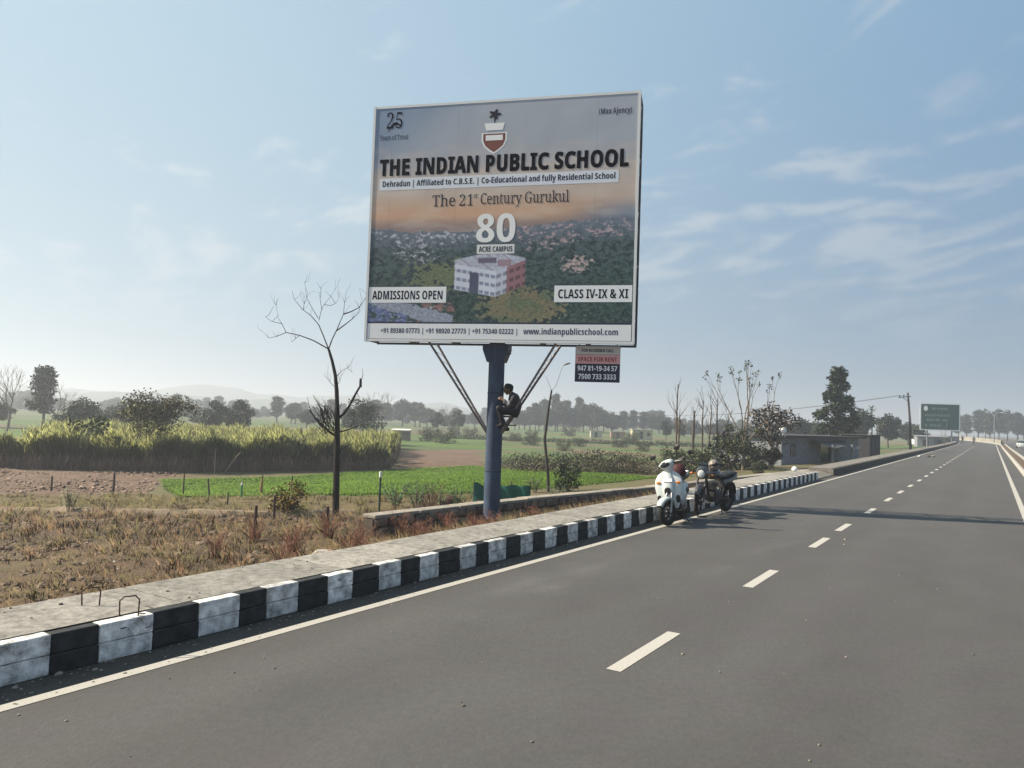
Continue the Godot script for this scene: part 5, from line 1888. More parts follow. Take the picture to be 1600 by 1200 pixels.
	for w in [[-9.6, -11.9, 0.9], [-11.6, -12.6, 1.1], [-10.7, -13.6, 1.0], [-9.2, -13.4, 0.8], [-12.4, -11.4, 1.1], [-11.2, -10.0, 0.9], [-8.7, -9.6, 0.6], [-13.4, -13.4, 1.1], [-12.2, -14.6, 1.1], [-10.0, -15.2, 0.9], [-14.6, -12.2, 1.0], [-9.0, -15.6, 0.8], [-13.6, -10.4, 0.9], [-11.8, -16.0, 1.0], [-8.5, -12.6, 0.6]]:
		rng.seed = int(w[0] * -83.0)
		dup(rd, Vector3(w[0], lie(w[0], w[1]), w[1]), rng.randf() * 6.0, Vector3(w[2], w[2], w[2]), rd.get_meta("label"), rd.get_meta("group"))
	put(tree_of("weed", "pale_sapling", 5.0, 2.2, Color(0.20, 0.21, 0.16), 151, "pale thin sapling in front of the green road sign"), -6.9, -150.0)

const NTH := ["first", "second", "third", "fourth", "fifth", "sixth", "seventh", "eighth", "ninth", "tenth", "eleventh", "twelfth", "thirteenth", "fourteenth", "fifteenth", "sixteenth", "seventeenth", "eighteenth", "nineteenth", "twentieth", "twenty-first", "twenty-second"]

func order_labels() -> void:     # members of a group that look alike are told apart by their order along the row
	var text := {
		"hazy wood right of the post": "%s hazy tree from the left in the wood right of the billboard post",
		"row behind the yellow house": "%s slim hazy tree from the left in the row behind the yellow house",
		"far trees beyond the dead tree": "%s tall hazy tree from the left far off beyond the dead tree",
		"far bushy trees beyond the dead tree": "%s bushy hazy tree from the left far off beyond the dead tree",
		"bushy trees behind the sugarcane": "%s hazy bushy tree from the left behind the sugarcane's left half",
		"trees behind the big dark tree": "%s olive hazy tree from the left behind the big dark tree",
		"low trees behind the leafless stand": "%s low hazy tree from the left on the skyline behind the leafless stand",
		"wood at the end of the road": "%s blue-grey tree from the left in the wood at the road's end",
		"shrub row beyond the green field": "%s brownish shrub from the left in the row beyond the green field",
		"shrubs under the leafless stand": "%s leafy green shrub from the left under the leafless stand",
		"shrubs in the far fields": "%s pale olive shrub from the left in the far fields",
		"green weeds behind the wall": "%s leafy green weed from the left behind the stone wall",
		"reddish stalks on the bank": "%s clump of reddish dry stalks from the left on the near bank",
	}
	var sets := {}
	for o in get_children():
		if o.has_meta("group") and text.has(o.get_meta("group")):
			sets.get_or_add(o.get_meta("group"), []).append(o)
	for key in sets:
		var row: Array = sets[key]
		row.sort_custom(func(a: Node3D, b: Node3D) -> bool: return atan2(a.position.x, -a.position.z) < atan2(b.position.x, -b.position.z))
		for i in row.size():
			row[i].set_meta("label", text[key] % NTH[mini(i, NTH.size() - 1)])

func dead_tree() -> void:
	# branch lines in the tree's own frame: metres right, up and back
	rng.seed = 12
	var g := Geo.new()
	g.col = Color(0.022, 0.018, 0.016)
	var draw := func(pts: Array, r0: float, r1: float) -> void:
		var p := []
		var r := []
		for i in pts.size():
			var q: Array = pts[i]
			p.append(Vector3((q[0] - 437.0) / 140.7, (1130.0 - q[1]) / 140.7, q[2] / 140.7))
			r.append(lerpf(r0, r1, float(i) / (pts.size() - 1)))
		g.tube(p, r, 8 if r0 > 0.04 else 5, r0 > 0.04)
	draw.call([[437, 1150, 0], [433, 1040, 0], [432, 950, 2], [429, 850, 4], [428, 760, 4]], 0.125, 0.098)
	draw.call([[428, 760, 4], [425, 660, 8], [415, 540, 4], [405, 470, 0], [385, 400, -6], [365, 345, -10]], 0.09, 0.042)
	for b in [
		[[365, 345, -10], [300, 310, 20], [240, 290, 40], [180, 280, 55], [140, 300, 60], [105, 310, 66], [75, 280, 74]],
		[[180, 280, 55], [155, 240, 40], [132, 210, 30], [118, 150, 22]], [[152, 238, 40], [115, 232, 60], [88, 215, 80]], [[240, 290, 40], [215, 300, 10], [190, 318, -10]],
		[[365, 345, -10], [330, 280, -40], [300, 225, -60], [255, 180, -80], [210, 150, -90], [165, 100, -100], [150, 55, -110]],
		[[298, 195, -60], [272, 150, -30], [250, 105, -10], [240, 35, 0]], [[300, 205, -60], [300, 160, -90], [312, 120, -100], [340, 80, -110], [356, 45, -120]],
		[[312, 122, -100], [350, 130, -70], [378, 122, -50], [398, 98, -30]], [[305, 150, -85], [298, 95, -70], [300, 50, -60]], [[215, 152, -90], [212, 120, -110], [214, 95, -120]],
		[[365, 345, -10], [390, 300, 30], [415, 262, 60], [436, 220, 80], [450, 190, 90], [455, 140, 100], [462, 88, 108]],
		[[450, 190, 90], [480, 172, 60], [510, 150, 40], [530, 115, 30], [540, 85, 24]], [[415, 264, 60], [460, 240, 100], [500, 215, 130], [530, 190, 150], [546, 130, 160]],
		[[410, 475, 0], [440, 445, 20], [465, 434, 30], [492, 452, 40]], [[400, 520, 2], [385, 500, 20], [378, 480, 30]], [[412, 520, 0], [424, 490, -16], [428, 470, -20]]]:
		for k in 4:
			var bi := rng.randi_range(b.size() / 2, b.size() - 1)
			var bq: Array = b[bi]
			var dx := rng.randf_range(-34, 34)
			draw.call([[bq[0], bq[1], bq[2]], [bq[0] + dx * 0.5, bq[1] - rng.randf_range(8, 26), bq[2] + rng.randf_range(-15, 15)], [bq[0] + dx, bq[1] - rng.randf_range(24, 60), bq[2] + rng.randf_range(-30, 30)]], 0.005, 0.0025)
		draw.call(b, 0.023 if b[0][0] > 360 and b[0][1] < 350 else 0.011, 0.0035)
	draw.call([[428, 672, 8], [450, 650, 4], [470, 618, -10], [488, 575, -20], [505, 540, -24], [520, 512, -24]], 0.045, 0.034)
	draw.call([[520, 520, -24], [520, 490, -24], [519, 478, -24]], 0.05, 0.036)
	draw.call([[522, 490, -24], [530, 460, -20], [528, 432, -16]], 0.014, 0.005)
	draw.call([[505, 545, -24], [520, 570, -10], [515, 585, 0]], 0.012, 0.005)
	draw.call([[428, 755, 4], [395, 735, 20], [372, 712, 30], [345, 690, 36], [320, 660, 40], [300, 635, 40]], 0.045, 0.016)
	draw.call([[340, 690, 36], [318, 650, 60], [305, 610, 70], [298, 575, 74]], 0.018, 0.006)
	draw.call([[430, 735, 4], [470, 722, -30], [505, 705, -50], [530, 698, -60]], 0.03, 0.008)
	draw.call([[434, 830, 4], [470, 800, 20], [510, 778, 40]], 0.018, 0.006)
	draw.call([[432, 940, 2], [455, 935, 10], [462, 920, 12]], 0.02, 0.008)
	draw.call([[428, 1030, 0], [408, 1022, 10], [412, 1000, 12]], 0.03, 0.012)
	for k in 90:      # tangle of dead twigs on the lower left
		var s := Vector2(rng.randf_range(345, 425), rng.randf_range(640, 745))
		var e := s + Vector2(rng.randf_range(-62, 12), rng.randf_range(-100, -25))
		if e.x < 292: continue
		draw.call([[s.x, s.y, rng.randf_range(-40, 60)], [(s.x + e.x) / 2 + rng.randf_range(-9, 9), (s.y + e.y) / 2, rng.randf_range(-40, 60)], [e.x, e.y, rng.randf_range(-50, 70)]], 0.012, 0.004)
	for k in 14:
		var s := Vector2(rng.randf_range(430, 500), rng.randf_range(560, 730))
		draw.call([[s.x, s.y, 0], [s.x + rng.randf_range(5, 30), s.y - rng.randf_range(10, 40), rng.randf_range(-30, 30)]], 0.01, 0.004)
	var o := thing("dead_tree", "tall dead tree with bare branching top left of the billboard", "tree", Vector3(-18.42, -1.27, -18.71), 0.5595)
	part("trunk", g, M.bark, o)

# ---------------------------------------------------------------- buildings
func buildings() -> void:
	rng.seed = 5
	# low grey house beside the road
	var a := Vector2(-15.3, -68.3)
	var b := Vector2(-11.6, -86.0)
	var len := a.distance_to(b)
	var turn := atan2(-(b.y - a.y), b.x - a.x)
	var h := thing("house", "low grey flat-roofed house with a sagging dark awning beside the footpath", "house", Vector3(a.x, -1.1, a.y), turn)
	# local: x along the front from the near corner, z out of the front towards the road
	var g := Geo.new()
	g.col = Color(0.20, 0.215, 0.24)
	var ht := 2.5
	var win := [[1.6, 3.0, 0.85, 1.95], [0.0, 0.0, 0.0, 0.0]]
	# the front wall with openings: window at 1.7..3.1, door at 8.4..11.4
	for r in [[0.0, 1.7, 0.0, ht], [1.7, 3.1, 0.0, 0.8], [1.7, 3.1, 1.9, ht], [3.1, 8.4, 0.0, ht], [8.4, 11.4, 2.0, ht], [11.4, len, 0.0, ht]]:
		g.box(Vector3((r[0] + r[1]) / 2, (r[2] + r[3]) / 2, -0.1), Vector3(r[1] - r[0], r[3] - r[2], 0.2))
	g.box(Vector3(0.1, ht / 2, -3.2), Vector3(0.2, ht, 5.99))
	g.box(Vector3(len - 0.1, ht / 2, -3.2), Vector3(0.2, ht, 5.99))
	g.box(Vector3(len / 2, ht / 2, -6.3), Vector3(len, ht, 0.2))
	part("wall", g, M.wall_paint, h)
	g = Geo.new()
	g.col = Color(0.05, 0.05, 0.055)
	g.box(Vector3(len / 2, ht + 0.09, -3.0), Vector3(len + 0.7, 0.18, 7.3))
	var roof := part("roof", g, M.concrete, h)
	g = Geo.new()
	g.col = Color(0.16, 0.165, 0.17)
	g.box(Vector3(2.4, 1.35, -0.06), Vector3(1.44, 1.14, 0.06))
	var w := part("window", g, M.wall_paint, h)
	g = Geo.new(); g.box(Vector3(2.4, 1.35, -0.02), Vector3(1.3, 1.0, 0.03))
	part("pane", g, M.glass_dark, w)
	for k in 3:
		g = Geo.new(); g.col = Color(0.2, 0.21, 0.22)
		g.box(Vector3(1.98 + k * 0.42, 1.35, 0.015), Vector3(0.07, 1.02, 0.05))
		part("bar", g, M.plain, w)
	g = Geo.new(); g.box(Vector3(2.45, 2.2, 0.003), Vector3(0.3, 0.22, 0.02))
	part("vent", g, M.glass_dark, h)
	g = Geo.new(); g.box(Vector3(9.9, 1.0, -0.3), Vector3(3.0, 2.0, 0.1))
	part("doorway", g, M.glass_dark, h)
	for x in [7.2, 11.9]:
		g = Geo.new(); g.col = Color(0.3, 0.3, 0.3)
		g.box(Vector3(x, 0.95, 1.55), Vector3(0.16, 1.9, 0.16))
		part("awning_post", g, M.wall_paint, h)
	# sagging awning
	g = Geo.new()
	var n := 14
	for i in n:
		for j in 5:
			var q := []
			for d in [[0, 0], [0, 1], [1, 1], [1, 0]]:
				var u: float = float(i + d[0]) / n
				var v: float = float(j + d[1]) / 5.0
				q.append(Vector3(5.6 + u * 7.6, 2.32 - v * 0.45 - sin(u * PI * 3.0) * 0.12 * v - 0.35 * v * absf(u - 0.35) - 0.15 * sin(u * PI), 0.03 + v * 1.9))
			g.quad(q[0], q[1], q[2], q[3])
	part("awning", g, M.tarp, h)
	g = Geo.new()
	g.ellipsoid(Vector3(2.9, ht + 0.62, -1.2), Vector3(0.34, 0.40, 0.34), 14, 8)
	g.tube([Vector3(2.9, ht + 0.18, -1.2), Vector3(2.9, ht + 0.3, -1.2)], [0.2, 0.22], 10)
	single("water_tank", g, M.white, "small round white tank standing on the grey house's roof", "tank", h.position, turn)
	g = Geo.new()
	g.ellipsoid(Vector3(-0.1, ht + 0.36, -0.4), Vector3(0.17, 0.19, 0.17), 10, 6)
	single("white_pot", g, M.white, "small white pot on the left front corner of the grey house's roof", "pot", h.position, turn)
	# dark shed at its far end
	var s := thing("shed", "dark square shed at the right end of the grey house", "shed", Vector3(-11.0, -1.0, -89.5), turn)
	g = Geo.new(); g.col = Color(0.035, 0.035, 0.04)
	g.box(Vector3(1.6, 1.35, -1.5), Vector3(3.2, 2.7, 3.0))
	part("wall", g, M.wall_paint, s)
	g = Geo.new(); g.col = Color(0.05, 0.05, 0.05)
	g.box(Vector3(1.6, 2.75, -1.5), Vector3(3.5, 0.1, 3.4))
	part("roof", g, M.wall_paint, s)
	for k in 2:
		g = Geo.new(); g.col = Color(0.06, 0.06, 0.065)
		g.box(Vector3(1.0 + k * 1.2, 1.2, 0.02), Vector3(0.9, 2.0, 0.05))
		part("door", g, M.wall_paint, s)
	# far yellow house
	var y := thing("house", "small pale yellow house far off in the fields before the hazy tree row", "house", Vector3(-80.0, -2.2, -188.2), 0.56)
	g = Geo.new(); g.col = Color(0.46, 0.41, 0.29)
	g.box(Vector3(2.6, 1.25, -2.0), Vector3(5.2, 2.5, 4.0))
	part("wall", g, M.wall_paint, y)
	g = Geo.new(); g.col = Color(0.42, 0.38, 0.3)
	g.box(Vector3(2.6, 2.58, -2.0), Vector3(5.6, 0.16, 4.4))
	part("roof", g, M.wall_paint, y)
	g = Geo.new(); g.box(Vector3(2.3, 1.2, 0.02), Vector3(0.9, 1.9, 0.05))
	part("door", g, M.glass_dark, y)
	g = Geo.new(); g.box(Vector3(4.2, 1.45, 0.02), Vector3(0.8, 0.8, 0.05))
	part("window", g, M.glass_dark, y)
	for k in 3:
		var q := thing("house", ["tiny pale house left of the far yellow house", "tiny reddish house between two pale ones far off", "low pale house far off behind the leafless stand"][k], "house", [Vector3(-92, -2.2, -188), Vector3(-86.5, -2.2, -190), Vector3(-56, -2.2, -190)][k], 0.56)
		g = Geo.new(); g.col = [Color(0.4, 0.37, 0.32), Color(0.26, 0.17, 0.14), Color(0.38, 0.36, 0.36)][k]
		g.box(Vector3(1.5, 0.9, -1.5), Vector3(3.0 + k * 0.8, 1.8, 3.0))
		part("wall", g, M.wall_paint, q)
		g = Geo.new(); g.col = Color(0.3, 0.29, 0.28)
		g.box(Vector3(1.5, 1.86, -1.5), Vector3(3.3 + k * 0.8, 0.12, 3.4))
		part("roof", g, M.wall_paint, q)
		g = Geo.new(); g.box(Vector3(1.4, 0.75, 0.02), Vector3(0.7, 1.4, 0.04))
		part("door", g, M.glass_dark, q)
	# white-roofed field shed
	var f := thing("field_shed", "small open field shed with a pale roof behind the fallow strip", "shed", Vector3(-86.0, -2.2, -99.5), 0.5)
	g = Geo.new(); g.col = Color(0.6, 0.6, 0.58)
	g.box(Vector3(1.5, 1.85, -1.0), Vector3(3.2, 0.08, 2.4), Basis(Vector3.RIGHT, 0.08))
	part("roof", g, M.wall_paint, f)
	for k in 4:
		g = Geo.new(); g.col = Color(0.2, 0.17, 0.14)
		g.box(Vector3(0.15 + 2.7 * (k % 2), 0.9, -2.0 + 2.0 * (k / 2)), Vector3(0.1, 1.8, 0.1))
		part("post", g, M.plain, f)
	g = Geo.new(); g.col = Color(0.25, 0.22, 0.2)
	g.box(Vector3(1.5, 0.8, -2.06), Vector3(2.6, 1.6, 0.1))
	part("wall", g, M.wall_paint, f)
	# grey sheds under the green sign
	for k in 3:
		var q := thing("roadside_shed", ["grey roadside shed under the left end of the green sign", "grey roadside shed under the middle of the green sign", "grey roadside shed under the right end of the green sign"][k], "shed", [Vector3(-14.2, -1.2, -196), Vector3(-11.5, -1.2, -199), Vector3(-9.6, -1.0, -206)][k], 0.3)
		g = Geo.new(); g.col = [Color(0.22, 0.23, 0.26), Color(0.16, 0.17, 0.2), Color(0.28, 0.29, 0.31)][k]
		g.box(Vector3(1.6, 1.3, -1.5), Vector3(3.4, 2.6, 3.0))
		part("wall", g, M.wall_paint, q)
		g = Geo.new(); g.col = Color(0.2, 0.21, 0.24)
		g.box(Vector3(1.6, 2.68, -1.4), Vector3(3.8, 0.1, 3.6), Basis(Vector3.RIGHT, 0.06))
		part("roof", g, M.wall_paint, q)
		g = Geo.new(); g.box(Vector3(1.6, 0.95, 0.02), Vector3(1.2, 1.8, 0.04))
		part("door", g, M.glass_dark, q)

# ---------------------------------------------------------------- two-wheelers; local +z is forward
func ring_xz(c: Vector3, hx: float, hz: float, n := 14, p := 2.6) -> Array:      # level super-ellipse, for stacking upwards
	var out := []
	for j in n:
		var a := TAU * j / n
		var r := 1.0 / pow(pow(absf(cos(a)), p) + pow(absf(sin(a)), p), 1.0 / p)
		out.append(c + Vector3(cos(a) * r * hx, 0, sin(a) * r * hz))
	return out

func ring_xy(c: Vector3, hx: float, hy: float, n := 14, p := 2.6) -> Array:      # upright super-ellipse, for stacking along +z
	var out := []
	for j in n:
		var a := -TAU * j / n
		var r := 1.0 / pow(pow(absf(cos(a)), p) + pow(absf(sin(a)), p), 1.0 / p)
		out.append(c + Vector3(cos(a) * r * hx, sin(a) * r * hy, 0))
	return out

func wheel(o: Node3D, c: Vector3, big: float, small: float, wide: float, spokes: int, axis := Vector3.RIGHT) -> Node3D:
	var g := Geo.new()
	g.torus(c, axis, big, small, 32, 10, wide / small)
	var t := part("wheel", g, M.rubber, o)
	g = Geo.new()
	g.torus(c, axis, big - small * 0.92, small * 0.28, 28, 6, 2.6)
	part("rim", g, M.dark_metal, t)
	g = Geo.new()
	g.rod(c - axis * 0.06, c + axis * 0.06, 0.042, 12)
	var u := axis.cross(Vector3.UP).normalized()
	for k in spokes:
		var a := TAU * k / spokes
		var d := Vector3.UP * cos(a) + u * sin(a)
		g.rod(c + d * 0.03, c + d * (big - small * 0.8), 0.013, 5)
	part("spokes", g, M.dark_metal, t)
	return t

func fender(o: Node3D, c: Vector3, r: float, hw: float, a0: float, a1: float, m: Material) -> void:
	var g := Geo.new()
	var n := 12
	var rings := []
	for i in n + 1:
		var a := lerpf(a0, a1, float(i) / n)
		var d := Vector3(0, sin(a), cos(a))
		var end := 0.75 + 0.25 * sin(PI * i / n)
		var x := hw * end
		var p := c + d * r
		rings.append([p + Vector3(-x, 0, 0) - d * 0.035, p + Vector3(-x * 0.8, 0, 0) + d * 0.012, p + d * 0.024, p + Vector3(x * 0.8, 0, 0) + d * 0.012, p + Vector3(x, 0, 0) - d * 0.035, p - d * 0.012])
	if a1 < a0:
		for q in rings: q.reverse()
	g.loft(rings, true, true)
	part("mudguard", g, m, o)

func scooter() -> void:
	var o := thing("scooter", "white scooter parked at the kerb facing the camera, nearest of two two-wheelers", "scooter", Vector3(-5.99, 0.012, -16.66), 0.0)
	o.basis = Basis(Vector3.UP, 0.14) * Basis(Vector3.BACK, 0.10)
	o.scale = Vector3.ONE * 1.2
	var turn := Basis(Vector3.UP, -0.42)
	wheel(o, Vector3(0.0, 0.235, 0.62), 0.182, 0.052, 0.05, 5, turn * Vector3.RIGHT)
	wheel(o, Vector3(0, 0.235, -0.64), 0.182, 0.052, 0.05, 5)
	# front mudguard turned with the wheel
	var steer := Node3D.new()
	steer.name = "front_end"
	o.add_child(steer)
	steer.transform = Transform3D(turn, Vector3(0, 0.235, 0.62))
	fender(steer, Vector3.ZERO, 0.262, 0.085, 0.55, 2.3, M.white_paint)
	var g := Geo.new()
	for s in [-1, 1]:
		g.tube([Vector3(s * 0.07, 0, 0), Vector3(s * 0.075, 0.2, -0.05), Vector3(s * 0.05, 0.34, -0.11)], [0.024, 0.022, 0.02], 8)
	part("fork", g, M.alloy, steer)
	# leg shield
	g = Geo.new()
	var rings := []
	for q in [[0.29, 0.15, 0.05, 0.36], [0.38, 0.19, 0.06, 0.37], [0.52, 0.225, 0.062, 0.36], [0.66, 0.255, 0.06, 0.34], [0.80, 0.25, 0.052, 0.31], [0.89, 0.20, 0.045, 0.285], [0.955, 0.11, 0.04, 0.27]]:
		rings.append(ring_xz(Vector3(0, q[0], q[3]), q[1], q[2], 20, 3.0))
	g.loft(rings, true, true)
	var ap := part("leg_shield", g, M.white_paint, o)
	g = Geo.new()
	rings = []
	for q in [[0.44, 0.07, 0.05, 0.42], [0.54, 0.10, 0.075, 0.42], [0.68, 0.115, 0.08, 0.39], [0.82, 0.10, 0.065, 0.345], [0.93, 0.06, 0.05, 0.30]]:
		rings.append(ring_xz(Vector3(0, q[0], q[3]), q[1], q[2], 14, 2.4))
	g.loft(rings, true, true)
	part("nose", g, M.white_paint, ap)
	g = Geo.new()
	for s in [-1, 1]:
		g.loft([ring_xy(Vector3(s * 0.17, 0.46, 0.412), 0.04, 0.07), ring_xy(Vector3(s * 0.165, 0.47, 0.43), 0.028, 0.055)], true, true)
	part("lower_panel", g, M.black_plastic, ap)
	g = Geo.new()
	for s in [-1, 1]:
		g.loft([ring_xy(Vector3(s * 0.18, 0.75, 0.36), 0.045, 0.025), ring_xy(Vector3(s * 0.175, 0.75, 0.392), 0.03, 0.015)], true, true)
	part("indicator", g, M.amber_lens, ap)
	g = Geo.new()
	g.loft([ring_xy(Vector3(0, 0.60, 0.475), 0.06, 0.075), ring_xy(Vector3(0, 0.61, 0.505), 0.045, 0.055)], true, true)
	part("grille", g, M.black_plastic, ap)
	g = Geo.new()
	g.box(Vector3(0, 0.80, 0.432), Vector3(0.17, 0.06, 0.012), Basis(Vector3.RIGHT, -0.2))
	part("number_plate", g, M.white, ap)
	# handlebar: cowl, lamp, grips, levers, mirrors, all turned and tilted
	var bar := Node3D.new()
	bar.name = "handlebar"
	o.add_child(bar)
	bar.transform = Transform3D(turn * Basis(Vector3.BACK, 0.30), Vector3(0, 1.06, 0.28))
	g = Geo.new()
	g.loft([ring_xz(Vector3(0, -0.12, 0.0), 0.05, 0.05), ring_xz(Vector3(0, -0.02, 0.02), 0.13, 0.075), ring_xz(Vector3(0, 0.05, 0.03), 0.17, 0.09), ring_xz(Vector3(0, 0.10, 0.01), 0.10, 0.05)], true, true)
	part("cowl", g, M.white_paint, bar)
	g = Geo.new()
	g.ellipsoid(Vector3(0, 0.02, 0.085), Vector3(0.115, 0.055, 0.045), 16, 8)
	part("headlight", g, M.glass_dark, bar)
	for s in [-1, 1]:
		g = Geo.new()
		g.tube([Vector3(s * 0.13, 0.02, 0), Vector3(s * 0.24, 0.03, -0.02), Vector3(s * 0.37, 0.03, -0.06)], [0.02, 0.02, 0.02], 8)
		part("grip", g, M.black_plastic, bar)
		g = Geo.new()
		g.tube([Vector3(s * 0.2, 0.02, 0.04), Vector3(s * 0.34, 0.0, 0.01)], [0.009, 0.006], 5)
		part("brake_lever", g, M.chrome, bar)
		g = Geo.new()
		g.tube([Vector3(s * 0.2, 0.04, -0.01), Vector3(s * 0.25, 0.15, -0.02), Vector3(s * 0.28, 0.22, -0.03)], [0.011, 0.011, 0.010], 6)
		g.ellipsoid(Vector3(s * 0.29, 0.255, -0.02), Vector3(0.075, 0.052, 0.018), 12, 6)
		var mr := part("mirror", g, M.black_plastic, bar)
		g = Geo.new()
		g.ellipsoid(Vector3(s * 0.29, 0.265, -0.026), Vector3(0.06, 0.043, 0.016), 12, 6)
		part("mirror_glass", g, M.mirror, mr)
	g = Geo.new()
	g.tube([Vector3(0, 0.92, 0.27), Vector3(0, 1.05, 0.27)], [0.035, 0.035], 10)
	part("steering_column", g, M.black_plastic, o)
	# floor, body, seat
	g = Geo.new()
	g.bevel_box(Vector3(0, 0.285, 0.06), Vector3(0.36, 0.07, 0.5), 0.02)
	part("floorboard", g, M.black_plastic, o)
	g = Geo.new()
	g.loft([ring_xz(Vector3(0, 0.31, 0.30), 0.2, 0.05), ring_xz(Vector3(0, 0.6, 0.26), 0.2, 0.04), ring_xz(Vector3(0, 0.86, 0.235), 0.15, 0.03)], true, true)
	part("inner_panel", g, M.black_plastic, o)
	g = Geo.new()
	rings = []
	for q in [[-0.96, 0.62, 0.07, 0.06], [-0.88, 0.62, 0.11, 0.10], [-0.65, 0.58, 0.16, 0.16], [-0.42, 0.53, 0.17, 0.21], [-0.22, 0.50, 0.155, 0.22], [-0.14, 0.47, 0.12, 0.17]]:
		rings.append(ring_xy(Vector3(0, q[1], q[0]), q[2], q[3], 16, 2.6))
	g.loft(rings, true, true)
	var bd := part("rear_body", g, M.white_paint, o)
	g = Geo.new()
	for s in [-1, 1]:
		g.ellipsoid(Vector3(s * 0.168, 0.56, -0.5), Vector3(0.015, 0.06, 0.14), 10, 6)
	part("side_trim", g, M.black_plastic, bd)
	g = Geo.new()
	g.loft([ring_xy(Vector3(0, 0.64, -0.935), 0.09, 0.045), ring_xy(Vector3(0, 0.64, -0.98), 0.07, 0.03)].slice(0), true, true)
	part("tail_light", g, M.red_lens, bd)
	g = Geo.new()
	rings = []
	for q in [[-0.90, 0.78, 0.10, 0.02], [-0.80, 0.80, 0.145, 0.05], [-0.50, 0.79, 0.155, 0.055], [-0.24, 0.765, 0.13, 0.05], [-0.12, 0.74, 0.07, 0.02]]:
		rings.append(ring_xy(Vector3(0, q[1], q[0]), q[2], q[3], 14, 2.6))
	g.loft(rings, true, true)
	part("seat", g, M.seat_vinyl, o)
	g = Geo.new()
	g.tube([Vector3(-0.13, 0.84, -0.72), Vector3(-0.13, 0.9, -0.92), Vector3(0.13, 0.9, -0.92), Vector3(0.13, 0.84, -0.72)], [0.014, 0.014, 0.014, 0.014], 6)
	part("grab_rail", g, M.chrome, o)
	g = Geo.new()
	g.bevel_box(Vector3(0, 0.28, -0.5), Vector3(0.2, 0.2, 0.42), 0.04)
	part("engine", g, M.alloy, o)
	g = Geo.new()
	g.tube([Vector3(-0.16, 0.28, -0.35), Vector3(-0.17, 0.28, -0.85)], [0.055, 0.048], 12)
	part("exhaust", g, M.black_plastic, o)
	g = Geo.new()
	g.rod(Vector3(0.12, 0.24, -0.1), Vector3(0.24, 0.0, -0.02), 0.014, 6)
	part("side_stand", g, M.black_plastic, o)
	# bag on the seat
	g = Geo.new()
	g.loft([ring_xz(Vector3(0, 0.0, 0), 0.16, 0.12), ring_xz(Vector3(0.01, 0.06, 0), 0.20, 0.15), ring_xz(Vector3(0.0, 0.2, 0.01), 0.19, 0.13), ring_xz(Vector3(-0.01, 0.29, 0), 0.12, 0.06), ring_xz(Vector3(0, 0.31, 0), 0.05, 0.02)], true, true)
	g.torus(Vector3(0, 0.32, 0), Vector3(0, 0, 1), 0.06, 0.012, 16, 6)
	single("bag", g, M.maroon, "dark red bag sitting on the white scooter's seat", "bag", o.transform * Vector3(0.02, 0.83, -0.5), 0.2).scale = Vector3(0.8, 0.9, 0.85)

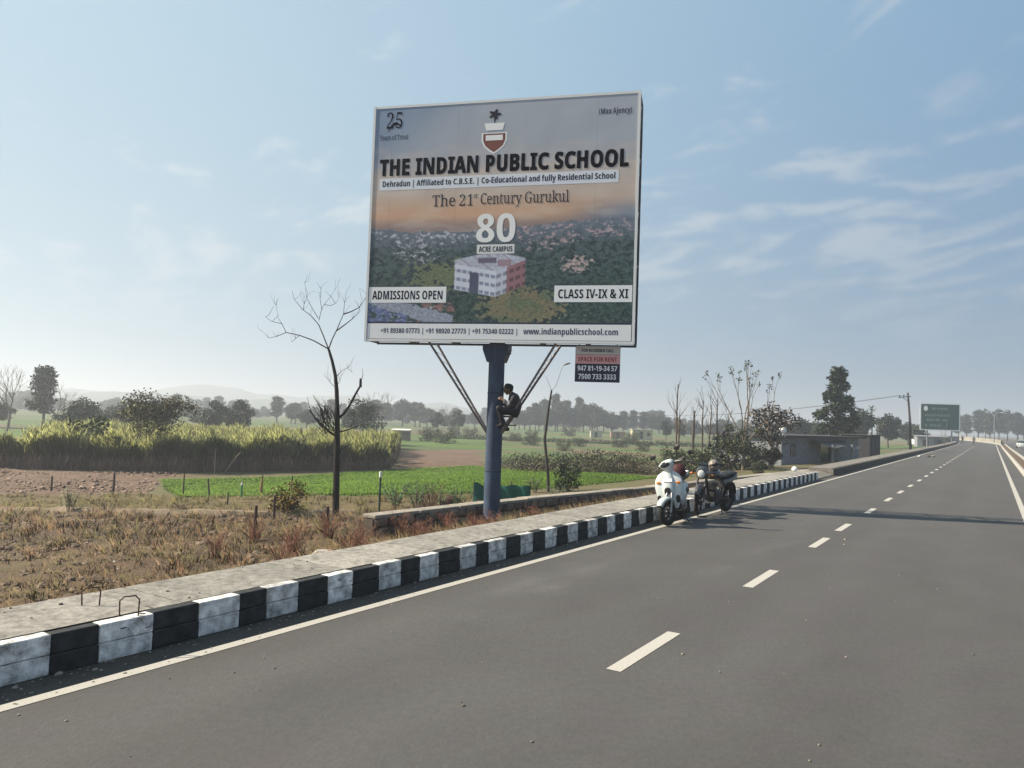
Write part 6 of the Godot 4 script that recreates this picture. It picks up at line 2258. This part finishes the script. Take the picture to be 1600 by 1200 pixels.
func motorcycle() -> void:
	var o := thing("motorcycle", "black motorcycle parked behind the white scooter, facing the camera", "motorcycle", Vector3(-5.9, 0.01, -19.0), 0.0)
	o.basis = Basis(Vector3.UP, -0.15) * Basis(Vector3.BACK, -0.08)
	o.scale = Vector3.ONE * 1.16
	var turn := Basis(Vector3.UP, 0.3)
	wheel(o, Vector3(0.0, 0.305, 0.68), 0.255, 0.05, 0.045, 6, turn * Vector3.RIGHT)
	wheel(o, Vector3(0, 0.305, -0.66), 0.248, 0.057, 0.055, 6)
	var steer := Node3D.new()
	steer.name = "front_end"
	o.add_child(steer)
	steer.transform = Transform3D(turn, Vector3(0, 0.305, 0.68))
	fender(steer, Vector3.ZERO, 0.33, 0.07, 0.5, 2.7, M.black_paint)
	var g := Geo.new()
	for s in [-1, 1]:
		g = Geo.new()
		g.tube([Vector3(s * 0.085, 0, 0), Vector3(s * 0.085, 0.4, -0.16), Vector3(s * 0.085, 0.62, -0.25)], [0.026, 0.024, 0.02], 8)
		part("fork_leg", g, M.dark_metal, steer)
	g = Geo.new()
	g.loft([ring_xy(Vector3(0, 0.6, -0.2), 0.12, 0.13), ring_xy(Vector3(0, 0.59, -0.08), 0.12, 0.13), ring_xy(Vector3(0, 0.57, 0.0), 0.09, 0.10)], true, true)
	var cowl := part("headlamp_cowl", g, M.black_paint, steer)
	g = Geo.new()
	g.ellipsoid(Vector3(0, 0.57, 0.0), Vector3(0.078, 0.085, 0.025), 14, 6)
	part("headlight", g, M.lamp_glass, cowl)
	g = Geo.new()
	g.loft([ring_xy(Vector3(0, 0.74, -0.16), 0.11, 0.02), ring_xy(Vector3(0, 0.79, -0.21), 0.09, 0.015)], true, true)
	part("windscreen", g, M.glass_dark, cowl)
	for s in [-1, 1]:
		g = Geo.new()
		g.tube([Vector3(0, 0.70, -0.26), Vector3(s * 0.12, 0.74, -0.26), Vector3(s * 0.24, 0.80, -0.3), Vector3(s * 0.40, 0.78, -0.38)], [0.013, 0.013, 0.013, 0.018], 7)
		part("handlebar", g, M.black_plastic, steer)
		g = Geo.new()
		g.tube([Vector3(s * 0.22, 0.80, -0.29), Vector3(s * 0.30, 0.93, -0.28)], [0.007, 0.007], 5)
		g.ellipsoid(Vector3(s * 0.33, 0.975, -0.28), Vector3(0.06, 0.045, 0.018), 10, 6)
		var mr := part("mirror", g, M.black_plastic, steer)
		g = Geo.new()
		g.ellipsoid(Vector3(s * 0.33, 0.975, -0.286), Vector3(0.053, 0.039, 0.016), 10, 6)
		part("mirror_glass", g, M.mirror, mr)
		g = Geo.new()
		g.rod(Vector3(s * 0.1, 0.56, -0.12), Vector3(s * 0.19, 0.56, -0.1), 0.01, 5)
		g.ellipsoid(Vector3(s * 0.21, 0.56, -0.09), Vector3(0.035, 0.025, 0.03), 8, 6)
		part("indicator", g, M.amber_lens, steer)
	g = Geo.new()
	var rings := []
	for q in [[-0.16, 0.80, 0.08, 0.08], [-0.05, 0.84, 0.12, 0.11], [0.12, 0.86, 0.15, 0.12], [0.28, 0.85, 0.14, 0.10], [0.38, 0.82, 0.08, 0.06]]:
		rings.append(ring_xy(Vector3(0, q[1], q[0]), q[2], q[3], 16, 2.3))
	g.loft(rings, true, true)
	var tank := part("fuel_tank", g, M.black_paint, o)
	g = Geo.new()
	for s in [-1, 1]:
		g.ellipsoid(Vector3(s * 0.135, 0.83, 0.12), Vector3(0.02, 0.03, 0.12), 10, 6)
	part("tank_stripe", g, M.maroon, tank)
	g = Geo.new()
	rings = []
	for q in [[-0.92, 0.86, 0.06, 0.02], [-0.8, 0.86, 0.12, 0.045], [-0.5, 0.83, 0.135, 0.05], [-0.25, 0.79, 0.12, 0.045], [-0.12, 0.79, 0.07, 0.02]]:
		rings.append(ring_xy(Vector3(0, q[1], q[0]), q[2], q[3], 14, 2.6))
	g.loft(rings, true, true)
	part("seat", g, M.seat_vinyl, o)
	g = Geo.new()
	rings = []
	for q in [[-1.0, 0.80, 0.05, 0.03], [-0.85, 0.77, 0.1, 0.06], [-0.5, 0.70, 0.13, 0.09], [-0.2, 0.66, 0.12, 0.11]]:
		rings.append(ring_xy(Vector3(0, q[1], q[0]), q[2], q[3], 14, 2.6))
	g.loft(rings, true, true)
	part("tail_panel", g, M.black_paint, o)
	g = Geo.new()
	g.ellipsoid(Vector3(0, 0.78, -1.0), Vector3(0.05, 0.03, 0.02), 10, 6)
	part("tail_light", g, M.red_lens, o)
	fender(o, Vector3(0, 0.305, -0.66), 0.36, 0.075, 1.3, 2.9, M.black_plastic)
	g = Geo.new()
	g.bevel_box(Vector3(0, 0.40, 0.02), Vector3(0.26, 0.26, 0.34), 0.04)
	for k in 5:
		g.box(Vector3(0, 0.56 + k * 0.028, 0.14), Vector3(0.2, 0.012, 0.2))
	part("engine", g, M.dark_metal, o)
	g = Geo.new()
	g.tube([Vector3(0, 0.75, 0.42), Vector3(0, 0.5, 0.3), Vector3(0, 0.28, 0.15), Vector3(0, 0.3, -0.25), Vector3(0, 0.62, -0.4)], [0.03, 0.028, 0.028, 0.028, 0.025], 8)
	for s in [-1, 1]:
		g.rod(Vector3(s * 0.1, 0.32, -0.15), Vector3(s * 0.09, 0.305, -0.66), 0.022, 6)
		g.rod(Vector3(s * 0.12, 0.66, -0.45), Vector3(s * 0.11, 0.32, -0.62), 0.028, 8)
	part("frame", g, M.black_plastic, o)
	g = Geo.new()
	g.tube([Vector3(-0.1, 0.42, 0.22), Vector3(-0.13, 0.24, 0.2), Vector3(-0.14, 0.22, -0.2), Vector3(-0.15, 0.32, -0.85)], [0.02, 0.022, 0.03, 0.05], 10)
	part("exhaust", g, M.chrome, o)
	g = Geo.new()
	g.rod(Vector3(0.12, 0.3, -0.05), Vector3(0.26, 0.0, 0.02), 0.013, 6)
	part("side_stand", g, M.black_plastic, o)
	for s in [-1, 1]:
		g = Geo.new()
		g.rod(Vector3(s * 0.1, 0.3, -0.05), Vector3(s * 0.24, 0.3, -0.05), 0.016, 6)
		part("foot_peg", g, M.rubber, o)
	# helmet hooked on the tank
	g = Geo.new()
	g.loft([ring_xz(Vector3(0, 0.0, 0), 0.10, 0.115), ring_xz(Vector3(0, 0.07, 0.0), 0.128, 0.15), ring_xz(Vector3(0, 0.15, -0.005), 0.125, 0.145), ring_xz(Vector3(0, 0.21, -0.01), 0.095, 0.11), ring_xz(Vector3(0, 0.245, -0.015), 0.045, 0.055)], true, true)
	var hm := thing("helmet", "pale beige helmet resting on the black motorcycle's tank", "helmet", o.transform * Vector3(0.02, 0.955, 0.16), 0.5)
	part("shell", g, M.helmet_beige, hm)
	g = Geo.new()
	g.ellipsoid(Vector3(0, 0.115, 0.065), Vector3(0.112, 0.05, 0.095), 14, 8)
	part("visor", g, M.glass_dark, hm)

# ---------------------------------------------------------------- small things along the road
func stake(called: String, x: float, z: float, h: float, r: float, col: Color, lean: Vector2, label: String, group := "") -> void:
	var g := Geo.new()
	g.col = col
	g.tube([Vector3(0, -0.1, 0), Vector3(lean.x * 0.5, h * 0.5, lean.y * 0.5) * 1.05, Vector3(lean.x, h, lean.y)], [r * 1.1, r, r * 0.85], 7)
	single(called, g, M.bark if h > 0.6 else M.plain, label, "post", Vector3(x, lie(x, z), z), 0.0, group)

func roadside() -> void:
	rng.seed = 64
	# steel loops cast into the footpath
	for k in 2:
		var g := Geo.new()
		var w := 0.075
		g.tube([Vector3(-w, -0.03, 0), Vector3(-w - 0.005, 0.12, 0.006), Vector3(-w + 0.03, 0.155, 0), Vector3(w - 0.03, 0.16, -0.005), Vector3(w + 0.004, 0.125, 0), Vector3(w, -0.03, 0.01)], [0.007, 0.007, 0.007, 0.007, 0.007, 0.007], 6)
		if k == 0:
			g.rod(Vector3(w, 0.004, 0.01), Vector3(w + 0.06, 0.006, 0.03), 0.005, 5)
		single("steel_loop", g, M.rust, ["rusty steel lifting loop standing on the footpath nearer the kerb", "rusty steel lifting loop standing near the footpath's back edge"][k], "steel loop", [Vector3(-6.52, 0.338, -4.11), Vector3(-7.08, 0.338, -4.08)][k], [0.9, 0.75][k])
	# dark posts on the bank and in the fields
	var brown := Color(0.06, 0.045, 0.036)
	stake("wooden_post", -16.26, -13.59, 0.80, 0.045, brown, Vector2(0.03, 0), "short dark wooden post on the bank, leftmost of the three nearest the footpath")
	stake("wooden_post", -14.12, -14.05, 0.74, 0.042, brown, Vector2(0.01, 0.02), "short dark wooden post on the bank just left of the dead tree's foot")
	stake("wooden_post", -19.14, -16.74, 0.80, 0.04, brown, Vector2(0.0, 0.02), "short dark wooden post beside the orange-yellow bush")
	stake("field_post", -37.54, -22.45, 0.92, 0.06, brown, Vector2(0.02, 0), "thick dark field post in front of the sugarcane at the left")
	stake("field_post", -39.48, -20.42, 0.75, 0.05, brown, Vector2(0.02, 0), "dark field post farthest left on the ploughed strip")
	stake("field_post", -31.46, -22.14, 1.05, 0.035, brown, Vector2(0.02, 0), "thin upright field post at the left corner of the wheat")
	stake("field_post", -30.02, -22.47, 0.75, 0.04, brown, Vector2(-0.28, -0.1), "leaning field post at the wheat's edge")
	stake("field_post", -24.26, -18.96, 0.5, 0.03, brown, Vector2(0.02, 0), "short thin stake on the dry grass before the wheat")
	stake("field_post", -27.8, -25.26, 0.8, 0.035, brown, Vector2(0.02, 0), "thin dark stake in the wheat left of the dead tree")
	stake("cane_prop", -44.5, -33.6, 1.7, 0.035, Color(0.28, 0.22, 0.17), Vector2(0.04, 0), "pale upright pole before the sugarcane's dark face")
	stake("cane_prop", -44.0, -33.9, 1.5, 0.03, Color(0.28, 0.22, 0.17), Vector2(0.95, -0.6), "pale slanting pole leaning beside the upright one before the sugarcane")
	# posts with white tops, and an orange-wrapped stake
	for k in 2:
		var p := [Vector3(-18.38, 0, -20.78), Vector3(-27.55, 0, -22.24)]
		var at: Vector3 = p[k]
		var o := thing("marker_post", ["dark green post with a white top between the dead tree and the billboard", "short green post with a white cap at the wheat's near edge"][k], "post", Vector3(at.x, lie(at.x, at.z), at.z))
		var h: float = [1.42, 0.62][k]
		var g := Geo.new()
		g.col = Color(0.02, 0.05, 0.035) if k == 0 else Color(0.03, 0.16, 0.08)
		g.tube([Vector3(0, -0.1, 0), Vector3(0, h * 0.86, 0)], [0.04, 0.036], 8)
		part("shaft", g, M.plain, o)
		g = Geo.new()
		g.tube([Vector3(0, h * 0.86, 0), Vector3(0, h, 0)], [0.05, 0.045], 8)
		part("cap", g, M.white, o)
	var wr := thing("wrapped_stake", "thin stake wrapped in orange cloth at the wheat's near edge", "post", Vector3(-28.54, lie(-28.54, -24.13), -24.13))
	var gg := Geo.new(); gg.col = brown
	gg.tube([Vector3(0, -0.1, 0), Vector3(0.05, 0.95, 0)], [0.03, 0.025], 6)
	part("shaft", gg, M.plain, wr)
	gg = Geo.new(); gg.col = Color(0.27, 0.14, 0.06)
	gg.tube([Vector3(0.0, 0.0, 0), Vector3(0.02, 0.3, 0.02), Vector3(0.03, 0.75, 0)], [0.06, 0.07, 0.035], 9)
	part("cloth", gg, M.plain, wr)
	# green net behind the wall
	var net := thing("net_screen", "low teal green net hung on stakes behind the stone wall beside the billboard post", "net", Vector3(-15.6, lie(-15.6, -22.6), -22.6), 0.5595)
	var g := Geo.new()
	var n := 22
	for i in n:
		for j in 5:
			var q := []
			for d in [[0, 0], [1, 0], [1, 1], [0, 1]]:
				var u: float = float(i + d[0]) / n
				var v: float = float(j + d[1]) / 5.0
				var sag := 0.14 * sin(u * PI * 3.0) * sin(u * PI * 3.0)
				q.append(Vector3(u * 2.0, 0.1 + v * (0.82 - sag + 0.05 * sin(u * 17.0)), 0.06 * sin(u * 21.0 + v * 2.0)))
			g.quad(q[0], q[1], q[2], q[3])
	part("net", g, M.teal_net, net)
	for k in 4:
		g = Geo.new(); g.col = brown
		g.tube([Vector3(k * 0.667, -0.1, -0.03), Vector3(k * 0.667, 1.02, -0.03)], [0.025, 0.02], 6)
		part("stake", g, M.plain, net)
	g = Geo.new()
	g.loft([ring_xz(Vector3(0, 0, 0), 0.42, 0.2), ring_xz(Vector3(0.05, 0.16, 0), 0.38, 0.16), ring_xz(Vector3(0.12, 0.3, 0.02), 0.26, 0.1), ring_xz(Vector3(0.16, 0.4, 0), 0.1, 0.04)], true, true)
	single("red_cloth", g, M.maroon, "dark red cloth heaped behind the stone wall left of the green net", "cloth", Vector3(-17.3, lie(-17.3, -23.4), -23.4), 0.5)
	# thin crooked mast with two arms and one lamp head
	var ms := thing("lamp_mast", "thin crooked dark mast with two slender arms right of the billboard post", "lamp post", Vector3(-18.12, lie(-18.12, -32.45), -32.45), 0.5595)
	g = Geo.new(); g.col = Color(0.045, 0.04, 0.038)
	g.tube([Vector3(0.08, -0.2, 0), Vector3(0.02, 0.7, 0), Vector3(-0.2, 2.5, 0), Vector3(-0.06, 4.0, 0), Vector3(0.06, 4.9, 0)], [0.085, 0.075, 0.065, 0.055, 0.04], 8)
	part("mast", g, M.bark, ms)
	g = Geo.new()
	g.tube([Vector3(0.06, 4.85, 0), Vector3(0.28, 5.15, 0.05), Vector3(0.52, 6.0, 0.1), Vector3(0.66, 6.14, 0.12)], [0.018, 0.016, 0.014, 0.014], 6)
	part("arm", g, M.steel_grey, ms)
	g = Geo.new()
	g.tube([Vector3(0.06, 4.85, 0), Vector3(-0.08, 5.2, -0.05), Vector3(-0.25, 5.55, -0.1)], [0.014, 0.012, 0.008], 6)
	part("arm", g, M.steel_grey, ms)
	g = Geo.new()
	g.ellipsoid(Vector3(0.74, 6.17, 0.13), Vector3(0.2, 0.05, 0.09), 10, 6, Basis(Vector3.BACK, 0.3))
	part("lamp_head", g, M.steel_grey, ms)
	# litter caught in the weeds
	var lx := []
	var lc := []
	for i in 90:
		var x := -7.7 - pow(rng.randf(), 1.6) * 8.0
		var z := rng.randf_range(-16, -2)
		var s := rng.randf_range(0.02, 0.06)
		lx.append(Transform3D(Basis(Vector3(rng.randf(), 1, rng.randf()).normalized(), rng.randf() * 6.0).scaled(Vector3(s, s * 0.25, s * 0.8)), Vector3(x, lie(x, z) + 0.03, z)))
		lc.append([Color(0.6, 0.6, 0.58), Color(0.4, 0.42, 0.45), Color(0.45, 0.38, 0.3), Color(0.25, 0.12, 0.1)][i % 4])
	var lg := Geo.new()
	lg.loft([ring_xz(Vector3(0, -0.6, 0), 0.8, 0.9, 6), ring_xz(Vector3(0.2, 0.3, 0.1), 1.0, 1.0, 6), ring_xz(Vector3(0.1, 0.9, -0.2), 0.5, 0.7, 6)], false, true)
	scatter("litter", lg, M.plain, lx, lc, "scraps of paper and plastic caught in the weeds beside the footpath", "litter")
	# loose stones and litter
	g = Geo.new(); g.ellipsoid(Vector3(0, 0.12, 0), Vector3(0.125, 0.115, 0.12), 10, 7)
	single("white_stone", g, M.white, "round white-painted stone at the footpath's back edge left of the entrance", "stone", Vector3(-7.15, 0.335, -34.4))
	g = Geo.new()
	g.loft([ring_xz(Vector3(0, 0, 0), 0.16, 0.13), ring_xz(Vector3(0, 0.08, 0), 0.2, 0.17), ring_xz(Vector3(0.03, 0.2, 0), 0.15, 0.13), ring_xz(Vector3(0.05, 0.27, 0), 0.05, 0.04)], true, true)
	single("plastic_sack", g, M.note_grey, "pale stuffed sack lying on the wall right of the motorcycle", "sack", Vector3(-10.75, -0.14, -35.0))
	for k in 3:
		g = Geo.new(); g.col = [Color(0.06, 0.06, 0.06), Color(0.5, 0.5, 0.48), Color(0.2, 0.19, 0.18)][k]
		g.bevel_box(Vector3(0, 0.08, 0), Vector3(0.3, 0.16, 0.24), 0.05, Basis(Vector3.UP, k))
		single("rubble", g, M.stone, ["dark lump of rubble on the road edge before the far kerb", "white lump of rubble on the road edge before the far kerb", "grey lump of rubble beside the dark one far along the road"][k], "stone", [Vector3(-4.9, 0.0, -80.0), Vector3(-5.5, 0.0, -78.0), Vector3(-4.6, 0, -81.5)][k])
	g = Geo.new(); g.col = Color(0.42, 0.40, 0.37)
	for k in 2:
		g = Geo.new(); g.col = [Color(0.36, 0.34, 0.32), Color(0.52, 0.5, 0.46)][k]
		g.bevel_box(Vector3(0, 0.1, 0), [Vector3(0.42, 0.22, 0.3), Vector3(0.26, 0.14, 0.2)][k], 0.05, Basis(Vector3.UP, 0.6 + k))
		single("broken_concrete", g, M.stone, ["grey lump of broken concrete among the dry weeds left of the billboard", "pale broken stone among the weeds below the stone wall's left end"][k], "stone", [Vector3(-11.0, lie(-11.0, -10.9) + 0.05, -10.9), Vector3(-13.0, lie(-13.0, -15.2), -15.2)][k])

# ---------------------------------------------------------------- far along the road
func far_road() -> void:
	rng.seed = 88
	# power pole with cross-arm and wires
	var p := thing("power_pole", "dark power pole with a cross-arm and insulators right of the grey house", "power pole", Vector3(-8.5, -0.2, -106.8), 0.5)
	var g := Geo.new(); g.col = Color(0.075, 0.07, 0.068)
	g.tube([Vector3(0, -0.3, 0), Vector3(-0.1, 3.4, 0), Vector3(-0.42, 7.3, 0)], [0.17, 0.15, 0.11], 8)
	part("pole", g, M.bark, p)
	g = Geo.new(); g.col = Color(0.08, 0.08, 0.08)
	g.box(Vector3(-0.8, 6.75, 0), Vector3(1.5, 0.1, 0.1), Basis(Vector3.BACK, 0.12))
	g.rod(Vector3(-0.36, 6.2, 0.06), Vector3(-1.1, 6.68, 0.06), 0.03, 5)
	part("cross_arm", g, M.plain, p)
	for k in 3:
		g = Geo.new()
		g.tube([Vector3(-1.4 + k * 0.5, 6.72 + k * 0.05, 0), Vector3(-1.4 + k * 0.5, 6.82 + k * 0.05, 0), Vector3(-1.4 + k * 0.5, 6.95 + k * 0.05, 0)], [0.05, 0.08, 0.04], 8)
		part("insulator", g, M.glass_dark, p)
	var p2 := thing("power_pole", "thin power pole standing among the hazy trees where the wires end", "power pole", Vector3(-96.4, -2.2, -199.2), 0.5)
	g = Geo.new(); g.col = Color(0.08, 0.075, 0.07)
	g.tube([Vector3(0, -0.2, 0), Vector3(0, 8.2, 0)], [0.15, 0.1], 7)
	part("pole", g, M.bark, p2)
	g = Geo.new(); g.col = Color(0.08, 0.08, 0.08)
	g.box(Vector3(0, 7.8, 0), Vector3(1.3, 0.1, 0.1))
	part("cross_arm", g, M.plain, p2)
	for k in 2:
		g = Geo.new(); g.col = Color(0.05, 0.05, 0.055)
		var a := p.transform * Vector3(-1.4 + k * 1.0, 6.95 + k * 0.1, 0)
		var b := p2.transform * Vector3(-0.55 + k * 1.1, 7.86, 0)
		var pts := []
		var rad := []
		for i in 25:
			var t := i / 24.0
			pts.append(a.lerp(b, t) + Vector3(0, -2.2 * 4.0 * t * (1.0 - t), 0))
			rad.append(0.022)
		g.tube(pts, rad, 5)
		single("power_line", g, M.plain, ["upper power line running left from the pole behind the big dark tree", "lower power line running left from the pole behind the big dark tree"][1 - k], "power line")
	# green direction sign on two legs
	var s := thing("road_sign", "large dark green direction sign with a white border far along the road", "road sign", Vector3(-8.65, 0, -171.6), 0.36)
	g = Geo.new(); g.box(Vector3(0, 5.4, 0), Vector3(7.2, 5.3, 0.1))
	part("border", g, M.white, s)
	g = Geo.new(); g.box(Vector3(0, 5.4, 0.02), Vector3(6.8, 4.9, 0.09))
	part("panel", g, M.sign_green, s)
	for x in [-2.2, 2.2]:
		g = Geo.new(); g.tube([Vector3(x, -1.5, -0.2), Vector3(x, 7.6, -0.2)], [0.14, 0.14], 8)
		part("leg", g, M.steel_grey, s)
	g = Geo.new()
	g.loft([ring_xy(Vector3(-2.55, 7.0, 0.068), 0.36, 0.48), ring_xy(Vector3(-2.55, 7.0, 0.08), 0.34, 0.46)], true, true)
	part("route_shield", g, M.white, s)
	var faint := mat("sign_faint", 0.16, 0.22, 0.22, 0.6)
	for r in [[0.5, 7.0, 3.6], [-0.2, 5.7, 4.8], [-0.6, 4.8, 4.2], [-1.0, 3.7, 3.0]]:
		for k in int(r[2] / 0.42):
			if rng.randf() < 0.16: continue
			g = Geo.new()
			g.box(Vector3(r[0] - r[2] / 2 + k * 0.42, r[1], 0.07), Vector3(rng.randf_range(0.18, 0.32), 0.42, 0.008))
			part("faded_character", g, faint, s)
	# barrier along the outside of the bend
	var bar := thing("bridge_parapet", "pale concrete parapet curving left across the end of the road", "parapet")
	var s0 := 196.0
	while s0 < 262.0:
		g = Geo.new(); g.col = Color(0.30, 0.285, 0.25) * rng.randf_range(0.93, 1.05)
		strip(g, s0, s0 + 5.9, 2.95, [[1.7, 0.1], [1.72, 1.05], [2.0, 1.05], [2.02, 0.0]])
		part("panel", g, M.concrete, bar)
		s0 += 6.0
	# street lamp on the median
	var base := road_at(212.6, 1.62)
	var l := thing("street_lamp", "slender grey street lamp on the median at the end of the road", "street lamp", base, 0.2)
	g = Geo.new(); g.tube([Vector3(0, 0, 0), Vector3(0, 6.9, 0)], [0.13, 0.09], 8)
	part("pole", g, M.steel_grey, l)
	for q in [-1, 1]:
		g = Geo.new(); g.tube([Vector3(0, 6.8, 0), Vector3(q * 0.6, 7.15, 0), Vector3(q * 1.3, 7.3, 0)], [0.05, 0.04, 0.035], 6)
		var arm := part("arm", g, M.steel_grey, l)
		g = Geo.new(); g.ellipsoid(Vector3(q * 1.5, 7.32, 0), Vector3(0.3, 0.07, 0.12), 8, 6)
		part("lamp_head", g, M.white, arm)
	# white car on the other carriageway
	var c := thing("car", "small white car far away on the other carriageway at the right edge", "car", road_at(168.0, 4.6), 0.0)
	g = Geo.new()
	g.loft([ring_xz(Vector3(0, 0.3, 0), 0.82, 1.95, 20, 4.5), ring_xz(Vector3(0, 0.55, 0), 0.86, 2.0, 20, 4.5), ring_xz(Vector3(0, 0.85, 0), 0.84, 1.95, 20, 4.0), ring_xz(Vector3(0, 0.92, 0), 0.8, 1.85, 20, 4.0)], true, true)
	part("body", g, M.white_paint, c)
	g = Geo.new()
	g.loft([ring_xz(Vector3(0, 0.91, -0.2), 0.78, 1.35, 20, 4.0), ring_xz(Vector3(0, 1.42, -0.3), 0.62, 0.85, 20, 4.0)], true, true)
	part("windows", g, M.glass_dark, c)
	g = Geo.new()
	g.loft([ring_xz(Vector3(0, 1.415, -0.3), 0.65, 0.9, 20, 4.0), ring_xz(Vector3(0, 1.49, -0.3), 0.55, 0.75, 20, 4.0)], true, true)
	part("roof", g, M.white_paint, c)
	for q in [[-1, 1], [1, 1], [-1, -1], [1, -1]]:
		g = Geo.new()
		g.torus(Vector3(q[0] * 0.76, 0.31, q[1] * 1.25), Vector3.RIGHT, 0.22, 0.09, 18, 8)
		part("wheel", g, M.rubber, c)
	for q in [-1, 1]:
		g = Geo.new(); g.ellipsoid(Vector3(q * 0.6, 0.72, 1.93), Vector3(0.16, 0.09, 0.06), 8, 6)
		part("headlight", g, M.lamp_glass, c)
	# two people on foot far along the road
	for k in 2:
		var o := thing("person", ["person in dark clothes standing far along the road, left one of two", "person in dark clothes walking far along the road, right one of two"][k], "person", [road_at(206.0, -5.2), road_at(186.0, -3.2)][k] , [0.4, 2.9][k])
		var skin := Color(0.12, 0.07, 0.05)
		var top: Color = [Color(0.05, 0.05, 0.06), Color(0.08, 0.075, 0.08)][k]
		var leg := Color(0.025, 0.025, 0.032)
		var b := [[Vector3(0, 0.92, 0), Vector3(0, 1.36, 0), 0.15, 0.17, top], [Vector3(-0.14, 1.42, 0), Vector3(0.14, 1.42, 0), 0.08, 0.08, top], [Vector3(0, 1.44, 0), Vector3(0, 1.56, 0.01), 0.06, 0.055, skin]]
		for q in [-1, 1]:
			var st: float = 0.16 * q * (k + 0.2)
			b.append([Vector3(q * 0.09, 0.92, 0), Vector3(q * 0.1, 0.5, st * 0.6), 0.095, 0.065, leg])
			b.append([Vector3(q * 0.1, 0.5, st * 0.6), Vector3(q * 0.1, 0.08, st), 0.062, 0.042, leg])
			b.append([Vector3(q * 0.1, 0.05, st - 0.03), Vector3(q * 0.1, 0.04, st + 0.14), 0.045, 0.035, leg])
			b.append([Vector3(q * 0.2, 1.41, 0), Vector3(q * 0.26, 1.12, -st * 0.4), 0.055, 0.045, top])
			b.append([Vector3(q * 0.26, 1.12, -st * 0.4), Vector3(q * 0.27, 0.86, -st * 0.8 + 0.05), 0.042, 0.03, skin])
			b.append([Vector3(q * 0.27, 0.86, -st * 0.8 + 0.05), Vector3(q * 0.27, 0.76, -st * 0.8 + 0.07), 0.035, 0.025, skin])
		g = Geo.new()
		body(g, b, 0.03, 0.05)
		body(g, head_bones(Vector3(0, 1.66, 0.01), Vector3(0, 0, 1), skin), 0.016, 0.02)
		part("body", g, M.plain, o)
		g = Geo.new()
		body(g, [[Vector3(0, 1.72, -0.03), Vector3(0, 1.74, 0.02), 0.1, 0.09, Color(0.012, 0.01, 0.01)]], 0.02, 0.03)
		part("hair", g, M.plain, o)
